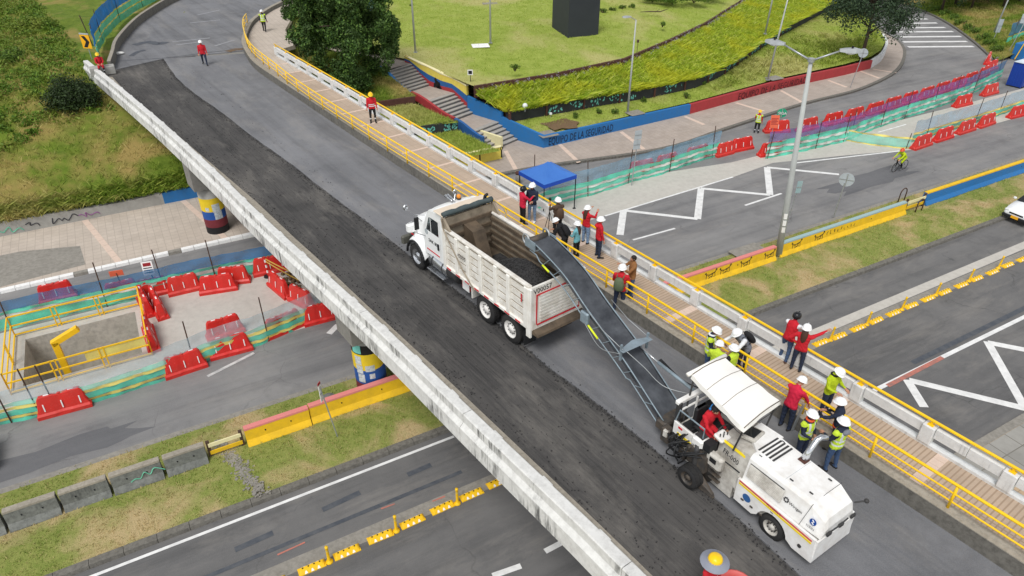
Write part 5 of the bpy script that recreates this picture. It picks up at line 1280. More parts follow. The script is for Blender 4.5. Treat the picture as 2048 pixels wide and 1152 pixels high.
for dd, l2 in ((V(-.62, .62, 0).normalized(), 1.5), (V(.95, -.1, 0).normalized(), 1.25)):
    m = MB(); m.smooth = True; a = V(lx, 0, LH); e = a + dd * l2 + V(0, 0, .5); m.tube([a, e], [.055, .04], 8); m.build('arm', 'galv', lp)
    m = MB(); cobra(m, e - dd * .1, dd, 1.15); hd = m.build('lamp_head', 'galv', lp)
    q = MB(); q.ball((0, 0, 0), .16, 10, 6, (1.5, 1, .45)); q.xform(Matrix.Translation(e + dd * .42 + V(0, 0, -.09)) @ Matrix.Rotation(math.atan2(dd.y, dd.x), 4, 'Z')); q.build('lens', 'lamp_glass', hd)
    q = MB(); q.lathe([(.05, 0), (.05, .09), (.02, .1)], 8, c=e + dd * .45 + V(0, 0, .12)); q.build('photocell', 'black_paint', hd)
m = MB(); m.tube([(lx, 0, LH - .05), (lx, 0, LH + .12)], .15, 12); m.build('bracket_hub', 'galv', lp)
for z, mt in ((2.0, 'sign_white'), (2.4, 'sign_white'), (1.6, 'litter')):
    m = MB(); m.smooth = True; n = 5; rows = [[V(lx * zz / LH + .186 * math.cos(a), .186 * math.sin(a), zz) for a in np.linspace(-2.2, -1.2, n)] for zz in (z, z + .32)]; m.grid(rows); m.build('poster', mt, lp)
def thin_lamp(label, px, py, z, h, d, arm=.9, lean=.0, k=.8):
    t = thing('street_lamp', label, 'street lamp', at(px, py, z)); m = MB(); m.smooth = True; m.tube([(0, 0, 0), (lean, 0, h)], [.09, .05], 10); m.build('pole', 'pole_grey', t)
    a = V(lean, 0, h); e = a + d * arm + V(0, 0, .25); m = MB(); m.tube([a, e], .03, 6); m.build('arm', 'galv', t); m = MB(); cobra(m, e - d * .1, d, k); m.build('lamp_head', 'galv', t)
    m = MB(); m.box((0, 0, .02), (.3, .3, .05)); m.build('base_plate', 'galv', t); return t
thin_lamp('slim grey lamp on the lower lawn behind the blue lettered wall', 1255, 226, 1.0, 7.0, V(-.9, -.2, 0).normalized(), .5, .0)
thin_lamp('slim grey lamp behind the red lettered wall near the scrub', 1535, 160, 1.05, 8.6, V(.8, -.5, 0).normalized(), .7, .45)
thin_lamp('slim lamp pole standing on the yellow green bed at the top', 1530, 68, 2.6, 7.5, V(.8, -.5, 0).normalized(), .6, .2)
thin_lamp('slim lamp pole at the left edge of the upper lawn', 831, 105, 4.0, 8.5, V(.8, .2, 0).normalized(), .7, 0)
thin_lamp('slim lamp pole beside the square white slab on the upper lawn', 981, 86, 4.05, 8.5, V(.9, .2, 0).normalized(), .7, .05)
thin_lamp('slim lamp pole at the top right among the trees', 1985, 72, .3, 8, V(-.8, -.3, 0).normalized(), .7, .6)
def sign(name, label, px, py, z, h, build, lean=(0, 0), r=.035, mt='galv', cat='sign'):
    t = thing(name, label, cat, at(px, py, z)); m = MB(); m.tube([(0, 0, 0), (lean[0], lean[1], h)], r, 8); m.build('post', mt, t); build(t, V(lean[0], lean[1], h)); return t
def plate(t, c, w, h, mt, yaw, pitch=0, name='plate', th=.02, strip=True):
    M_ = Euler((pitch, 0, yaw)).to_matrix(); m = MB(); m.bbox(c, (w, th, h), .004, M_); p = m.build(name, mt, t)
    if strip: q = MB(); q.box(c - M_ @ V(0, .02, 0), (w * .96, .015, .05), M_); q.build('stiffener', 'galv', p)
    return p
def disc(t, c, rad, mt, yaw, name='disc'):
    M_ = Euler((0, 0, yaw)).to_matrix().to_4x4(); m = MB(); m.lathe([(rad, -.012), (rad, .012)], 22, 'y'); m.xform(Matrix.Translation(c) @ M_); p = m.build(name, mt, t)
    q = MB(); q.box(c - Euler((0, 0, yaw)).to_matrix() @ V(0, .02, 0), (rad * 1.85, .015, .05), yaw); q.box(c - Euler((0, 0, yaw)).to_matrix() @ V(0, .02, 0), (.06, .015, rad * 1.8), yaw); q.build('stiffener', 'galv', p)
sign('road_sign', 'round grey sign seen from behind on the median', 1667, 433, .15, 2.2, lambda t, e: disc(t, e + V(.05, 0, .2), .42, 'sign_back', R(-25)), (.12, 0))
sign('road_sign', 'two stacked grey rectangular signs seen from behind near the tent', 1263, 371, 0, 3.2, lambda t, e: (plate(t, e - V(.03, .03, .35), .5, .62, 'sign_back', R(20)), plate(t, e + V(0, -.03, .3), .5, .6, 'sign_back', R(20))), (.1, 0))
sign('road_sign', 'round white sign seen from behind below the dark tree', 1700, 176, .15, 3.0, lambda t, e: disc(t, e + V(0, 0, .1), .4, 'sign_back', R(-25)), (.35, 0))
sign('road_sign', 'small pale blue plate on a thin post beside the tall lamp', 1562, 484, .15, 3.6, lambda t, e: plate(t, e - V(0, .04, .2), .3, .7, 'teal_cap', R(10)), (.25, 0), .025)
sign('road_sign', 'leaning thin white sign on the median left of the overpass', 676, 876, .15, 2.5, lambda t, e: (plate(t, e - V(0, .03, .3), .16, .8, 'sign_white', R(75)), plate(t, e - V(0, .035, -.15), .18, .12, 'red_wall', R(75), strip=False)), (-.35, .1), .025)
sign('road_sign', 'slim pale sign among the shrubs at the top right', 1985, 82, .3, 1.6, lambda t, e: plate(t, e, .5, 1.4, 'sign_back', R(0)), (.2, 0))
sign('road_sign', 'white cross shaped sign back at the far right edge', 2014, 110, .1, 3.6, lambda t, e: plate(t, e, .9, .9, 'sign_back', R(-25)), (.6, 0))
def chev(t, e):
    yaw = R(-12); p = plate(t, e + V(0, -.04, .1), .8, 1.0, 'sign_yellow', yaw, strip=False); M_ = Euler((0, 0, yaw)).to_matrix(); m = MB()
    pts = [(-.3, .42), (.02, .42), (.32, 0), (.02, -.42), (-.3, -.42), (0, 0)]
    m.add([e + V(0, -.04, .1) + M_ @ V(x, -.014, z) for x, z in pts], [(5, 0, 1, 2), (4, 5, 2, 3)]); m.build('arrow', 'text_black', p)
    q = MB(); q.box(e + V(0, -.03, .68), (.8, .03, .1), yaw); q.build('top_strip', 'sign_back', p)
sign('chevron_sign', 'yellow and black chevron sign above the seated worker', 184, 118, 4.9, 1.2, chev, (-.02, 0), .04)
def osign(t, e):
    p = plate(t, e + V(.0, -.04, .2), .62, .95, 'sign_orange', R(-5), R(-12), strip=False)
    M_ = plane_matrix(e + V(.0, -.04, .2) + Euler((R(-12), 0, R(-5))).to_matrix() @ V(-.26, -.014, -.2), Euler((R(-12), 0, R(-5))).to_matrix() @ V(1, 0, 0), Euler((R(-12), 0, R(-5))).to_matrix() @ V(0, 0, 1))
    m = MB()
    for k in range(5): m.quad(*[M_ @ V(x, z + k * .1, .001) for x, z in ((0, 0), (.5 - .1 * (k % 2), 0), (.5 - .1 * (k % 2), .05), (0, .05))])
    m.build('printed_lines', 'text_red', p)
sign('works_sign', 'orange works sign standing among the red barriers by the guard', 1539, 282, 0, 1.3, osign, (.1, .05), .03)
sg = sign('stop_go_sign', 'round green hand sign standing behind the orange works sign', 1556, 262, 0, 1.25, lambda t, e: disc(t, e + V(0, -.03, .2), .36, 'sign_green', R(-12)), (0, 0), .03)
text('SIGA', .3, 'sign_white', 'lettering', plane_matrix(V(-.30, -.02, 1.36), V(math.cos(R(-12)), math.sin(R(-12)), 0), V(0, 0, 1)) @ Matrix.Translation((0.0, 0, .04)), sg)
def notice(t, e):
    p = plate(t, e + V(0, -.03, .0), .5, .72, 'sign_white', R(18), R(-8), strip=False); M_ = Euler((R(-8), 0, R(18))).to_matrix(); c = e + V(0, -.03, 0)
    m = MB(); m.quad(*[c + M_ @ V(x, -.014, z) for x, z in ((-.18, .12), (.18, .12), (.18, .3), (-.18, .3))]); m.build('red_print', 'text_red', p)
    m = MB()
    for k in range(3): m.quad(*[c + M_ @ V(x, -.014, z - k * .12) for x, z in ((-.2, 0), (.2, 0), (.2, .05), (-.2, .05))])
    m.build('black_print', 'text_black', p)
sign('notice_board', 'white notice with red and black print on a wooden stick by the red barriers', 322, 588, 0, 1.5, notice, (-.25, .05), .03, 'rust_post')
sign('notice_board', 'small orange red notice on a stake in the blue netting', 253, 592, 0, 1.35, lambda t, e: plate(t, e, .62, .3, 'sign_orange', R(20), strip=False), (-.1, 0), .025, 'rust_post')
sign('lawn_sign', 'little black and white sign standing in the upper lawn near the brown wall', 941, 163, 3.6, .6, lambda t, e: (plate(t, e + V(0, -.03, .1), .4, .4, 'sign_white', 0, strip=False), plate(t, e + V(0, -.045, .1), .28, .26, 'text_black', 0, 0, 'print', .01, False)), (0, 0), .025, 'black_paint')
sign('lawn_sign', 'thin dark sapling stake on the upper lawn behind the slim lamp', 1274, 104, 3.8, .9, lambda t, e: plate(t, e, .2, .25, 'rust_post', 0, strip=False), (0, 0), .02, 'rust_post')
fl = thing('floodlight', 'small white garden floodlight beside the bare earth patch', 'light', at(1101, 238, 1.05))
m = MB(); m.tube([(0, 0, 0), (0, 0, .35)], .025, 6); m.build('stem', 'galv', fl); m = MB(); m.bbox((0, 0, .42), (.22, .14, .18), .03); m.build('lamp', 'lamp_glass', fl)
rl_ = thing('road_lamp', 'round pale bollard light in the bed beside the stairs', 'light', at(1050, 218, 2.2)); m = MB(); m.ball((0, 0, .25), .2, 12, 8); m.build('globe', 'lamp_glass', rl_); m = MB(); m.tube([(0, 0, -.2), (0, 0, .1)], .04, 6); m.build('stem', 'galv', rl_)

# ---------------------------------------------------------------- blue tent
plain('tent_blue', srgb(66, 120, 198), .65, .3, srgb(36, 84, 170), 1.2, bump=.1); plain('tent_valance', srgb(28, 80, 190), .6, .2)
ta, tb_ = at(1150, 417), at(1090, 425)
tent = thing('canopy_tent', 'blue pop-up canopy tent on dark legs beside the overpass footway', 'tent', at(1150, 417))
c = at(1150, 417); e1 = V(-.80, -.60, 0) * 0; ang = R(36)
ax = V(math.cos(ang), math.sin(ang), 0); ay = V(-ax.y, ax.x, 0); W_ = 2.5; o0 = V(0, 0, 0)
crn = [o0, ay * W_, ay * W_ - ax * W_, -ax * W_]      # near right, far right, far left, near left
TH = 2.25; apex = (crn[0] + crn[2]) / 2 + V(0, 0, TH + .75)
for i in range(4):
    a, b = crn[i] + V(0, 0, TH), crn[(i + 1) % 4] + V(0, 0, TH); m = MB(); m.smooth = True
    rows = []
    for j in range(7):
        f = j / 6; rows.append([(a.lerp(b, g)).lerp(apex, f) - V(0, 0, .16 * math.sin(math.pi * f) * (1 - .2 * abs(2 * g - 1))) for g in np.linspace(0, 1, 7)])
    m.grid(rows); m.build('roof_panel', 'tent_blue', tent)
    m = MB(); m.grid([[a - V(0, 0, .24), b - V(0, 0, .24)], [a + V(0, 0, .004), b + V(0, 0, .004)]]); m.build('valance', 'tent_valance', tent)
for p in crn:
    m = MB(); m.box(p * .97 + crn[2] * .015 + V(0, 0, TH / 2), (.045, .045, TH), ang); m.build('leg', 'black_paint', tent)
    m = MB(); m.box(p * .97 + crn[2] * .015 + V(0, 0, .02), (.16, .16, .03), ang); m.build('foot', 'black_paint', tent)
bc = thing('bollard', 'short rusty capped concrete post by the tent behind the parapet', 'post', at(1036, 368)); m = MB(); m.smooth = True; m.lathe([(.16, 0), (.16, .75)], 14); m.build('body', 'old_concrete', bc); m = MB(); m.smooth = True; m.lathe([(.18, .72), (.18, .85), (.12, .86)], 14); m.build('cap', 'rust_wall', bc)
sb2 = MB(); sb2.smooth = True; sb2.lathe([(.28, 0), (.27, .3), (.24, .34)], 16); o = sb2.build('bollard', 'barrier_concrete'); o.location = at(660, 806, .15); tag(o, 'squat grey concrete stub on the median beside the thin leaning sign', 'post')

# ---------------------------------------------------------------- portable toilet
plain('toilet_blue', srgb(30, 66, 158), .45, .25, srgb(20, 44, 120), 1.5); plain('toilet_roof', srgb(210, 222, 232), .5, .2)
pt = thing('portable_toilet', 'dark blue portable toilet cabin with a pale roof at the right edge', 'toilet', at(2032, 172), R(33))
m = MB(); m.bbox((0, 0, 1.1), (1.15, 1.2, 2.1), .05); m.build('cabin', 'toilet_blue', pt)
m = MB(); m.smooth = True; m.grid([[V(x, y, 2.15 + .28 * (1 - (y / .66) ** 2) * (1 if abs(x) < .6 else 0)) for x in (-.64, -.59, -.2, .2, .59, .64)] for y in np.linspace(-.66, .66, 9)]); m.build('roof', 'toilet_roof', pt)
for x in (-.575, .575):
    for y in (-.6, .6): m = MB(); m.box((x, y, 1.1), (.07, .07, 2.1)); m.build('corner_post', 'toilet_blue', pt)
m = MB(); m.bbox((-.02, -.615, 1.05), (.8, .04, 1.85), .01); dr = m.build('door', 'toilet_blue', pt); m = MB(); m.lathe([(.14, -.03), (.14, .0)], 14, 'y', (0, -.64, 1.55)); m.build('label', 'sign_white', dr); m = MB(); m.box((.32, -.65, 1.0), (.06, .04, .14)); m.build('handle', 'black_paint', dr)
for x in (-.585,):
    for k in range(4): m = MB(); m.box((x, -.36 + .24 * k, 1.1), (.03, .05, 1.8)); m.build('rib', 'toilet_blue', pt)
m = MB(); m.box((0, 0, .04), (1.2, 1.25, .1)); m.build('skid', 'black_paint', pt)
bx_ = thing('crate_stack', 'yellow and blue covered load behind the toilet cabin', 'crate', at(2040, 118)); m = MB(); m.bbox((0, 0, .8), (1.6, 1.2, 1.6), .05, R(30)); m.build('box', 'blue_wall', bx_); m = MB(); m.tube([(-.9, -.5, .1), (-.6, -.6, 1.7)], .05, 6); m.build('strap', 'yellow_paint', bx_)

# litter on the slope and roads
for k, (px, py, z) in enumerate(((187, 268, 2.2), (214, 285, 1.9), (232, 306, 1.7), (178, 252, 2.4), (11, 128, 4.4))):
    m = MB(); m.grid([[V(random.uniform(-.03, .03) + x, y + random.uniform(-.03, .03), random.uniform(.05, .12)) for x in (-.13, 0, .13)] for y in (-.12, 0, .12)]); o = m.build('litter', 'litter'); p = at(px, py, z); o.location = V(p.x, p.y, z + .12)
    tag(o, 'scrap of white litter on the left hillside grass', 'litter', 'litter on the hillside')
sk = MB(); sk.smooth = True; sk.ball((0, 0, .1), .28, 12, 7, (1.5, .7, .4)); o = sk.build('cement_sack', 'litter'); o.location = at(238, 109, DECK); o.rotation_euler.z = .4; tag(o, 'small white sack lying by the wall at the far road bend', 'sack')
# ================================================================== DUMP TRUCK
plain('truck_white', srgb(238, 240, 240), .35, .22, srgb(200, 198, 192), 1.2, spec=.5); plain('bed_white', srgb(230, 228, 222), .55, .8, srgb(172, 160, 142), 2.6)
plain('bed_rib', srgb(236, 234, 228), .5, .4, srgb(180, 168, 150), 2.5)
plain('bed_inside', srgb(104, 90, 74), .7, .8, srgb(44, 39, 35), 2.2); plain('bed_inside_pale', srgb(160, 148, 130), .7, .75, srgb(84, 74, 62), 2.4)
plain('tyre', srgb(38, 38, 39), .85, .4, srgb(70, 68, 64), 5); plain('rim_white', srgb(232, 230, 226), .45, .3, srgb(170, 160, 145), 6)
plain('chrome', srgb(205, 208, 212), .22, .25, srgb(120, 120, 120), 4, .9); plain('steel_dark', srgb(52, 53, 55), .6, .4, srgb(84, 78, 70), 4)
plain('olive_steel', srgb(92, 92, 84), .55, .4, srgb(60, 60, 56), 3); plain('trim_black', srgb(34, 35, 37), .6, .3)
plain('glass_dark', srgb(28, 32, 36), .08, .05, None, 3, 0, .8); plain('amber', srgb(240, 150, 50), .3, .1); plain('red_tape', srgb(205, 40, 52), .45, .2)
plain('tarp', srgb(72, 84, 86), .7, .4, srgb(50, 58, 60), 5, bump=.2); plain('roof_cream', srgb(222, 208, 188), .6, .4, srgb(190, 170, 150), 2)
plain('millings', srgb(46, 46, 47), .85, .5, srgb(78, 76, 74), 7)
def wheel(parent, x, y, side, r=.52, w=.26, rim='rim_white', dual=False, name='wheel', hub=.10):
    """side +1 = left of the vehicle; wheel axis along y"""
    W = MB(); W.smooth = True; c = (x, y, r)
    s = -side                                     # lathe along y runs towards -h
    W.lathe([(r * .60, s * -w / 2 * -1 * 0 - w / 2), (r * .92, -w / 2), (r * .985, -w / 2 + .035), (r, -w / 2 + .07), (r, w / 2 - .07), (r * .985, w / 2 - .035), (r * .92, w / 2), (r * .60, w / 2)], 36, 'y', c, cap=False)
    ty = W.build(name, 'tyre', parent)
    T = MB()                                      # tread blocks
    for k in range(40):
        a = 2 * math.pi * k / 40; ca, sa = math.cos(a), math.sin(a)
        for dy in (-w * .27, w * .27):
            p = V(x + (r + .004) * ca, y + dy, r + (r + .004) * sa); T.box(p, (.02, w * .36, .045), Euler((0, -a, 0)).to_matrix())
    T.build('tread', 'tyre', ty)
    rr = r * .62; o = side * w / 2
    H = MB(); H.smooth = True
    H.lathe([(rr, -side * (w / 2 + .004) * 1), (rr * .95, -side * (w / 2 - .01)), (rr * .80, -side * (w / 2 - .09)), (rr * .45, -side * (w / 2 - .07)), (rr * .40, -side * (w / 2 - .02)), (.001, -side * (w / 2 - .01))], 28, 'y', c, cap=False)
    rm = H.build('rim', rim, ty)
    N = MB()
    for k in range(10):
        a = 2 * math.pi * k / 10; N.lathe([(.018, -side * (w / 2 - .07)), (.018, -side * (w / 2 - .03))], 6, 'y', (x + rr * .58 * math.cos(a), y, r + rr * .58 * math.sin(a)))
    N.build('wheel_nuts', 'steel_dark', ty)
    return ty
TA_ = R(127.5); TX = V(math.cos(TA_), math.sin(TA_), 0); TY = V(-TX.y, TX.x, 0)
TP0 = V(.4926, 20.2325, DECK - .04) + TY * .17
truck = thing('dump_truck', 'white dump truck with a weathered tipper body being loaded on the overpass', 'truck', TP0, TA_)
hw = 1.08
for y in (-.42, .42): m = MB(); m.box((2.2, y, .86), (7.6, .1, .24)); m.build('chassis_rail', 'steel_dark', truck)
for x in (-.72, .72):
    for sd in (1, -1):
        wheel(truck, x, sd * (hw - .13), sd); wheel(truck, x, sd * (hw - .44), -sd, .51, .24)
    m = MB(); m.tube([(x, -.8, .52), (x, .8, .52)], .09, 8); m.build('axle', 'steel_dark', truck)
for sd in (1, -1): wheel(truck, 5.34, sd * (hw - .15), sd, .52, .27, 'chrome')
m = MB(); m.tube([(5.34, -.8, .5), (5.34, .8, .5)], .07, 8); m.build('axle', 'steel_dark', truck)
# cab
m = MB(); m.smooth = False
def side_poly(pts, y0, y1, name, mt, par): q = MB(); q.extrude_xz(pts, y0, y1); return q.build(name, mt, par)
cw = .98
cabp = [(3.42, 1.0), (4.78, 1.0), (4.78, 2.12), (4.42, 2.82), (4.28, 2.95), (3.95, 3.03), (3.5, 3.0), (3.42, 2.9)]
def panel_xz(outer, holes, y, name, mt, par, th=.0):
    q = MB(); loops = [[V(x, z, 0) for x, z in l] for l in [outer] + holes]; tri = tessellate_polygon(loops); pts = [p for l in [outer] + holes for p in l]
    q.add([(x, y, z) for x, z in pts], [tuple(t) for t in tri]); return q.build(name, mt, par)
HOLES = [[(3.70, 2.05), (4.20, 2.05), (4.20, 2.66), (3.70, 2.66)], [(4.25, 2.05), (4.56, 2.05), (4.33, 2.62), (4.25, 2.66)]]
_q = MB()
for i in range(len(cabp)):
    a, b = cabp[i], cabp[(i + 1) % len(cabp)]
    if i != 2: _q.quad(V(a[0], -cw, a[1]), V(a[0], cw, a[1]), V(b[0], cw, b[1]), V(b[0], -cw, b[1]))
cab = _q.build('cab', 'truck_white', truck)
for sd in (1, -1): panel_xz(cabp, HOLES, sd * cw, 'cab_side', 'truck_white', cab)
def _glass():
    t = NT('glass_clear'); t.done(srgb(30, 36, 40), .06, None, 0, 0, 0, .8); tr = t.n.new('ShaderNodeBsdfTransparent'); tr.inputs[0].default_value = (.75, .8, .8, 1); mx = t.n.new('ShaderNodeMixShader'); mx.inputs[0].default_value = .38
    t.l.new(tr.outputs[0], mx.inputs[1]); t.l.new(t.b.outputs[0], mx.inputs[2]); t.l.new(mx.outputs[0], t.n['Material Output'].inputs['Surface'])
_glass()
m = MB(); m.smooth = True; m.grid([[V(x, y, z - .10 * (abs(y) / cw) ** 4) for y in np.linspace(-cw - .01, cw + .01, 9)] for x, z in ((3.40, 2.98), (3.55, 3.05), (3.95, 3.085), (4.3, 3.0), (4.40, 2.9))]); m.build('roof', 'truck_white', cab)
m = MB(); m.add([V(4.79, -.88, 2.14), V(4.79, .88, 2.14), V(4.445, .84, 2.80), V(4.445, -.84, 2.80)], [(0, 1, 2, 3)]); m.build('windscreen', 'glass_clear', cab)
for sd in (1, -1):
    y = sd * (cw + .012); d = MB(); pts = [(3.62, 1.15), (4.62, 1.15), (4.62, 2.05), (4.36, 2.75), (3.62, 2.75)]
    dr = panel_xz(pts, HOLES, y, 'door', 'truck_white', cab)
    yw_ = y + sd * .006
    g = MB(); g.extrude_xz([(3.70, 2.05), (4.20, 2.05), (4.20, 2.66), (3.70, 2.66)], min(y, yw_), max(y, yw_)); g.build('window', 'glass_clear', dr)
    g = MB(); g.extrude_xz([(4.25, 2.05), (4.56, 2.05), (4.33, 2.62), (4.25, 2.66)], min(y, yw_), max(y, yw_)); g.build('quarter_window', 'glass_clear', dr)
    h = MB(); h.bbox((3.74, y + sd * .02, 1.62), (.10, .04, .26), .01); h.build('handle', 'trim_black', dr)
    h = MB(); h.box((4.15, y + sd * .004, 1.22), (.9, .008, .05)); h.build('stripe', 'red_tape', dr)
    # mirror on a loop arm
    mm = MB(); mm.tube([(4.62, sd * cw, 2.6), (4.80, sd * (cw + .28), 2.62), (4.80, sd * (cw + .28), 1.85), (4.66, sd * (cw + .02), 1.72)], .018, 6); mir = mm.build('mirror_arm', 'chrome', cab)
    q = MB(); q.bbox((4.80, sd * (cw + .27), 2.25), (.07, .2, .52), .03); q.build('mirror', 'trim_black', mir)
    mm = MB(); mm.tube([(5.35, sd * .7, 1.95), (5.75, sd * 1.12, 2.45)], .014, 6); q = mm.build('fender_mirror_arm', 'chrome', truck)
    mm = MB(); mm.ball((5.77, sd * 1.13, 2.5), .11, 10, 7, (.5, 1, 1.1)); mm.build('fender_mirror', 'chrome', q)
text('SAK 805', .20, 'text_black', 'door_number', plane_matrix(V(4.42, cw + .026, 1.60), V(-1, 0, 0), V(0, 0, 1)), cab, .002)
m = MB(); m.lathe([(.11, -.004), (.11, .004)], 16, 'y', (4.55, cw + .02, 1.95)); m.build('door_emblem', 'sign_back', cab)
# driver's seat back and roof gear
m = MB(); m.lathe([(.085, 0), (.085, .05)], 14, c=(4.15, -.25, 3.07)); bs = m.build('beacon_base', 'trim_black', cab); m = MB(); m.smooth = True; m.lathe([(.08, .05), (.08, .15), (.05, .18)], 14, c=(4.15, -.25, 3.07)); m.build('beacon', 'amber', bs)
for y in (.15, .05): m = MB(); m.smooth = True; m.tube([(4.0, y, 3.1), (4.0, y, 3.16), (4.45, y, 3.2)], [.03, .03, .06], 8); m.build('air_horn', 'chrome', cab)
# hood
hp_ = [(4.74, 1.0), (5.0, 1.0), (5.0, 1.25), (6.12, 1.05), (6.16, 1.75), (6.02, 1.90), (5.3, 2.10), (4.74, 2.24)]
rows = []
for x, zt, zb_, w_ in ((4.74, 2.26, 1.15, .80), (5.1, 2.2, 1.25, .76), (5.6, 2.08, 1.2, .70), (5.95, 1.95, 1.1, .66), (6.12, 1.78, 1.05, .62), (6.17, 1.5, 1.0, .60)):
    rows.append([V(x, -w_ - .06, zb_), V(x, -w_, zt - .25), V(x, -w_ * .8, zt - .05), V(x, -w_ * .35, zt), V(x, w_ * .35, zt), V(x, w_ * .8, zt - .05), V(x, w_, zt - .25), V(x, w_ + .06, zb_)])
m = MB(); m.smooth = True; m.grid(rows); hood = m.build('hood', 'truck_white', truck)
m = MB(); m.bbox((6.17, 0, 1.35), (.05, 1.0, .62), .02); m.build('grille', 'steel_dark', hood)
for k in range(6): m = MB(); m.box((6.205, 0, 1.1 + k * .095), (.02, .96, .03)); m.build('grille_bar', 'chrome', hood)
for sd in (1, -1):
    rows = []
    for a in np.linspace(0.12, math.pi - .12, 11):
        ca, sa = math.cos(a), math.sin(a); r1 = .64; x = 5.36 + r1 * ca; z = .52 + r1 * sa * 1.2
        rows.append([V(x, sd * .58, z + .22), V(x, sd * .85, z + .13), V(x, sd * 1.04, z + .03), V(x, sd * 1.09, z - .10)])
    m = MB(); m.smooth = True; m.grid(rows if sd > 0 else [r[::-1] for r in rows]); fn = m.build('fender', 'truck_white', truck)
    m = MB(); m.smooth = True; m.tube([r[3] + V(0, sd * .01, -.01) for r in rows], .05, 6); m.build('fender_trim', 'trim_black', fn)
    m = MB(); m.bbox((6.05, sd * .80, 1.42), (.28, .42, .42), .08); q = m.build('headlight_pod', 'truck_white', fn); m = MB(); m.bbox((6.19, sd * .82, 1.42), (.04, .3, .26), .015); m.build('headlight', 'lamp_glass', q)
    m = MB(); m.box((5.55, sd * 1.05, 1.42), (.16, .02, .05)); m.build('side_marker', 'red_tape', fn)
m = MB(); m.bbox((6.40, 0, .78), (.18, 2.2, .36), .04); m.build('bumper', 'olive_steel', truck)
# tank, steps, battery box, muffler
for sd in (1, -1):
    m = MB(); m.smooth = True; m.lathe([(.05, -.62), (.27, -.62), (.30, -.57), (.30, .57), (.27, .62), (.05, .62)], 22, 'x', (3.85, sd * .78, .80)); tk = m.build('fuel_tank', 'chrome', truck)
    for x in (3.5, 4.2): m = MB(); m.smooth = True; m.lathe([(.308, -.03), (.308, .03)], 22, 'x', (x, sd * .78, .80), cap=False); m.build('tank_strap', 'steel_dark', tk)
    m = MB(); m.bbox((3.95, sd * .98, .42), (1.15, .26, .05), .01); m.build('step', 'chrome', truck)
    m = MB(); m.smooth = True; m.lathe([(.05, -.3), (.33, -.3), (.33, .3), (.05, .3)], 18, 'x', (2.95, sd * .72, .82)); m.build('air_tank', 'steel_dark', truck)
m = MB(); m.bbox((2.2, .85, .72), (.5, .06, .4), .02); m.build('mud_guard', 'red_plastic_dull', truck)
m = MB(); m.bbox((2.15, .9, .68), (.42, .03, .34), .01); m.build('number_plate', 'sign_white', truck)
m = MB(); m.smooth = True; m.tube([(3.36, -.85, 1.0), (3.36, -.85, 3.15), (3.30, -.85, 3.35), (3.18, -.85, 3.45)], [.07, .07, .06, .055], 10); m.build('exhaust_stack', 'trim_black', truck)
# tipper body ----------------------------------------------------------
B0, B1, ZF, ZT = -1.72, 3.22, 1.18, 2.66
m = MB(); m.box(((B0 + B1) / 2, 0, ZF - .05), (B1 - B0, 2 * hw - .1, .1)); m.box((.8, 0, ZF - .2), (4.6, .9, .2)); m.build('bed_floor', 'bed_inside', truck)
for sd in (1, -1):
    m = MB(); y = sd * (hw - .03); m.box(((B0 + B1) / 2, y - sd * .03, (ZF + ZT) / 2), (B1 - B0, .06, ZT - ZF)); sdp = m.build('bed_side', 'bed_inside_pale', truck)
    # horizontal pressed ridges inside
    for k in range(5): q = MB(); q.box(((B0 + B1) / 2, y - sd * .085, ZF + .22 + k * .27), (B1 - B0 - .1, .05, .11)); q.build('inner_ridge', 'bed_inside', sdp)
    # outside: planks between posts
    pst_ = [B0 + .10, B0 + 1.05, B0 + 1.75, B0 + 2.6, B0 + 3.35, B0 + 4.05, B1 - .12]
    for a, b in zip(pst_, pst_[1:]):
        for k in range(5): q = MB(); q.box(((a + b) / 2, y + sd * .012, ZF + .18 + k * .27), (b - a - .18, .05, .20)); q.build('side_plank', 'bed_white', sdp)
    for i, x in enumerate(pst_):
        q = MB(); q.bbox((x, y + sd * .04, (ZF + ZT) / 2), (.26 if i == 0 else .18, .14, ZT - ZF), .02); q.build('side_post', 'bed_rib', sdp)
    q = MB(); q.bbox(((B0 + B1) / 2, y, ZT + .03), (B1 - B0, .16, .09), .02); q.build('top_rail', 'bed_white', sdp)
    q = MB(); q.bbox(((B0 + B1) / 2, y + sd * .02, ZF + .0), (B1 - B0, .16, .14), .02); q.build('bottom_rail', 'bed_rib', sdp)
    for k in range(8): q = MB(); q.box((B0 + .5 + k * .58, y + sd * .105, ZF + .0), (.26, .012, .055)); q.build('reflective_tape', 'red_tape', sdp)
    for x in (B0 + .35, B1 - .05): q = MB(); q.box((x, y + sd * .085, ZT - .5), (.05, .012, .3)); q.build('reflective_tape', 'red_tape', sdp)
    # wheel arch plate and flap
    q = MB(); q.bbox((1.55, sd * .86, .86), (.06, .4, .62), .01); q.build('mud_flap', 'bed_rib', truck); q = MB(); q.box((-1.42, sd * .8, .55), (.03, .5, .6)); q.build('mud_flap', 'trim_black', truck)
text('V00057', .22, 'graffiti_dark', 'side_number', plane_matrix(V(2.32, hw + .062, 1.98), V(-1, 0, 0), V(0, 0, 1)), truck, .001)
m = MB(); m.box((B1 - .03, 0, (ZF + 3.05) / 2), (.06, 2 * hw, 3.05 - ZF)); fw = m.build('front_wall', 'bed_inside_pale', truck)
for k in range(4): q = MB(); q.box((B1 - .09, 0, ZF + .3 + k * .4), (.07, 2 * hw - .12, .12)); q.build('inner_ridge', 'bed_inside', fw)
for sd in (1, -1):
    q = MB(); q.extrude_xz([(B1 - .55, ZT + .04), (B1 - .0, ZT + .04), (B1 - .0, 3.1), (B1 - .12, 3.1)], sd * hw - .04, sd * hw + .04); q.build('corner_gusset', 'bed_inside_pale', fw)
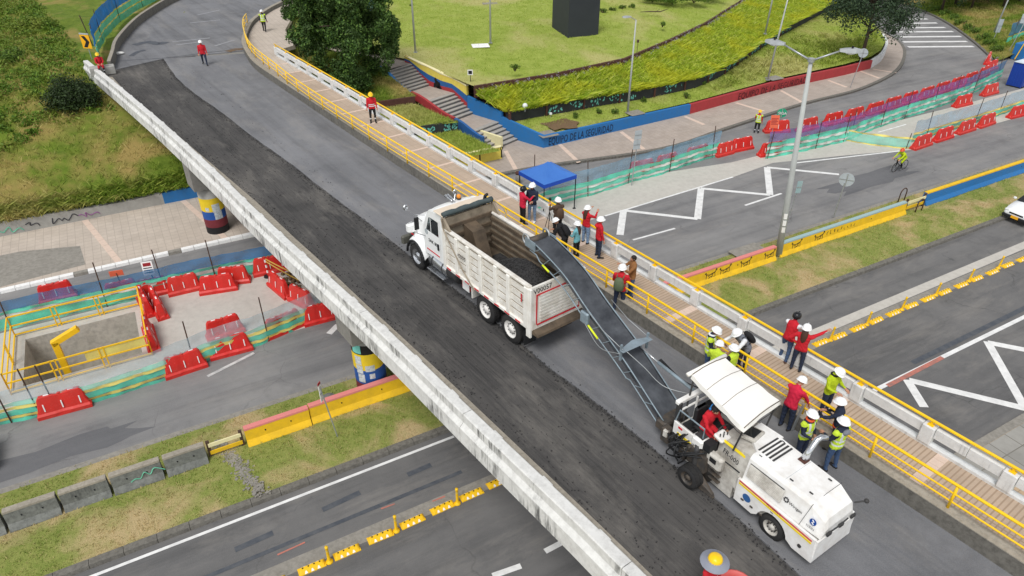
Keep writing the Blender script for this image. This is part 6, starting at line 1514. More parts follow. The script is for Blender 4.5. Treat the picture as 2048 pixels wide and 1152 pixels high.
m = MB(); m.bbox((B1 + .28, 0, 3.12), (.62, 2 * hw + .02, .06), .02); m.build('cab_guard', 'roof_cream', truck)
m = MB(); m.smooth = True; m.tube([V(B1 - .02, y, 3.2 + .012 * math.sin(y * 9)) for y in np.linspace(-hw, hw, 12)], [.10 + .012 * math.sin(k * 2.2) for k in range(12)], 12); m.build('tarp_roll', 'tarp', truck)
m = MB(); m.tube([(B1 - .05, hw + .08, 3.1), (B1 - .2, hw + .1, 2.7), (1.9, hw + .12, 1.65), (1.2, hw + .1, 1.1)], .025, 6); m.build('tarp_arm', 'bed_inside_pale', truck)
m = MB(); m.tube([(B1 - .05, -hw - .08, 3.1), (B1 - .6, -hw - .1, 3.0), (1.9, -hw - .12, 1.9)], .025, 6); m.build('tarp_arm', 'bed_inside_pale', truck)
# hoist cover inside the bed
m = MB(); m.hexa([V(1.95, -.26, ZF), V(B1 - .1, -.26, ZF), V(B1 - .1, .26, ZF), V(1.95, .26, ZF), V(2.55, -.26, 2.52), V(B1 - .1, -.26, 2.62), V(B1 - .1, .26, 2.62), V(2.55, .26, 2.52)]); m.build('hoist_cover', 'bed_inside', truck)
# tailgate
tg = thing('tmp', '', ''); bpy.data.objects.remove(tg)
m = MB(); m.hexa([V(B0 - .16, -hw, ZF - .05), V(B0 - .05, -hw, ZF - .05), V(B0 - .05, hw, ZF - .05), V(B0 - .16, hw, ZF - .05), V(B0 - .08, -hw, ZT + .02), V(B0, -hw, ZT + .02), V(B0, hw, ZT + .02), V(B0 - .08, hw, ZT + .02)]); tgt = m.build('tailgate', 'bed_white', truck)
xo = lambda z: B0 - .16 + .08 * (z - ZF) / (ZT - ZF)
for k in range(9): z = ZF + .22 + k * .115; q = MB(); q.box((xo(z) - .015, -.05, z), (.035, 1.62, .075)); q.build('gate_ridge', 'bed_white', tgt)
for y, z, wy, wz in ((0, ZF + .12, 1.8, .05), (0, ZT - .28, 1.8, .05), (.90, ZF + .66, .045, 1.1), (-.90, ZF + .66, .045, 1.1)): q = MB(); q.box((xo(z) - .02, y, z), (.016, wy, wz)); q.build('reflective_tape', 'red_tape', tgt)
text('V00057', .24, 'text_black', 'number', plane_matrix(V(xo(ZT - .14) - .012, hw - .08, ZT - .21), V(0, -1, 0), V(.08, 0, 1)), tgt, .003)
m = MB(); m.hexa([V(B0 - .42, -hw + .02, .98), V(B0 - .06, -hw + .02, .98), V(B0 - .06, hw - .02, .98), V(B0 - .42, hw - .02, .98), V(B0 - .40, -hw + .02, 1.06), V(B0 - .06, -hw + .02, 1.18), V(B0 - .06, hw - .02, 1.18), V(B0 - .40, hw - .02, 1.06)]); m.build('spreader_apron', 'bed_inside', truck)
m = MB(); m.bbox((B0 - .06, 0, .86), (.1, 1.9, .16), .02); rb = m.build('rear_beam', 'trim_black', truck)
for sd in (1, -1):
    q = MB(); q.bbox((B0 - .02, sd * (hw + .02), 1.75), (.22, .1, 1.85), .02); q.build('rear_post', 'bed_rib', truck)
    for k in range(2): q = MB(); q.lathe([(.06, .0), (.06, .03)], 12, 'x', (B0 - .14, sd * (.55 + .18 * k), .86)); q.build('tail_light', 'red_tape', rb)
# load of asphalt millings: heap + loose crumbs
m = MB(); m.smooth = True; rows = []
def heap(x, y):
    r = math.exp(-((x + .2) / 1.7) ** 2 - ((y - .1) / .95) ** 2); return ZF + .02 + 1.32 * r * (1 - max(0, x - 1.2) * .3) + .05 * mnoise.noise(V(x * 4, y * 4, 2))
for x in np.linspace(B0 + .02, 2.6, 40): rows.append([V(x, y, heap(x, y)) for y in np.linspace(-hw + .1, hw - .1, 26)])
m.grid(rows[::-1])
M_T = Matrix.Translation(TP0) @ Matrix.Rotation(TA_, 4, 'Z')
for k in range(4200):
    x, y = random.uniform(B0 + .05, 2.5), random.uniform(-hw + .12, hw - .12); z = heap(x, y)
    if z < ZF + .12 and random.random() < .7: continue
    s_ = random.choice((.02, .025, .03, .045)); m.smooth = False; m.box((x, y, z), (s_ * 1.5, s_, s_ * .9), Euler((random.random() * 3, random.random() * 3, random.random() * 6)).to_matrix())
ld = m.build('asphalt_millings', 'millings'); ld.matrix_world = M_T; tag(ld, 'heap of black asphalt crumbs inside the truck body', 'asphalt', kind='stuff')
# ================================================================== COLD MILLING MACHINE
plain('mill_white', srgb(240, 240, 238), .42, .5, srgb(182, 172, 158), 2.6, spec=.4); plain('mill_dirty', srgb(205, 202, 194), .6, .75, srgb(110, 100, 88), 3)
plain('machine_steel', srgb(70, 68, 66), .6, .6, srgb(120, 104, 86), 5, .3); plain('pale_blue_steel', srgb(140, 156, 166), .5, .55, srgb(96, 100, 102), 4, .2)
plain('belt', srgb(52, 55, 60), .38, .7, srgb(108, 112, 118), 1.1, bump=.05); plain('canvas', srgb(244, 242, 236), .75, .25, srgb(214, 208, 198), 1.2, bump=.15)
plain('hi_vis_yellow', srgb(225, 240, 40), .45, .15); plain('stripe_red', srgb(205, 96, 92), .5, .3); plain('stripe_yellow', srgb(250, 220, 40), .45, .2)
MA = R(124); mill = thing('milling_machine', 'white road milling machine with canvas canopy and long loading conveyor', 'milling machine', V(7.0998, 11.4112, DECK - .03), MA)
# engine hood -----------------------------------------------------------
hs_ = [(-.95, 1.28, .66, -.36, .80), (-.88, 1.52, .64, -.36, .80), (-.50, 1.74, .68, -.38, .84), (1.24, 1.78, .72, -.42, .86)]
rows = [[V(x, yl2, 1.02), V(x, yl + .02, zt - .10), V(x, yl - .06, zt), V(x, yr + .06, zt), V(x, yr, zt - .08), V(x, yr - .05, .95)] for x, zt, yl, yr, yl2 in hs_]
m = MB(); m.grid(rows); m.add(rows[0], [(0, 1, 2, 3, 4, 5)]); m.add(rows[-1], [(5, 4, 3, 2, 1, 0)]); hd = m.build('engine_hood', 'mill_white', mill)
m = MB(); m.hexa([V(1.2, .55, 1.0), V(1.2, -.46, 1.0), V(1.85, -.46, 1.0), V(1.85, .10, 1.0), V(1.2, .55, 1.77), V(1.2, -.44, 1.77), V(1.88, -.44, 1.72), V(1.88, .02, 1.72)][:4][::-1] + [V(1.2, .55, 1.77), V(1.2, -.44, 1.77), V(1.88, -.44, 1.72), V(1.88, .02, 1.72)][::-1]); m.build('hood_extension', 'mill_white', hd)
for k in range(5):
    x = .80 + k * .105; m = MB(); m.hexa([V(x, .44, 1.772), V(x, -.28, 1.772), V(x + .05, -.28, 1.772), V(x + .05, .44, 1.772), V(x, .44, 1.792), V(x, -.28, 1.792), V(x + .05, -.28, 1.786), V(x + .05, .44, 1.786)]); m.build('top_louvre', 'steel_dark', hd)
for k in range(9):
    z = 1.22 + k * .042; yy = .86 - (z - 1.02) * .185; m = MB(); m.box((.66, yy + .026, z), (1.0, .03, .026), Euler((R(-35), 0, 0)).to_matrix()); m.build('side_louvre', 'mill_dirty', hd)
m = MB(); m.box((.68, .79 + .008, 1.385), (.98, .02, .40), Euler((R(10), 0, 0)).to_matrix()); m.build('louvre_panel', 'steel_dark', hd)
m = MB(); m.tube([(-.5, .70, 1.68), (-.5, .2, 1.752), (-.5, -.36, 1.752)], .006, 4); m.tube([(-.5, .70, 1.68), (-.42, .86, 1.05)], .006, 4); m.build('panel_seam', 'steel_dark', hd)
SD = V(0, .74, 0)
def on_side(x, z): return V(x, .86 - (z - 1.02) * .185 + .006, z)
text('Wirtgen', .105, 'text_black', 'lettering', plane_matrix(on_side(-.03, 1.335) + V(0, .006, 0), V(-1, 0, 0), V(0, -.18, 1)), hd, .002)
m = MB(); m.smooth = True
m.tube([on_side(.06 + .05 * math.cos(a), 1.38 + .05 * math.sin(a)) for a in np.linspace(0, 2 * math.pi, 13)[:-1]], .012, 4, closed=True)
for a in np.linspace(0, 2 * math.pi, 9)[:-1]: m.tube([on_side(.06 + .055 * math.cos(a), 1.38 + .055 * math.sin(a)), on_side(.06 + .075 * math.cos(a), 1.38 + .075 * math.sin(a))], .010, 4)
m.build('gear_emblem', 'text_black', hd)
m = MB(); m.add([on_side(-.68 + .085 * math.cos(a), 1.36 + .085 * math.sin(a)) + V(0, .004, 0) for a in np.linspace(0, 2 * math.pi, 19)[:-1]][::-1], [tuple(range(18))]); em = m.build('round_emblem', 'text_blue', hd)
m = MB(); m.tube([on_side(-.68 + x, 1.36 + z) + V(0, .006, 0) for x, z in ((.03, .05), (-.02, .02), (.02, -.02), (-.03, -.05))], .014, 5); m.build('emblem_mark', 'sign_white', em)
text('ICEIN', .085, 'graffiti_dark', 'lettering', plane_matrix(on_side(-.56, 1.16), V(-1, 0, 0), V(0, -.18, 1)), hd, .001)
# lower skirt with wheel arch
arch = [V(.17 + .44 * math.cos(a), 0, .34 + .44 * math.sin(a)) for a in np.linspace(math.pi * .05, math.pi * .95, 12)]
sk_ = [(1.30, .32), (1.30, 1.04), (-.92, 1.04), (-.98, .32), (-.46, .30)] + [(p.x, p.z) for p in arch[::-1]] + [(.74, .30)]
for y0, y1 in ((.86, .93), (-.55, -.48)):
    m = MB(); loops = [V(x, z, 0) for x, z in sk_]; tri = tessellate_polygon([loops]); n = len(sk_)
    m.add([(x, y0, z) for x, z in sk_] + [(x, y1, z) for x, z in sk_], [t for t in tri] + [tuple(i + n for i in reversed(t)) for t in tri] + [(i, (i + 1) % n, n + (i + 1) % n, n + i) for i in range(n)]); sk2 = m.build('skirt_panel', 'mill_white', mill)
    if y0 > 0:
        m = MB(); m.box((.2, .935, .985), (2.1, .01, .05), Euler((0, R(-1.5), 0)).to_matrix()); m.build('red_stripe', 'stripe_red', sk2)
        m = MB(); m.box((.2, .935, .91), (2.1, .01, .055), Euler((0, R(-1.5), 0)).to_matrix()); m.build('yellow_stripe', 'stripe_yellow', sk2)
        text('W1000LC', .10, 'text_red', 'lettering', plane_matrix(V(.42, .944, .955), V(-1, 0, 0), V(0, 0, 1)), sk2, .002)
        text('RED', .05, 'text_black', 'lettering', plane_matrix(V(.28, .936, .82), V(-1, 0, 0), V(0, 0, 1)), sk2, .001)
        m = MB(); m.add([(.95 + .12 * math.cos(a), .938, .66 + .12 * math.sin(a)) for a in np.linspace(0, 2 * math.pi, 19)[:-1]][::-1], [tuple(range(18))]); m.build('round_decal', 'blue_wall_dark', sk2)
        m = MB(); m.lathe([(.05, -.02), (.05, .02)], 12, 'y', (-.62, .93, .55)); m.build('tow_eye', 'steel_dark', sk2)
m = MB(); m.box((-.95, .2, .66), (.05, 1.4, .7)); rp = m.build('rear_panel', 'mill_white', mill)
for k in range(3): q = MB(); q.bbox((-.99, .55 - k * .45, .98 + .12), (.05, .16, .10), .01); q.build('rear_lamp', 'steel_dark', rp)
m = MB(); m.tube([(-1.0, .7, 1.2), (-1.03, .3, 1.24), (-1.0, -.1, 1.2)], .02, 6); m.build('rear_handle', 'steel_dark', rp)
m = MB(); m.tube([(-.9, -.38, 1.45), (-1.0, -.52, 1.5), (-1.05, -.55, 1.52)], .02, 6); m.ball((-1.06, -.58, 1.53), .06, 8, 6); m.build('rear_camera', 'steel_dark', rp)
m = MB(); m.box((.25, .18, .68), (2.3, 1.3, .6)); m.build('engine_frame', 'mill_dirty', mill)
for y, sd in ((.78, 1), (-.42, -1)): wheel(mill, .17, y, sd, .34, .26, 'mill_dirty')
m = MB(); m.tube([(.17, -.4, .34), (.17, .75, .34)], .06, 8); m.build('axle', 'machine_steel', mill)
# exhaust pipe
m = MB(); m.box((.43, -.20, 1.785), (.2, .2, .03)); m.build('exhaust_flange', 'rust_wall', hd)
m = MB(); m.smooth = True; m.tube([(.43, -.20, 1.78), (.45, -.42, 2.02), (.46, -.60, 2.20), (.43, -.70, 2.25), (.34, -.82, 2.24)], [.085, .085, .08, .075, .07], 14); m.build('exhaust_pipe', 'chrome', mill)
# water tank / body between hood and platform
m = MB(); m.hexa([V(1.26, .88, .55), V(1.26, -.45, .55), V(2.2, -.45, .55), V(2.2, .74, .55), V(1.26, .66, 1.66), V(1.26, -.45, 1.70), V(2.25, -.45, 1.62), V(2.25, .58, 1.50)][:4][::-1] + [V(1.26, .66, 1.66), V(1.26, -.45, 1.70), V(2.25, -.45, 1.62), V(2.25, .58, 1.50)][::-1]); wt = m.build('water_tank', 'mill_dirty', mill)
text('FR-000', .19, 'text_black', 'lettering', plane_matrix(V(2.02, .735, 1.24), V(-1, .13, .02), V(0, -.2, 1)), wt, .003)
m = MB(); m.box((1.62, .672, 1.53), (.9, .02, .07), Euler((R(11), R(-4), R(3))).to_matrix()); m.build('yellow_stripe', 'stripe_yellow', wt)
m = MB(); m.bbox((1.72, .1, 1.74), (.42, .5, .10), .02, Euler((0, R(8), .15)).to_matrix()); cp = m.build('instrument_panel', 'mill_dirty', mill); m = MB(); m.box((1.73, .1, 1.80), (.30, .36, .02), Euler((0, R(8), .15)).to_matrix()); m.build('screen', 'glass_dark', cp)
# operator platform
m = MB(); m.box((2.85, .2, .98), (1.3, 1.3, .08)); pf = m.build('platform', 'mill_dirty', mill)
m = MB(); m.bbox((2.85, .48, 1.25), (.46, .48, .14), .04); st_ = m.build('seat', 'trim_black', mill); m = MB(); m.bbox((3.10, .48, 1.55), (.12, .46, .62), .05); m.build('backrest', 'trim_black', st_); m = MB(); m.box((2.88, .48, 1.08), (.3, .3, .24)); m.build('pedestal', 'steel_dark', st_)
m = MB(); m.bbox((2.60, .92, 1.25), (.42, .34, .34), .08); cn = m.build('control_console', 'mill_white', mill); m = MB(); m.bbox((2.60, .92, 1.43), (.28, .22, .02), .006); m.build('keypad', 'steel_dark', cn); m = MB(); m.box((2.30, .90, 1.30), (.22, .28, .26)); m.build('black_console', 'trim_black', cn)
m = MB(); m.smooth = True; m.tube([(2.62, .98, 1.08), (2.62, 1.05, .8), (2.5, 1.0, .55)], .09, 8); m.build('console_stem', 'mill_dirty', cn)
m = MB(); m.smooth = True; m.tube([(2.28, .42, 1.2), (2.34, .42, 1.55)], .04, 8); m.tube([V(2.36 + .05 * math.sin(a) * .3, .42 + .19 * math.cos(a), 1.58 + .19 * math.sin(a) * .5) for a in np.linspace(0, 2 * math.pi, 17)[:-1]], .018, 6, closed=True); m.build('steering_wheel', 'steel_dark', mill)
# front frame with mast posts and white arms
for y in (.88, -.42):
    m = MB(); m.bbox((3.48, y, 1.25), (.14, .12, 1.25), .02); m.build('front_post', 'mill_white' if y < 0 else 'steel_dark', mill)
m = MB(); m.bbox((3.52, .45, 1.86), (.14, 1.0, .12), .02); m.build('front_crossbar', 'mill_white', mill)
m = MB(); m.bbox((3.1, .98, 1.12), (.75, .07, .42), .02); sdp_ = m.build('side_shield', 'mill_white', mill); m = MB(); m.box((3.05, 1.02, 1.0), (.5, .012, .08)); m.build('yellow_stripe', 'stripe_yellow', sdp_); m = MB(); m.box((3.22, 1.02, 1.22), (.14, .012, .06)); m.build('marker', 'red_tape', sdp_)
m = MB(); m.tube([(2.5, .98, 1.35), (2.5, .98, 1.75), (3.35, .98, 1.75), (3.45, .98, 1.3)], .022, 6); m.build('handrail', 'pale_blue_steel', mill)
# crawler / swing wheel on the left, milling drum housing, dark hydraulics
m = MB(); m.hexa([V(1.45, .85, .12), V(1.45, -.6, .12), V(3.2, -.6, .12), V(3.2, .85, .12), V(1.45, .80, .95), V(1.45, -.6, .95), V(3.3, -.6, .95), V(3.3, .80, .95)][:4][::-1] + [V(1.45, .80, .95), V(1.45, -.6, .95), V(3.3, -.6, .95), V(3.3, .80, .95)][::-1]); m.build('drum_housing', 'mill_dirty', mill)
wheel(mill, 2.42, 1.30, 1, .32, .28, 'machine_steel')
m = MB(); m.smooth = True; m.lathe([(.05, -.62), (.30, -.62), (.33, -.5), (.33, .5), (.30, .62), (.05, .62)], 20, 'y', (2.35, .30, .34)); m.build('milling_drum', 'machine_steel', mill)
m = MB(); m.hexa([V(2.15, 1.02, .55), V(2.15, 1.16, .55), V(2.75, 1.16, .6), V(2.75, 1.02, .6), V(2.2, .98, 1.0), V(2.2, 1.12, 1.0), V(2.7, 1.12, 1.05), V(2.7, .98, 1.05)]); m.build('swing_arm', 'machine_steel', mill)
m = MB(); m.smooth = True; m.tube([(2.42, 1.1, .36), (2.5, 1.12, .75), (2.55, 1.06, 1.2)], [.10, .09, .07], 10); m.build('lift_cylinder', 'steel_dark', mill)
m = MB(); m.hexa([V(2.22, 1.05, .10), V(2.22, 1.22, .06), V(1.72, 1.16, .02), V(1.72, 1.08, .02), V(2.26, 1.02, .34), V(2.26, 1.20, .28), V(1.78, 1.14, .10), V(1.78, 1.06, .10)]); m.build('side_plough', 'machine_steel', mill)
rn = random.Random(3)
for k in range(9):
    a = V(2.9 + rn.uniform(-.2, .3), 1.0 + rn.uniform(0, .35), .35 + rn.uniform(0, .3)); b = V(2.5 + rn.uniform(-.3, .7), .95 + rn.uniform(-.1, .2), .95 + rn.uniform(0, .35)); c = (a + b) / 2 + V(rn.uniform(-.1, .25), .28 + rn.uniform(0, .15), rn.uniform(-.1, .2))
    m = MB(); m.smooth = True; m.tube(smoothline([a, c, b], 12), .022, 6); m.build('hose', 'trim_black', mill)
for k in range(7): m = MB(); m.bbox((2.75 + .13 * (k % 3), 1.02 + .08 * (k // 3), .5 + .16 * (k % 4)), (.14, .12, .13), .02, k * .4); m.build('valve_block', 'machine_steel', mill)
m = MB(); m.bbox((2.05, .92, 1.0), (.5, .2, .42), .05); bk = m.build('battery_box', 'mill_dirty', mill); m = MB(); m.box((2.05, 1.025, 1.05), (.2, .02, .14)); m.build('vent', 'trim_black', bk)
# canopy
cn4 = [V(3.62, .40, 2.50), V(3.62, -.86, 2.50), V(1.70, -.72, 2.46), V(1.58, .76, 2.42)]
rows = []
for i in range(11):
    f = i / 10; a = cn4[0].lerp(cn4[3], f); b = cn4[1].lerp(cn4[2], f); row = []
    for j in range(11):
        g = j / 10; p = a.lerp(b, g); p.z += .10 * math.sin(math.pi * g) * (.7 + .3 * math.sin(math.pi * f)) - .03 * abs(math.sin(3 * math.pi * f)) + .012 * mnoise.noise(V(f * 9, g * 9, 1)); row.append(p)
    rows.append(row)
m = MB(); m.smooth = True; m.grid(rows); cnp = m.build('canopy', 'canvas', mill)
edge = [r[0] for r in rows] + rows[-1][1:] + [r[-1] for r in rows[::-1]][1:] + rows[0][::-1][1:]
m = MB(); m.smooth = True; low = [p + V((p.x - 2.65) * .03, (p.y + .1) * .03, -.13 - .04 * mnoise.noise(p * 3)) for p in edge]; m.grid([low, edge]); m.build('valance', 'canvas', cnp)
m = MB(); m.smooth = True; m.tube([cn4[0] + V(.08, .1, -.02), cn4[1] + V(.08, -.1, -.02)], .06, 8); m.build('roll', 'canvas', cnp)
for i in (0, 3, 6, 10): m = MB(); m.tube([p + V(0, 0, .008) for p in rows[i]], .006 if i in (3, 6) else .012, 4); m.build('cord', 'bed_inside', cnp)
m = MB(); m.tube([p + V(0, 0, -.09) for p in low[8:22]], .008, 4); m.build('cord', 'trim_black', cnp)
for p in cn4: m = MB(); b = V(3.4 if p.x > 3 else 1.75, .72 if p.y > 0 else -.42, 1.2 if p.x > 3 else 1.5); m.tube([b, V(p.x * .97 + .07, p.y * .9, 2.42)], .025, 6); m.build('canopy_post', 'steel_dark', cnp)
# conveyor ---------------------------------------------------------------
cpth = [V(4.0, .40, .72), V(4.3, .40, .88), V(5.8, .40, 1.72), V(7.5, .38, 2.45), V(8.7, .38, 3.05), V(10.0, .38, 3.38), V(10.5, .38, 3.42)]
cl = smoothline(cpth, 40); hwc = .35
conv = MB(); conv.smooth = True; conv.grid([[p + V(0, y, -.06 * (1 - (y / hwc) ** 2) + .012 * mnoise.noise(V(p.x * 3, y * 6, 0))) for y in np.linspace(-hwc, hwc, 7)] for p in cl]); cvb = conv.build('conveyor_cover', 'belt', mill)
for sd in (1, -1):
    m = MB(); m.grid([[p + V(0, sd * (hwc + .02), .02) for p in cl], [p + V(0, sd * (hwc + .02), -.16) for p in cl]]); m.grid([[p + V(0, sd * (hwc + .025), -.16) for p in cl], [p + V(0, sd * (hwc + .025), .02) for p in cl]]); m.build('conveyor_side', 'belt', mill)
    m = MB(); m.smooth = True; m.tube([p + V(0, sd * (hwc + .04), .03) for p in cl], .022, 6); tp_ = m.build('truss_top_chord', 'pale_blue_steel', mill)
    lo2 = [p + V(.0, sd * (hwc + .05), -.42 if 5.5 < p.x < 10 else -.3) for p in cl]; m = MB(); m.smooth = True; m.tube(lo2, .022, 6); bt = m.build('truss_bottom_chord', 'pale_blue_steel', mill)
    for k in range(3, 38, 3): m = MB(); m.tube([cl[k] + V(0, sd * (hwc + .04), .02), lo2[min(39, k + 2)]], .014, 5); m.build('truss_brace', 'pale_blue_steel', bt)
    if sd > 0:
        for a, b in ((9.9, 9.3), (7.7, 6.75)):
            seg = [p for p in lo2 if b <= p.x <= a]; m = MB(); m.smooth = True; m.tube([p + V(0, .02, .0) for p in seg], .035, 6); m.build('reflective_tube', 'hi_vis_yellow', bt)
m = MB(); m.grid([[p + V(0, -hwc, -.14) for p in cl], [p + V(0, hwc, -.14) for p in cl]]); m.build('return_belt', 'belt', mill)
for x, y, r_ in ((10.72, .78, .17), (10.66, .02, .17)):
    z = 3.42; m = MB(); m.smooth = True; m.tube([V(x + r_ * math.cos(a), y, z + r_ * math.sin(a)) for a in np.linspace(0, 2 * math.pi, 17)[:-1]], .035, 6, closed=True); m.build('head_pulley', 'galv', mill)
m = MB(); m.smooth = True; m.lathe([(.13, -.38), (.13, .38)], 16, 'y', (10.62, .40, 3.36)); m.build('head_drum', 'machine_steel', mill)
for sd in (1, -1): m = MB(); m.box((10.45, .40 + sd * .41, 3.36), (.55, .03, .3)); m.build('head_plate', 'pale_blue_steel', mill)
m = MB(); m.bbox((7.55, .82, 2.2), (.35, .14, .42), .04); m.build('hinge_box', 'pale_blue_steel', mill)
# suspension bar with cylinder and cables
m = MB(); m.hexa([V(5.70, .92, 2.08), V(5.70, -.22, 2.08), V(5.86, -.22, 2.08), V(5.86, .92, 2.08), V(5.62, .4, 2.16), V(5.62, .3, 2.16), V(5.94, .3, 2.16), V(5.94, .4, 2.16)]); m.build('suspension_bar', 'pale_blue_steel', mill)
for y in (.86, -.16): m = MB(); m.box((5.85, y, 1.98), (.06, .06, .55)); m.build('hanger', 'pale_blue_steel', mill)
m = MB(); m.smooth = True; m.tube([(5.6, .35, 2.12), (4.9, .33, 2.02)], .025, 8); m.build('piston_rod', 'chrome', mill); m = MB(); m.smooth = True; m.tube([(4.9, .33, 2.02), (3.6, .22, 1.86)], .05, 10); m.build('lift_ram', 'pale_blue_steel', mill)
for y, tx, tz in ((.86, 7.5, 2.5), (-.16, 7.5, 2.5)):
    m = MB(); m.smooth = True; m.tube([V(5.78, y, 2.12), V(6.7, y * .98 + .01, 2.25), V(tx, y * .95, tz)], .012, 5); m.build('cable', 'galv', mill)
m = MB(); m.smooth = True; m.tube(smoothline([V(5.75, .8, 2.1), V(5.2, .55, 1.75), V(4.6, .3, 1.35), V(3.9, -.1, 1.35)], 20), .012, 5); m.build('cable', 'galv', mill)
m = MB(); m.smooth = True; m.tube(smoothline([V(5.8, .95, 2.0), V(6.6, 1.0, 1.75), V(7.5, .9, 2.1)], 14), .010, 5); m.build('cable', 'galv', mill)
for k in range(3): m = MB(); m.smooth = True; m.tube(smoothline([V(5.0, .2 - .04 * k, 1.98), V(4.5, -.05 - .1 * k, 1.6 - .08 * k), V(3.9, -.25, 1.55), V(3.5, -.2, 1.8)], 16), .018, 6); m.build('hose', 'trim_black', mill)
m = MB(); m.bbox((4.02, .42, .60), (.4, .95, .34), .05); m.build('feed_hopper', 'machine_steel', mill)
m = MB(); m.bbox((3.72, .9, .55), (.3, .25, .5), .04); m.build('slew_bracket', 'machine_steel', mill)

# smaller fittings: seams, hatches, bars, steps, clutter
for x in (.3, .95): m = MB(); m.tube([(x, .66, 1.757 + .012 * x), (x, -.34, 1.757 + .012 * x)], .004, 4); m.build('panel_seam', 'sign_back', hd)
for x, y in ((-.3, .5), (-.3, -.2), (1.1, .55), (1.1, -.3), (.2, .55)): m = MB(); m.bbox((x, y, 1.768), (.10, .04, .03), .01); m.build('hood_latch', 'steel_dark', hd)
for k in range(4): m = MB(); m.bbox((1.05 - k * .28, .945, .52), (.09, .02, .05), .006); m.build('skirt_bolt', 'machine_steel', mill)
for k in range(3): m = MB(); m.bbox((1.95, .95 + .02 * k, .42 + k * .2), (.34, .12, .03), .008); m.build('step', 'machine_steel', mill)
m = MB(); m.box((2.85, .2, 1.025), (1.2, 1.2, .012)); m.build('rubber_mat', 'trim_black', pf)
for a, b in (((3.45, -.42, 1.86), (2.3, -.42, 1.70)), ((3.45, .88, 1.6), (3.45, -.42, 1.6)), ((3.4, .3, 1.86), (3.4, .3, 1.05)), ((2.25, -.40, 1.6), (2.25, -.40, 2.42))): m = MB(); m.tube([a, b], .03, 8); m.build('frame_bar', 'mill_white', mill)
m = MB(); m.bbox((3.2, -.15, 1.3), (.4, .42, .5), .06); m.build('tool_bag', 'trim_black', mill)
m = MB(); m.bbox((2.2, .62, 1.56), (.30, .36, .10), .03, Euler((0, R(-14), 0)).to_matrix()); q = m.build('control_panel', 'mill_white', mill)
for k in range(4): m = MB(); m.lathe([(.012, 0), (.016, .09), (.02, .1)], 8, c=(2.14 + .05 * (k % 2), .52 + .07 * k, 1.6)); m.build('lever', 'trim_black', q)
for k in range(10):
    a = V(3.5 + rn.uniform(-.25, .2), .6 + rn.uniform(-.2, .45), .45 + rn.uniform(0, .6)); m = MB(); m.bbox(a, (rn.uniform(.1, .26), rn.uniform(.08, .2), rn.uniform(.1, .3)), .02, rn.random() * 3); m.build('mechanism_block', ('machine_steel', 'steel_dark', 'mill_dirty')[k % 3], mill)
for k in range(8):
    a = V(3.5 + rn.uniform(-.2, .3), .9 + rn.uniform(-.3, .1), .5 + rn.uniform(0, .4)); b = V(2.8 + rn.uniform(-.5, .3), .95 + rn.uniform(-.2, .2), 1.0 + rn.uniform(-.2, .35)); m = MB(); m.smooth = True; m.tube(smoothline([a, (a + b) / 2 + V(0, .2 + rn.uniform(0, .15), rn.uniform(-.2, .1)), b], 12), .018, 6); m.build('hose', 'trim_black', mill)
m = MB(); m.smooth = True; m.tube(smoothline([V(2.6, 1.0, 1.3), V(2.2, .95, 1.2), V(1.7, .82, 1.1), V(1.35, .86, 1.15)], 16), .02, 6); m.build('hose', 'trim_black', mill)
# ================================================================== PEOPLE
plain('skin', srgb(186, 138, 112), .6, .15, srgb(160, 110, 90), 8); plain('hair_dark', srgb(34, 27, 24), .7, .2); plain('hair_brown', srgb(70, 46, 36), .6, .3, srgb(96, 62, 46), 6)
for n_, c_ in dict(red=(196, 30, 44), pinkred=(206, 34, 66), navy=(34, 42, 62), black=(30, 30, 33), brown=(84, 66, 54), tan=(142, 98, 58), teal=(112, 176, 188), jeans=(64, 86, 120), jeans_light=(120, 146, 178), jeans_dark=(40, 50, 72), hivis=(196, 222, 60), lime=(180, 200, 28), white=(228, 230, 234), grey=(120, 124, 134), orange=(232, 96, 48), green_bag=(96, 108, 82), shoe_brown=(88, 62, 46), shoe_dark=(44, 42, 42), hat_grey=(140, 144, 156)).items():
    plain('cloth_' + n_, srgb(*c_), .85, .35, sc(srgb(*c_), .62), 9, bump=.25)
plain('reflective', srgb(214, 218, 222), .35, .15); plain('helmet_white', srgb(244, 245, 246), .3, .1, None, 4); plain('helmet_yellow', srgb(248, 200, 24), .3, .1); plain('helmet_black', srgb(30, 31, 34), .25, .15); plain('helmet_orange', srgb(214, 84, 48), .35, .2)
def etube(m, stations, n=12):
    """closed loft of ellipses: (centre, side vector * half width, front vector * half depth)"""
    rows = [[c + a * math.cos(2 * math.pi * k / n) + b * math.sin(2 * math.pi * k / n) for k in range(n)] for c, a, b in stations]
    vs = [p for r in rows for p in r]; fs = [tuple(reversed(range(n))), tuple(range((len(rows) - 1) * n, len(rows) * n))]
    for i in range(len(rows) - 1):
        for k in range(n): k2 = (k + 1) % n; fs.append((i * n + k, i * n + k2, (i + 1) * n + k2, (i + 1) * n + k))
    m.add(vs, fs)
def capsule(m, a, b, r0, r1, n=10):
    d = (b - a).normalized(); m.tube([a - d * r0 * .8, a - d * r0 * .45, a, a.lerp(b, .3), a.lerp(b, .7), b, b + d * r1 * .45, b + d * r1 * .8], [r0 * .55, r0 * .9, r0, r0 + (r1 - r0) * .2, r0 + (r1 - r0) * .75, r1, r1 * .9, r1 * .55], n)
def adir(p, a, side): return V(math.sin(p) * math.cos(a), side * math.sin(a), -math.cos(p) * math.cos(a))
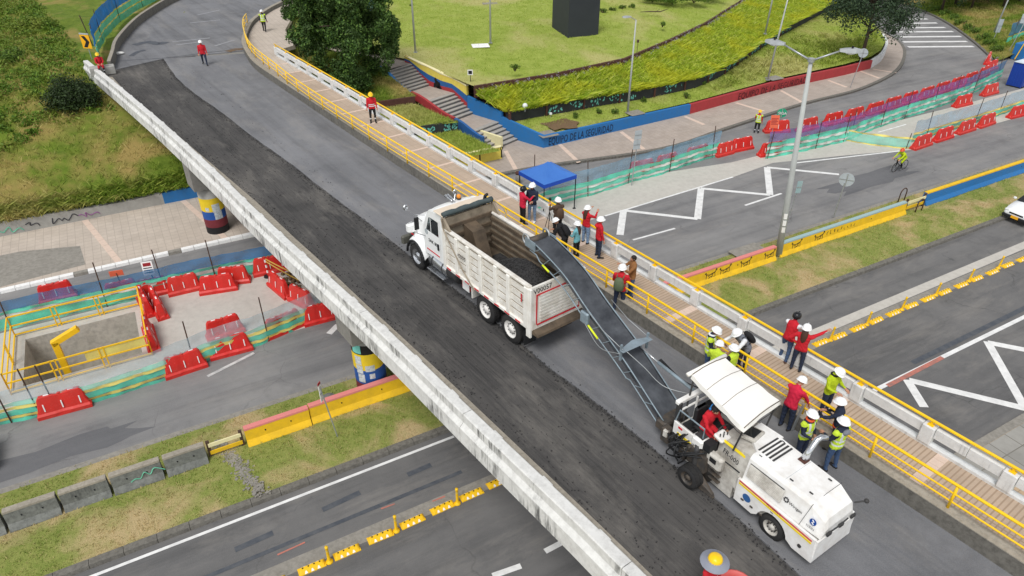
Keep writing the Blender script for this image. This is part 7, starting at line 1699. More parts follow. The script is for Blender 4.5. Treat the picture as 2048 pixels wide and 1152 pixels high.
def hand_mesh(m, w, d, side):
    """palm and five separate curled fingers"""
    d = d.normalized(); up = V(0, 0, 1) if abs(d.z) < .9 else V(1, 0, 0); sd = d.cross(up).normalized(); nn = sd.cross(d).normalized()
    P = lambda x, y, z: w + d * x + sd * y + nn * z
    m.hexa([P(-.03, -.028, -.014), P(.09, -.042, -.013), P(.09, .042, -.013), P(-.03, .028, -.014), P(-.03, -.026, .016), P(.09, -.040, .012), P(.09, .040, .012), P(-.03, .026, .016)])
    for y, l in ((-.032, .058), (-.011, .072), (.011, .068), (.031, .052)):
        m.tube([P(.08, y, 0), P(.08 + l * .55, y, -.008), P(.08 + l * .8, y, -.03), P(.08 + l * .72, y, -.052)], [.0095, .009, .0085, .007], 6)
    s_ = -side; m.tube([P(.012, s_ * .03, -.004), P(.045, s_ * .058, -.016), P(.078, s_ * .058, -.034)], [.012, .0105, .008], 6)
def person(label, pos, ang, h=1.75, top='cloth_red', pants='cloth_jeans_dark', shoes='cloth_shoe_dark', helmet='helmet_white', vest=None, lean=0.0, head=(0, 0), arms=None, legs=None, seat=None, hair=None, bag=None, bands=(), sleeves=None, scarf=None, cuffs=False, hood=None, group='people at the works', name='person', face_mask=False, trim=None):
    k = h / 1.78; o = thing(name, label, 'person', pos, ang, group)
    arms = arms or (((R(6), R(9)), (R(18), R(6))), ((R(6), R(9)), (R(18), R(6))))
    legs = legs or ((R(2), R(-2), .09), (R(2), R(-2), .09))
    hipz = .92 if seat is None else seat
    pel = V(0, 0, hipz); Ry = Matrix.Rotation(lean, 3, 'Y')
    up = lambda x, y, z: pel + Ry @ V(x, y, z)
    m = MB(); F = lambda v: Ry @ v
    Y_, X_ = V(0, 1, 0), V(1, 0, 0)
    etube(m, [(up(0, 0, -.10), Y_ * .13, F(X_) * .10), (up(0, 0, -.05), Y_ * .172, F(X_) * .128), (up(0, 0, .05), Y_ * .170, F(X_) * .128), (up(.0, 0, .15), Y_ * .160, F(X_) * .120), (up(.01, 0, .30), Y_ * .178, F(X_) * .132), (up(.0, 0, .42), Y_ * .196, F(X_) * .125), (up(-.005, 0, .50), Y_ * .185, F(X_) * .105), (up(-.01, 0, .555), Y_ * .11, F(X_) * .085), (up(0, 0, .585), Y_ * .062, F(X_) * .064)])
    nk, hc = up(0, 0, .56), up(.015, 0, .56) + Ry @ (Matrix.Rotation(head[0], 3, 'Y') @ V(.01, 0, .155))
    capsule(m, nk, nk.lerp(hc, .6), .058, .056)
    bones = [(up(0, 0, .0), up(0, 0, .52), .15, 1), (up(0, 0, -.10), up(0, 0, .02), .15, 2), (nk + V(0, 0, .03), hc, .06, 4)]
    wr = []
    for i, sd in enumerate((1, -1)):
        (p1, a1), (p2, a2) = arms[i]; sh_ = up(-.005, sd * .185, .475); el = sh_ + adir(p1, a1, sd) * .285; wv = adir(p2, a2, sd); ws = el + wv * .25
        capsule(m, sh_, el, .072, .052); capsule(m, el, ws, .052, .036)
        bones += [(sh_, el, .06, 5), (el, ws - wv * .02, .045, 6), (ws, ws + wv * .06, .04, 4)]; wr.append((ws, wv, sd))
    feet = []
    for i, sd in enumerate((1, -1)):
        p1, p2, spr = legs[i]; hp2 = pel + V(0, sd * .09, -.03); sp = R(4) + (spr - .09); kn = hp2 + adir(p1, sp, sd) * .42; an = kn + adir(p2, R(1), sd) * .40
        capsule(m, hp2, kn, .098, .068); capsule(m, kn, an, .066, .048)
        fd = V(1, sd * .18, 0); fp = math.sin(p2) * -.35; toe = an + fd.normalized() * .17 + V(0, 0, -.055)
        etube(m, [(an + V(-.075, 0, -.05), Y_ * .035, V(0, 0, .03)), (an + V(-.04, 0, -.04), Y_ * .046, V(0, 0, .045)), (an + V(.05, 0, -.045), Y_ * .048, V(0, 0, .042)), (toe + V(-.03, 0, .0), Y_ * .050, V(0, 0, .032)), (toe + V(.03, 0, -.005), Y_ * .034, V(0, 0, .02))], 8)
        bones += [(hp2, kn, .08, 2), (kn, an + V(0, 0, .03), .055, 7), (an + V(-.05, 0, -.05), toe, .04, 3)]; feet.append(an.z - .09)
    me = bpy.data.meshes.new('body'); me.from_pydata([tuple(v) for v in m.v], [], m.f)
    tmp = bpy.data.objects.new('tmp', me); COL.objects.link(tmp)
    rm = tmp.modifiers.new('r', 'REMESH'); rm.mode = 'VOXEL'; rm.voxel_size = .024
    sm = tmp.modifiers.new('s', 'SMOOTH'); sm.iterations = 4; sm.factor = .5
    dg = bpy.context.evaluated_depsgraph_get(); bm_ = bpy.data.meshes.new_from_object(tmp.evaluated_get(dg)); bpy.data.objects.remove(tmp); bpy.data.meshes.remove(me)
    nv = len(bm_.vertices); co = np.empty(nv * 3); bm_.vertices.foreach_get('co', co); co = co.reshape(-1, 3); no = np.empty(nv * 3); bm_.vertices.foreach_get('normal', no); no = no.reshape(-1, 3)
    # cloth folds
    fold = .006 * np.sin(co[:, 2] * 46 + 5 * np.sin(co[:, 0] * 17 + co[:, 1] * 23)); co = co + no * fold[:, None]
    nf = len(bm_.polygons); pc = np.empty(nf * 3); bm_.polygons.foreach_get('center', pc); pc = pc.reshape(-1, 3)
    best = np.full(nf, 1e9); reg = np.zeros(nf, int)
    for a, b, r_, g in bones:
        a_, b_ = np.array(a), np.array(b); ab = b_ - a_; t_ = np.clip(((pc - a_) @ ab) / (ab @ ab + 1e-9), 0, 1); dd = np.linalg.norm(pc - a_ - t_[:, None] * ab, axis=1) - r_
        u_ = dd < best; best[u_] = dd[u_]; reg[u_] = g
    slots = ['skin', top, pants, shoes, sleeves or top, 'reflective', 'hair_dark', 'helmet_white']
    mi = np.zeros(nf, int); mi[reg == 1] = 1; mi[reg == 2] = 2; mi[reg == 7] = 2; mi[reg == 3] = 3; mi[reg == 4] = 0; mi[(reg == 5) | (reg == 6)] = 4
    rel = (pc - np.array(pel)) @ np.array(Ry @ V(0, 0, 1))
    mi[(mi == 2) & (rel > -.10) & (reg == 2)] = 1                    # jacket hem over the hips
    for z0, z1 in bands: mi[((reg == 1) | (reg == 2)) & (rel > z0) & (rel < z1)] = 5
    if cuffs: mi[(reg == 7) & (pc[:, 2] < min(f for f in feet) + .30) & (pc[:, 2] > min(feet) + .22)] = 5
    lo_ = min(feet)
    dz = -lo_ if seat is None else 0.0
    B = MB(); B.smooth = True
    B.v = [(x, y, z + dz) for x, y, z in co.tolist()]; B.f = [list(p.vertices) for p in bm_.polygons]; B.mi = mi.tolist(); B.sm = [True] * nf; bpy.data.meshes.remove(bm_)
    D = V(0, 0, dz); B.mat(0, False)
    for ws, wv, sd in wr: hand_mesh(B, ws + D + wv * .015, wv, sd)
    # head with face
    hc = hc + D; HR = Ry @ Matrix.Rotation(head[0], 3, 'Y') @ Matrix.Rotation(head[1], 3, 'Z'); B.mat(0, True); n = 14; rows = []
    for i in range(11):
        t_ = i / 10; z = .118 * math.cos(math.pi * t_); rr = math.sin(math.pi * t_); row = []
        for j in range(n):
            a = 2 * math.pi * j / n; ca, sa = math.cos(a), math.sin(a); x = .098 * rr * ca; y = .076 * rr * sa * (1 - .22 * max(0, -z / .118)); x += .012 * (z < 0) * rr
            if abs(sa) < .3 and ca > 0: x += .020 * math.exp(-((z + .012) / .022) ** 2) - .006 * math.exp(-((z - .02) / .015) ** 2)
            row.append(hc + HR @ V(x, y, z))
        rows.append(row + [row[0]])
    B.grid(rows[::-1])
    for sd in (1, -1):
        B.mat(0, True); B.ball(hc + HR @ V(-.005, sd * .078, -.005), .022, 6, 5, (.7, .4, 1.2))
        B.mat(6, False); p = [hc + HR @ V(.0905, sd * .031 + dx, .012 + dz2) for dx, dz2 in ((-.012, 0), (0, -.006), (.012, 0), (0, .006))]; B.add(p, [(0, 1, 2, 3), (3, 2, 1, 0)])
    B.mat(6, False); p = [hc + HR @ V(.0985, dx, -.055 + dz2) for dx, dz2 in ((-.02, 0), (0, -.005), (.02, 0), (0, .004))]; B.add(p, [(0, 1, 2, 3), (3, 2, 1, 0)])
    body = B.build('body', slots[:7], o); body.scale = (k * 1.08, k * 1.08, k)
    def part(mb, nm, mt, par=body): return mb.build(nm, mt, par)
    # hair cap (short) or long hair
    if hair or helmet is None:
        H_ = MB(); H_.smooth = True
        for i in range(1): H_.ball((0, 0, 0), 1, 12, 8, (.106, .085, .118))
        H_.v = [tuple(hc + HR @ (Vector(v) + V(-.014, 0, .018)) if True else v) for v in H_.v]
        part(H_, 'hair', hair or 'hair_dark')
    if hair == 'hair_brown':
        H_ = MB(); H_.smooth = True; st0 = hc + HR @ V(-.05, 0, -.02)
        etube(H_, [(st0 + V(0, 0, .04), Y_ * .075, X_ * .05), (st0 + HR @ V(-.03, 0, -.08), Y_ * .095, X_ * .055), (st0 + HR @ V(-.07, 0, -.22), Y_ * .10, X_ * .045), (st0 + HR @ V(-.085, 0, -.36), Y_ * .075, X_ * .035), (st0 + HR @ V(-.08, 0, -.44), Y_ * .03, X_ * .02)], 10); part(H_, 'long_hair', 'hair_brown')
    if helmet and helmet != 'hat':
        H_ = MB(); H_.smooth = True; pr = [(.150, -.004), (.148, .012), (.134, .016), (.132, .05), (.115, .095), (.08, .128), (.03, .145), (.002, .147)]
        if helmet == 'helmet_black': pr = [(.125, -.05), (.134, .0), (.132, .05), (.115, .095), (.08, .128), (.03, .143), (.002, .145)]
        H_.lathe(pr, 18, cap=False); H_.v = [(x * 1.06 + (.02 if x > .10 and z < .02 else 0), y * .92, z) for x, y, z in H_.v]
        H_.box((0, 0, .135), (.2, .025, .025)); H_.v = [tuple(hc + HR @ (Vector(v) + V(-.008, 0, .03))) for v in H_.v]; part(H_, 'helmet', helmet)
    if helmet == 'hat':
        H_ = MB(); H_.smooth = True; H_.lathe([(.30, -.05), (.27, -.005), (.15, .03), (.15, .05)], 20, cap=False); H_.v = [tuple(hc + HR @ (Vector(v) + V(0, 0, .04))) for v in H_.v]; part(H_, 'sun_brim', 'cloth_hat_grey')
        H_ = MB(); H_.smooth = True; H_.lathe([(.152, .03), (.14, .09), (.10, .135), (.002, .155)], 18, cap=False); H_.v = [tuple(hc + HR @ (Vector(v) + V(0, 0, .04))) for v in H_.v]; part(H_, 'helmet', 'helmet_yellow')
    if vest:
        sel = [i for i in range(nf) if reg[i] in (1, 2) and -.08 < rel[i] < .50 or (reg[i] == 5 and rel[i] > .44)]
        idx = {}; W = MB(); W.smooth = True; vv = []
        for i in sel:
            f = []
            for q in B.f[i]:
                if q not in idx: idx[q] = len(vv); b0 = B.v[q]; vv.append((b0[0] + no[q][0] * .014, b0[1] + no[q][1] * .014, b0[2] + no[q][2] * .014))
                f.append(idx[q])
            yb = abs(pc[i][1]); W.f.append(f); W.sm.append(True); fr = pc[i][0] > 0
            W.mi.append(1 if (.02 < rel[i] < .075 or .16 < rel[i] < .215 or (.06 < yb < .11 and rel[i] > .2)) else 0)
        W.v = vv; W.build('safety_vest', [vest, 'reflective'], body)
    if trim:
        W = MB(); W.smooth = True; etube(W, [(up(0, 0, -.13) + D, Y_ * .19, F(X_) * .145), (up(0, 0, -.03) + D, Y_ * .185, F(X_) * .142)]); part(W, 'jacket_hem', trim)
    if scarf:
        W = MB(); W.smooth = True; W.tube([nk + D + F(V(.085 * math.cos(a), .075 * math.sin(a), .0)) for a in np.linspace(0, 2 * math.pi, 13)[:-1]], .035, 7, closed=True); part(W, 'scarf', scarf)
    if hood:
        W = MB(); W.smooth = True; W.ball(up(-.12, 0, .50) + D, .1, 10, 7, (.7, 1.15, .8)); part(W, 'hood', hood)
    if bag:
        W = MB(); c = up(-.22, 0, .27) + D; W.smooth = True
        etube(W, [(c + F(V(0, 0, -.24)), Y_ * .13, F(X_) * .075), (c + F(V(0, 0, -.2)), Y_ * .16, F(X_) * .10), (c, Y_ * .16, F(X_) * .105), (c + F(V(.01, 0, .15)), Y_ * .135, F(X_) * .085), (c + F(V(.02, 0, .22)), Y_ * .08, F(X_) * .05)], 12); bp2 = part(W, 'backpack', bag)
        for sd in (1, -1):
            W = MB(); W.smooth = True; W.tube([c + F(V(.05, sd * .1, .2)), up(.0, sd * .11, .55) + D, up(.12, sd * .12, .42) + D, up(.10, sd * .15, .2) + D, c + F(V(.04, sd * .14, -.12))], .016, 5); W.build('strap', bag, bp2)
    return o
def from_head(px, py, zf, h): p = at(px, py, zf + h + .03); return V(p.x, p.y, zf)
A_down = ((R(5), R(9)), (R(16), R(5)))
A_bent = ((R(15), R(12)), (R(85), R(-18))); A_phone = ((R(45), R(14)), (R(120), R(-20))); A_rail = ((R(50), R(12)), (R(75), R(0))); A_hip = ((R(-15), R(42)), (R(25), R(-48)))
walk = ((R(22), R(4), .09), (R(-14), R(-34), .09))
person('worker in a yellow green vest walking away on the far pavement', at(530, 63, WALK), R(95), 1.76, 'cloth_navy', 'cloth_black', vest='cloth_hivis', legs=walk)
person('person in a red jacket and white helmet walking alone on the far road', at(411, 130, DECK), R(-70), 1.78, 'cloth_red', 'cloth_jeans_dark', legs=walk)
sp_ = at(204, 147, DECK + .18)
person('worker in red with a yellow helmet sitting at the parapet end', V(sp_.x - .15, sp_.y + .40, DECK + .18), R(-62), 1.72, 'cloth_red', 'cloth_black', helmet='helmet_yellow', seat=.55, legs=((R(80), R(-4), .13), (R(82), R(2), .13)), arms=(((R(25), R(8)), (R(70), R(-25))), ((R(25), R(8)), (R(70), R(-25)))), lean=R(10), bag='cloth_black', cuffs=True)
ld_ = thing('concrete_ledge', 'pale concrete end block the seated worker rests on', 'ledge', V(sp_.x - .2, sp_.y + .55, DECK)); m = MB(); m.bbox((0, 0, .26), (1.6, .7, .56), .03, R(30)); m.build('block', 'pier_concrete', ld_)
person('worker in red striped jacket and yellow helmet standing on the footway', at(747, 245, WALK), R(-78), 1.78, 'cloth_red', 'cloth_black', helmet='helmet_yellow', bands=((.05, .10), (.15, .20)), cuffs=True, head=(R(18), 0))
person('person in red jacket with black helmet interviewing on the footway', at(1045, 447, WALK), R(25), 1.72, 'cloth_pinkred', 'cloth_black', helmet='helmet_black', arms=(A_bent, A_phone), hair='hair_dark')
person('tall person in navy cardigan, pale jeans and white shoes being interviewed', at(1064, 443, WALK), R(-120), 1.80, 'cloth_navy', 'cloth_jeans_light', 'cloth_white', arms=(A_bent, A_down), hair='hair_dark')
person('person in brown jacket with dark backpack behind the tripod', at(1114, 473, WALK), R(110), 1.76, 'cloth_brown', 'cloth_black', arms=(A_phone, A_phone), bag='cloth_brown')
person('person in black with a backpack bending forward at the railing', at(1128, 513, WALK), R(150), 1.7, 'cloth_black', 'cloth_black', lean=R(32), bag='cloth_black', arms=(A_bent, A_bent))
w_ = person('long haired person in a teal top reading a sheet of paper', at(1152, 515, WALK), R(140), 1.58, 'cloth_teal', 'cloth_black', hair='hair_brown', arms=(A_bent, A_bent), sleeves='cloth_teal')
person('long haired person in red hoodie and pale jeans raising a phone', at(1170, 486, WALK), R(40), 1.68, 'cloth_red', 'cloth_jeans_light', hair='hair_brown', arms=(((R(60), R(14)), (R(140), R(-15))), ((R(60), R(14)), (R(140), R(-15)))))
person('person in red jacket and dark jeans looking over the outer parapet', at(1195, 514, WALK), R(15), 1.76, 'cloth_red', 'cloth_jeans_dark', arms=(A_down, A_down), hood='cloth_red')
person('bare headed person in a tan brown jacket facing left', at(1260, 592, WALK), R(185), 1.72, 'cloth_tan', 'cloth_jeans', helmet=None, arms=(A_phone, A_phone))
person('person in red hoodie with a green backpack beside the kerb', at(1236, 621, DECK), R(65), 1.88, 'cloth_red', 'cloth_jeans_dark', bag='cloth_green_bag', arms=(A_bent, A_bent), hair='hair_dark')
person('worker in green vest over navy writing notes beside the canopy', from_head(1428, 652, DECK, 1.78), R(-25), 1.78, 'cloth_navy', 'cloth_jeans', vest='cloth_hivis', arms=(A_bent, A_bent), scarf='cloth_white', head=(R(25), 0))
person('worker with white helmet in yellow green half hidden by the canopy', from_head(1439, 685, DECK, 1.70), R(60), 1.70, 'cloth_hivis', 'cloth_jeans', arms=(A_bent, A_bent), head=(R(20), 0))
person('person with white sleeves and black backpack leaning over the railing', at(1482, 738, WALK), R(200), 1.78, 'cloth_grey', 'cloth_jeans_dark', sleeves='cloth_white', lean=R(34), bag='cloth_black', arms=(A_rail, A_rail), hair='hair_dark')
person('worker in yellow green with a black camera arm behind the canopy', from_head(1471, 691, DECK, 1.72), R(120), 1.72, 'cloth_hivis', 'cloth_jeans', sleeves='cloth_black', arms=(A_bent, ((R(10), R(50)), (R(40), R(30)))), hair='hair_dark')
person('person in red vest with white sleeves and a black helmet at the parapet', at(1566, 719, WALK), R(40), 1.76, 'cloth_red', 'cloth_jeans', 'cloth_shoe_brown', helmet='helmet_black', sleeves='cloth_white', arms=(A_rail, A_rail), lean=R(10), hair='hair_dark', legs=((R(12), R(-6), .11), (R(-4), R(-10), .11)))
person('long haired person in red hoodie pointing over the parapet', at(1590, 740, WALK), R(55), 1.72, 'cloth_red', 'cloth_jeans_dark', hair='hair_brown', arms=(A_hip, ((R(104), R(36)), (R(112), R(34)))))
person('person in bright red jacket leaning on the rail with a metal level', at(1568, 856, DECK), R(35), 1.80, 'cloth_pinkred', 'cloth_jeans_dark', arms=(A_rail, ((R(35), R(10)), (R(25), R(8)))), lean=R(10), head=(R(20), 0))
person('person in a lime jacket looking at a phone on the footway', at(1645, 826, WALK), R(-60), 1.74, 'cloth_lime', 'cloth_jeans_dark', arms=(A_bent, A_bent), head=(R(28), 0), scarf='cloth_black')
person('worker in green vest with orange collar left of the exhaust pipe', from_head(1626, 821, DECK, 1.74), R(-60), 1.74, 'cloth_navy', 'cloth_jeans_dark', vest='cloth_hivis', arms=(A_down, A_bent), scarf='cloth_orange')
person('worker in navy jacket with orange hem leaning at the railing', from_head(1694, 800, DECK, 1.74), R(150), 1.74, 'cloth_navy', 'cloth_jeans_dark', trim='cloth_orange', arms=(A_rail, A_bent), lean=R(8))
person('worker in green vest with grey hood standing right of the exhaust pipe', at(1657, 937, DECK), R(120), 1.80, 'cloth_navy', 'cloth_jeans', vest='cloth_hivis', hood='cloth_grey', arms=(A_bent, A_down), legs=((R(4), R(-4), .12), (R(-2), R(-6), .13)))
mo = Matrix.Translation(mill.location) @ Matrix.Rotation(MA, 4, 'Z'); p = mo @ V(2.86, .48, .82)
person('machine operator in red with headphones seated on the milling machine', p, MA + math.pi, 1.74, 'cloth_red', 'cloth_jeans_dark', helmet=None, seat=.55, legs=((R(80), R(10), .12), (R(80), R(10), .12)), arms=(((R(35), R(12)), (R(60), R(-10))), ((R(35), R(12)), (R(60), R(-10)))), lean=R(10), head=(R(15), 0))
op = bpy.data.objects[[o.name for o in bpy.data.objects if o.get('label', '').startswith('machine operator')][0]].children[0]
m = MB(); m.smooth = True; hc_ = V(.11, 0, .56 + .715)
for sd in (1, -1): m.ball(hc_ + V(-.0, sd * .10, -.01), .045, 10, 7, (.8, .6, 1))
m.tube([hc_ + V(-.0, .10 * math.cos(a), .13 * math.sin(a)) for a in np.linspace(0, math.pi, 11)], .014, 6); m.build('headphones', 'blue_wall', op)
dw_ = M_T @ V(3.92, .44, 1.02)
person('truck driver in a red shirt behind the cab window', dw_, TA_, 1.7, 'cloth_red', 'cloth_jeans_dark', helmet=None, seat=.55, legs=((R(82), R(8), .11), (R(82), R(8), .11)), arms=(((R(40), R(14)), (R(75), R(-8))), ((R(40), R(14)), (R(75), R(-8)))))
person('worker in red with a wide grey brim over a yellow helmet, at the bottom edge', from_head(1430, 1112, DECK, 1.70), R(-50), 1.70, 'cloth_red', 'cloth_black', helmet='hat', bands=((.05, .11), (.2, .26)))
person('traffic guard in yellow vest and helmet on the far road', at(1512, 266), R(65), 1.78, 'cloth_red', 'cloth_black', helmet='helmet_yellow', vest='cloth_hivis', cuffs=True, arms=(A_bent, A_down))
# things the people use
tr = thing('camera_tripod', 'black camera tripod standing on the footway by the interview', 'tripod', at(1098, 463, WALK))
for a in (0.3, 2.4, 4.5): m = MB(); m.tube([(0, 0, .95), (.26 * math.cos(a), .26 * math.sin(a), 0)], .014, 6); m.build('leg', 'trim_black', tr)
m = MB(); m.tube([(0, 0, .5), (0, 0, 1.45)], .018, 6); m.build('column', 'trim_black', tr); m = MB(); m.bbox((0, 0, 1.52), (.12, .08, .12), .02, R(150)); m.build('camera', 'trim_black', tr)
a, b = at(1583, 812, DECK + .95), at(1577, 857, DECK); lv = MB(); d_ = V(.03, .02, 1.0); lv.box((0, 0, .55), (.10, .035, 1.1), R(30)); lvo = lv.build('spirit_level', 'galv'); lvo.location = at(1584, 862, DECK); lvo.rotation_euler = (R(3), R(4), 0); tag(lvo, 'long silver metal level held upright by the person in bright red', 'level')
pp = MB(); pp.grid([[V(x, y, .02 * math.sin(y * 8)) for x in (-.1, 0, .1)] for y in (-.14, 0, .14)]); po_ = pp.build('paper_sheet', 'sign_white'); p0_ = at(1152, 515, WALK); po_.location = p0_ + V(math.cos(R(140)) * .42, math.sin(R(140)) * .42, 1.0); po_.rotation_euler = (R(25), 0, R(50)); tag(po_, 'white sheet of paper held by the person in teal', 'paper')
tb = thing('plastic_tub', 'pinkish red tub beside the wide brimmed worker at the bottom edge', 'tub', from_head(1472, 1172, DECK, .45)); m = MB(); m.smooth = True; m.lathe([(.30, 0), (.40, .42), (.43, .44), (.43, .47), (.39, .47), (.36, .3), (.27, .06), (.01, .06)], 20, cap=False); m.build('body', 'stripe_red', tb)

# ------------------------------------------------------------------ cyclist and bicycle
cp_ = at(1797, 341); CA = R(209)
bike = thing('bicycle', 'black road bicycle ridden on the lane beside the works', 'bicycle', V(cp_.x, cp_.y, 0), CA)
for x in (-.50, .50):
    m = MB(); m.smooth = True; m.tube([V(x + .335 * math.cos(a), 0, .335 + .335 * math.sin(a)) for a in np.linspace(0, 2 * math.pi, 29)[:-1]], .018, 7, closed=True); w = m.build('wheel', 'tyre', bike)
    m = MB(); m.tube([V(x + .315 * math.cos(a), 0, .335 + .315 * math.sin(a)) for a in np.linspace(0, 2 * math.pi, 29)[:-1]], .011, 5, closed=True); m.build('rim', 'trim_black', w)
    for k in range(14): a = 2 * math.pi * k / 14; q = MB(); q.tube([(x, 0, .335), (x + .31 * math.cos(a), 0, .335 + .31 * math.sin(a))], .003, 3); q.build('spoke', 'galv', w)
m = MB(); m.smooth = True; bbk, sea, hdt, hdb = V(-.05, 0, .30), V(-.20, 0, .80), V(.33, 0, .84), V(.38, 0, .66)
for a, b, r_ in ((bbk, sea, .018), (sea, hdt, .018), (hdb, bbk, .022), (hdt, hdb, .02), (V(-.5, 0, .335), bbk, .012), (V(-.5, 0, .335), sea + V(.02, 0, -.08), .012), (hdb, V(.5, 0, .335), .016)): m.tube([a, b], r_, 7)
m.build('frame', 'trim_black', bike)
m = MB(); m.smooth = True; etube(m, [(V(-.36, 0, .90), V(0, .07, 0), V(0, 0, .025)), (V(-.24, 0, .91), V(0, .05, 0), V(0, 0, .025)), (V(-.10, 0, .90), V(0, .02, 0), V(0, 0, .02))], 8); m.tube([sea, V(-.22, 0, .9)], .014, 6); m.build('saddle', 'trim_black', bike)
m = MB(); m.smooth = True; m.tube([hdt, V(.42, 0, .90)], .016, 6)
for sd in (1, -1): m.tube([V(.42, 0, .90), V(.42, sd * .19, .90), V(.50, sd * .2, .89), V(.52, sd * .2, .80), V(.44, sd * .2, .76)], .014, 6)
m.build('handlebar', 'trim_black', bike)
m = MB(); m.lathe([(.09, -.01), (.09, .01)], 16, 'y', bbk + V(0, -.05, 0)); m.tube([bbk + V(0, .06, 0), bbk + V(.10, .08, -.12)], .01, 5); m.tube([bbk + V(0, -.06, 0), bbk + V(-.10, -.08, .12)], .01, 5); m.box(bbk + V(.10, .13, -.13), (.09, .09, .02)); m.box(bbk + V(-.10, -.13, .12), (.09, .09, .02)); m.build('crankset', 'galv', bike)
d2 = V(math.cos(CA), math.sin(CA), 0)
person('cyclist in a yellow jacket and orange red helmet riding toward the left', V(cp_.x, cp_.y, 0) - d2 * .20, CA, 1.75, 'cloth_lime', 'cloth_black', 'cloth_shoe_dark', helmet='helmet_orange', seat=1.0, lean=R(46), head=(R(-32), 0), legs=((R(52), R(-18), .09), (R(76), R(-2), .09)), arms=(((R(48), R(6)), (R(62), R(-2))), ((R(48), R(6)), (R(62), R(-2)))), group=None, name='person')
# ================================================================== TREES, SHRUBS, CARS
def branchy(m, base, top, r, n, spread, rn):
    m.tube([base, base.lerp(top, .35) + V(rn.uniform(-.1, .1), rn.uniform(-.1, .1), 0), top], [r, r * .75, r * .4], 9)
    for k in range(n):
        a = 2 * math.pi * k / n + rn.random(); s0 = base.lerp(top, rn.uniform(.35, .9)); e = s0 + V(math.cos(a) * spread * rn.uniform(.6, 1), math.sin(a) * spread * rn.uniform(.6, 1), spread * rn.uniform(.3, .8))
        m.tube([s0, s0.lerp(e, .5) + V(0, 0, .12 * spread), e], [r * .4, r * .25, r * .08], 6)
def tree(name, label, base, h, trunk_h, rx, rz, mat_name, clumps, per, leaf, seed, cat='tree', shell=.55, trunk_r=.25, drop=0.0, group=None, lobes=None):
    rn = random.Random(seed); t = thing(name, label, cat, base, 0, group)
    m = MB(); m.smooth = True; branchy(m, V(0, 0, -.3), V(rn.uniform(-.3, .3), rn.uniform(-.3, .3), h * .8), trunk_r, 7 if clumps > 30 else 4, rx * .75, rn); m.build('trunk', 'bark', t)
    lobes = lobes or [(0, 0, trunk_h + rz, rx, rz)]; P, N = [], []; tot = sum(l[3] ** 2 * l[4] for l in lobes)
    for lx, ly, lz, lr, lh in lobes:
        for k in range(max(4, int(clumps * lr ** 2 * lh / tot))):
            while True:
                d = np.array([rn.gauss(0, 1) for _ in range(3)]); d /= np.linalg.norm(d)
                if d[2] > -.8: break
            rad = shell + (1 - shell) * rn.random() ** .6; tp = 1 - (.38 * max(0, d[2]) if len(lobes) > 1 else 0)
            c = d * rad * np.array([lr * tp, lr * tp, lh]) * (1 + .16 * math.sin(3 * math.atan2(d[1], d[0]) + seed)) + np.array([lx, ly, lz]); cr = lr * rn.uniform(.16, .32)
            n = int(per * rn.uniform(.6, 1.3)); q = RNG.normal(size=(n, 3)); q /= np.linalg.norm(q, axis=1, keepdims=True)
            P.append(c + q * cr * RNG.random((n, 1)) ** .4 * np.array([1, 1, 1.15 if len(lobes) > 1 else .8])); N.append(q + np.array([0, 0, .4]))
    leaf_cloud('crown', np.concatenate(P), np.concatenate(N), leaf, mat_name, t); return t
def shrub(label, base, r, h, mat_name, seed, leaf=.13, n=14, per=170, name='shrub', cat='shrub', group=None):
    rn = random.Random(seed); t = thing(name, label, cat, base, 0, group); P, N = [], []
    m = MB()
    for k in range(5): a = k * 1.3; m.tube([(0, 0, -.1), (r * .5 * math.cos(a), r * .5 * math.sin(a), h * .7)], [.04, .015], 5)
    m.build('stems', 'bark', t)
    for k in range(n):
        a = rn.random() * 6.28; q0 = rn.random() ** .5; c = np.array([r * .75 * q0 * math.cos(a), r * .75 * q0 * math.sin(a), h * (.25 + .6 * rn.random() * (1 - .5 * q0))]); q = RNG.normal(size=(per, 3)); q /= np.linalg.norm(q, axis=1, keepdims=True)
        P.append(c + q * r * .42 * RNG.random((per, 1)) ** .4 * np.array([1, 1, .8 * h / r])); N.append(q + np.array([0, 0, .4]))
    leaf_cloud('foliage', np.concatenate(P), np.concatenate(N), leaf, mat_name, t); return t
b0 = at(690, 168, 3.3)
tree('cypress_tree', 'big dense dark green cypress beside the overpass footway', V(b0.x, b0.y + .9, 3.3), 10.5, -.3, 4.2, 5.4, 'leaf_cypress', 330, 300, .21, 5, trunk_r=.32, shell=.5,
     lobes=[(0, .3, 5.4, 2.9, 5.4), (2.2, -.3, 4.3, 2.2, 3.9), (-2.1, .6, 5.6, 2.0, 4.6), (.9, -1.2, 2.4, 2.2, 2.4), (2.9, .4, 3.0, 1.6, 2.4), (-1.0, 1.4, 7.0, 2.0, 4.0)])
b1 = at(628, 70, 4.6)
tree('cypress_tree', 'second dark cypress crown at the upper left of the big one', V(b1.x, b1.y, 4.5), 8, .8, 2.5, 4.0, 'leaf_cypress', 80, 300, .24, 8, trunk_r=.22, shell=.6)
shrub('rounded dark shrub at the foot of the big cypress', at(705, 188, 2.9), 1.6, 2.2, 'leaf_cypress', 3, .2, 18, 220)
bt_ = at(1722, 117, 1.0)
tree('acacia_tree', 'airy grey green tree standing behind the red wall by the bend', bt_, 7.2, 2.6, 4.3, 2.4, 'leaf_acacia', 120, 170, .22, 12, trunk_r=.2, shell=.35)
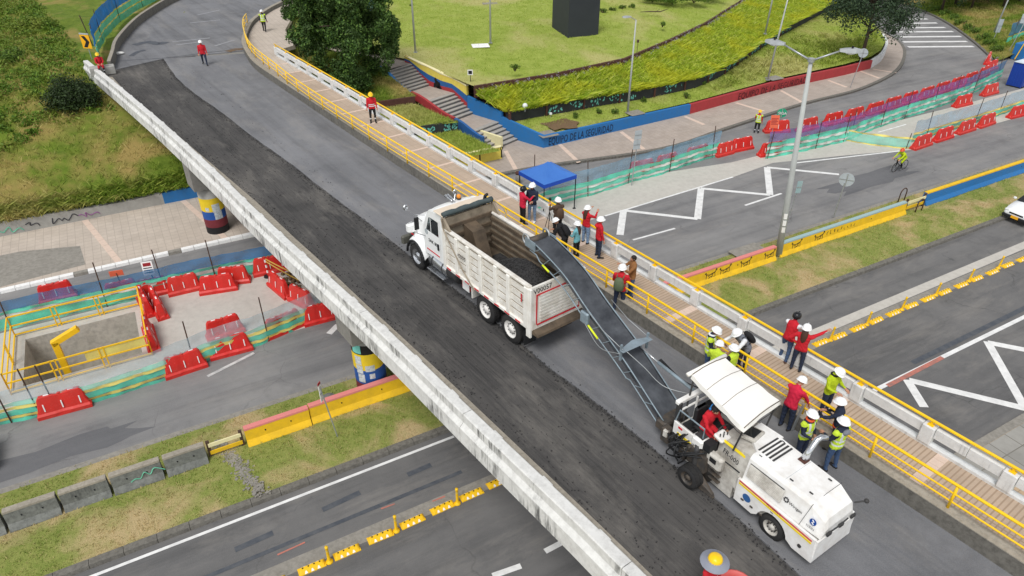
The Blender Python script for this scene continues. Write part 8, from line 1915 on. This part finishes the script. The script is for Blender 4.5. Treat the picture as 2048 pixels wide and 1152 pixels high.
for k, (px, py, l) in enumerate(((1885, 14, 'leftmost tree of the dark grove at the top right'), (1912, 4, 'second tree of the dark grove at the top right'), (1944, 12, 'third tree of the dark grove at the top right'), (1975, 2, 'fourth tree of the dark grove at the top right'), (2006, 14, 'fifth tree of the dark grove at the top right'), (2038, 4, 'tree of the dark grove at the top right corner'), (1925, -16, 'rear tree in the middle of the dark grove'), (2000, -18, 'rear tree at the right of the dark grove'), (1868, -12, 'tree behind the crosswalk at the top edge'))):
    tree('grove_tree', l, at(px, py, 1.0), 9, .6, 3.4, 3.4, 'leaf_bush', 60, 130, .34, 30 + k, trunk_r=.16, shell=.3, group='trees of the top right grove')
E2 = smoothline(ats([(1720, -8), (1800, 8), (1860, 30), (1905, 55), (1945, 85), (1975, 112), (1988, 124)]), 40)
BK = loft([setz(offset(E2, .3), .10), setz([p + V(2.2, .9, 0) for p in E2], .5), setz([p + V(9, 3, 0) for p in E2], .95), setz([p + V(30, 8, 0) for p in E2], 1.5)], 60, 5, .12)
surface('bank', BK, 'turf_hill'); blades('bank_grass', scatter_on(BK, 22000, lambda P: P[:, 1] < 130), .22, .06, 'blade_hill', lean=.9, per=2); tag(bpy.data.objects['bank_grass'], 'rough grass on the bank outside the far bend', 'grass')
m = MB(); wall_along(m, resample(EDGE_S, 40), -.05, .16, .25, 1); tag(m.build('kerb', 'kerb_concrete'), kind='structure')
bb = at(152, 222, 3.6); shrub('dark round bush on the hillside below the parapet end', V(bb.x, bb.y, 3.3), 1.9, 2.7, 'leaf_bush', 21, .17, 26, 330)
shrub('dark weedy bush at the left edge of the hillside', at(12, 130, 4.6), 1.5, 1.4, 'leaf_hedge', 22, .18, 14, 200)
shrub('spreading green bush at the upper left of the hillside', at(70, 60, 4.8), 2.2, 1.3, 'leaf_hill', 23, .2, 18, 220)
for k in range(9):
    f = k / 8; p = E2[int(14 + 22 * f)] + V(1.3, .5, .15); shrub(ordn[k] + ' low green shrub along the outer edge of the far bend', p, .9, .8, 'leaf_hedge', 40 + k, .16, 8, 90, group='shrubs along the far bend')
for k, (px, py) in enumerate(((1305, 2), (1345, 6), (1388, 4), (1425, -4))): shrub(('leftmost', 'second', 'third', 'rightmost')[k] + ' dark bush of the hedge at the top of the lawn', at(px, py, 4.3), 1.6, 1.1, 'leaf_hedge', 60 + k, .2, 12, 130, group='hedge bushes at the top of the lawn')
for k, (px, py, l) in enumerate(((1205, 26, 'by the dark cube'), (1226, 22, 'second from the dark cube'), (1244, 18, 'third from the dark cube'), (1265, 16, 'fourth from the dark cube'), (822, 16, 'by the pole at the top left of the lawn'), (1325, 52, 'on the dry part of the lawn'), (1030, 140, 'above the brown wall'))): shrub('small weed tuft ' + l, at(px, py, 4.1), .45, .5, 'leaf_hedge', 80 + k, .12, 5, 60, 'weed_tuft', 'weed', 'weed tufts on the lawn')
for k, (px, py) in enumerate(((1150, 236), (1197, 228), (1230, 226), (1285, 205), (1372, 196), (1405, 172))): shrub(ordn[k] + ' little planted shrub from the left in the lower lawn', at(px, py, 1.05), .35, .5, 'leaf_hedge', 100 + k, .1, 5, 60, group='little shrubs in the lower lawn')
br_ = thing('fallen_branch', 'dry fallen branch lying on the upper lawn', 'branch', at(1308, 26, 4.25)); m = MB(); m.tube([(-1.4, 0, .1), (-.4, .1, .12), (.6, -.1, .15), (1.5, .3, .35)], [.03, .06, .06, .02], 6); m.tube([(.2, 0, .15), (.7, .5, .3)], [.03, .01], 5); m.build('wood', 'bark', br_)

# cars -------------------------------------------------------------------
plain('car_white', srgb(236, 238, 240), .25, .12, None, 1, spec=.6); plain('car_dark', srgb(38, 42, 50), .25, .12, None, 1, spec=.6)
def car(label, pos, ang, paint):
    t = thing('parked_car' if False else 'car', label, 'car', pos, ang); Wd = .86
    st_ = [(-2.1, .55, .78, .74), (-2.0, .38, .96, .80), (-1.2, .32, 1.02, .85), (0, .30, 1.0, .86), (1.1, .32, .96, .85), (1.75, .36, .86, .80), (2.05, .42, .72, .70), (2.12, .48, .62, .60)]
    rows = [[V(x, -w, zb), V(x, -w - .02, (zb + zt) / 2), V(x, -w + .06, zt - .04), V(x, -w * .5, zt + .02), V(x, w * .5, zt + .02), V(x, w - .06, zt - .04), V(x, w + .02, (zb + zt) / 2), V(x, w, zb)] for x, zb, zt, w in st_]
    m = MB(); m.smooth = True; m.grid(rows); m.add(rows[0], [tuple(range(8))]); m.add(rows[-1], [tuple(reversed(range(8)))]); bd = m.build('body', paint, t)
    cab_ = [(-1.75, 1.0, .78), (-1.1, 1.42, .64), (.1, 1.45, .64), (.95, .98, .76)]
    m = MB(); m.smooth = False; r2 = [[V(x, -w, z), V(x, w, z)] for x, z, w in cab_]; m.grid(r2[1:3]); m.build('roof', paint, bd)
    m = MB(); m.grid(r2[0:2]); m.grid(r2[2:4]); m.build('windscreen', 'glass_dark', bd)
    for sd in (0, 1):
        s_ = -1 if sd == 0 else 1; m = MB(); m.add([V(-1.72, s_ * .79, 1.0), V(.93, s_ * .77, .98), V(.1, s_ * .645, 1.44), V(-1.1, s_ * .645, 1.41)], [(0, 1, 2, 3), (3, 2, 1, 0)]); m.build('side_window', 'glass_dark', bd)
        m = MB(); m.bbox((2.0, s_ * .58, .70), (.16, .30, .14), .04); m.build('headlight', 'lamp_glass', bd); m = MB(); m.bbox((-2.06, s_ * .62, .80), (.1, .24, .14), .03); m.build('tail_light', 'red_tape', bd)
        m = MB(); m.bbox((.75, s_ * .98, 1.0), (.12, .18, .12), .03); m.build('mirror', paint, bd)
    m = MB(); m.bbox((2.1, 0, .40), (.12, 1.5, .20), .04); bp3 = m.build('bumper', 'trim_black', bd); m = MB(); m.box((2.17, 0, .44), (.02, .42, .16)); m.build('number_plate', 'sign_yellow', bp3); m = MB(); m.bbox((2.1, 0, .62), (.06, .8, .09), .01); m.build('grille', 'trim_black', bd)
    for x in (-1.3, 1.32):
        for s_ in (1, -1): wheel(t, x, s_ * .76, s_, .31, .19, 'galv')
    return t
f1 = at(2030, 452, .35); car('white car entering at the right edge on the road below', V(f1.x, f1.y, 0) + UR * 3.0 + NR * .55, R(209), 'car_white')
f2 = at(3, 930, .3); car('dark car cut by the left edge on the lower road', V(f2.x, f2.y, 0) - UR * 2.45 + NR * .75, R(209), 'car_dark')
# loose crumbs left by the milling
m = MB(); 
for k in range(4200):
    if random.random() < .55:
        p = random.choice(mill_edge) + NB * -abs(random.gauss(.0, .14)) + UB * random.uniform(-1, 1)
    else:
        s = random.uniform(4, 55); p = BR(s, random.uniform(tl(AL, s) + .02, tl(AL, s) + .5) if random.random() < .4 else random.uniform(tl(AL, s), 11.5))
    r_ = random.uniform(.008, .028); m.box((p.x, p.y, (5.06 if p.dot(NB) < 11 else DECK) + r_ * .4), (r_ * 1.6, r_, r_ * .8), random.random() * 6)
o = m.build('loose_crumbs', 'millings'); tag(o, 'loose asphalt crumbs scattered over the milled strip', 'crumbs', kind='stuff')
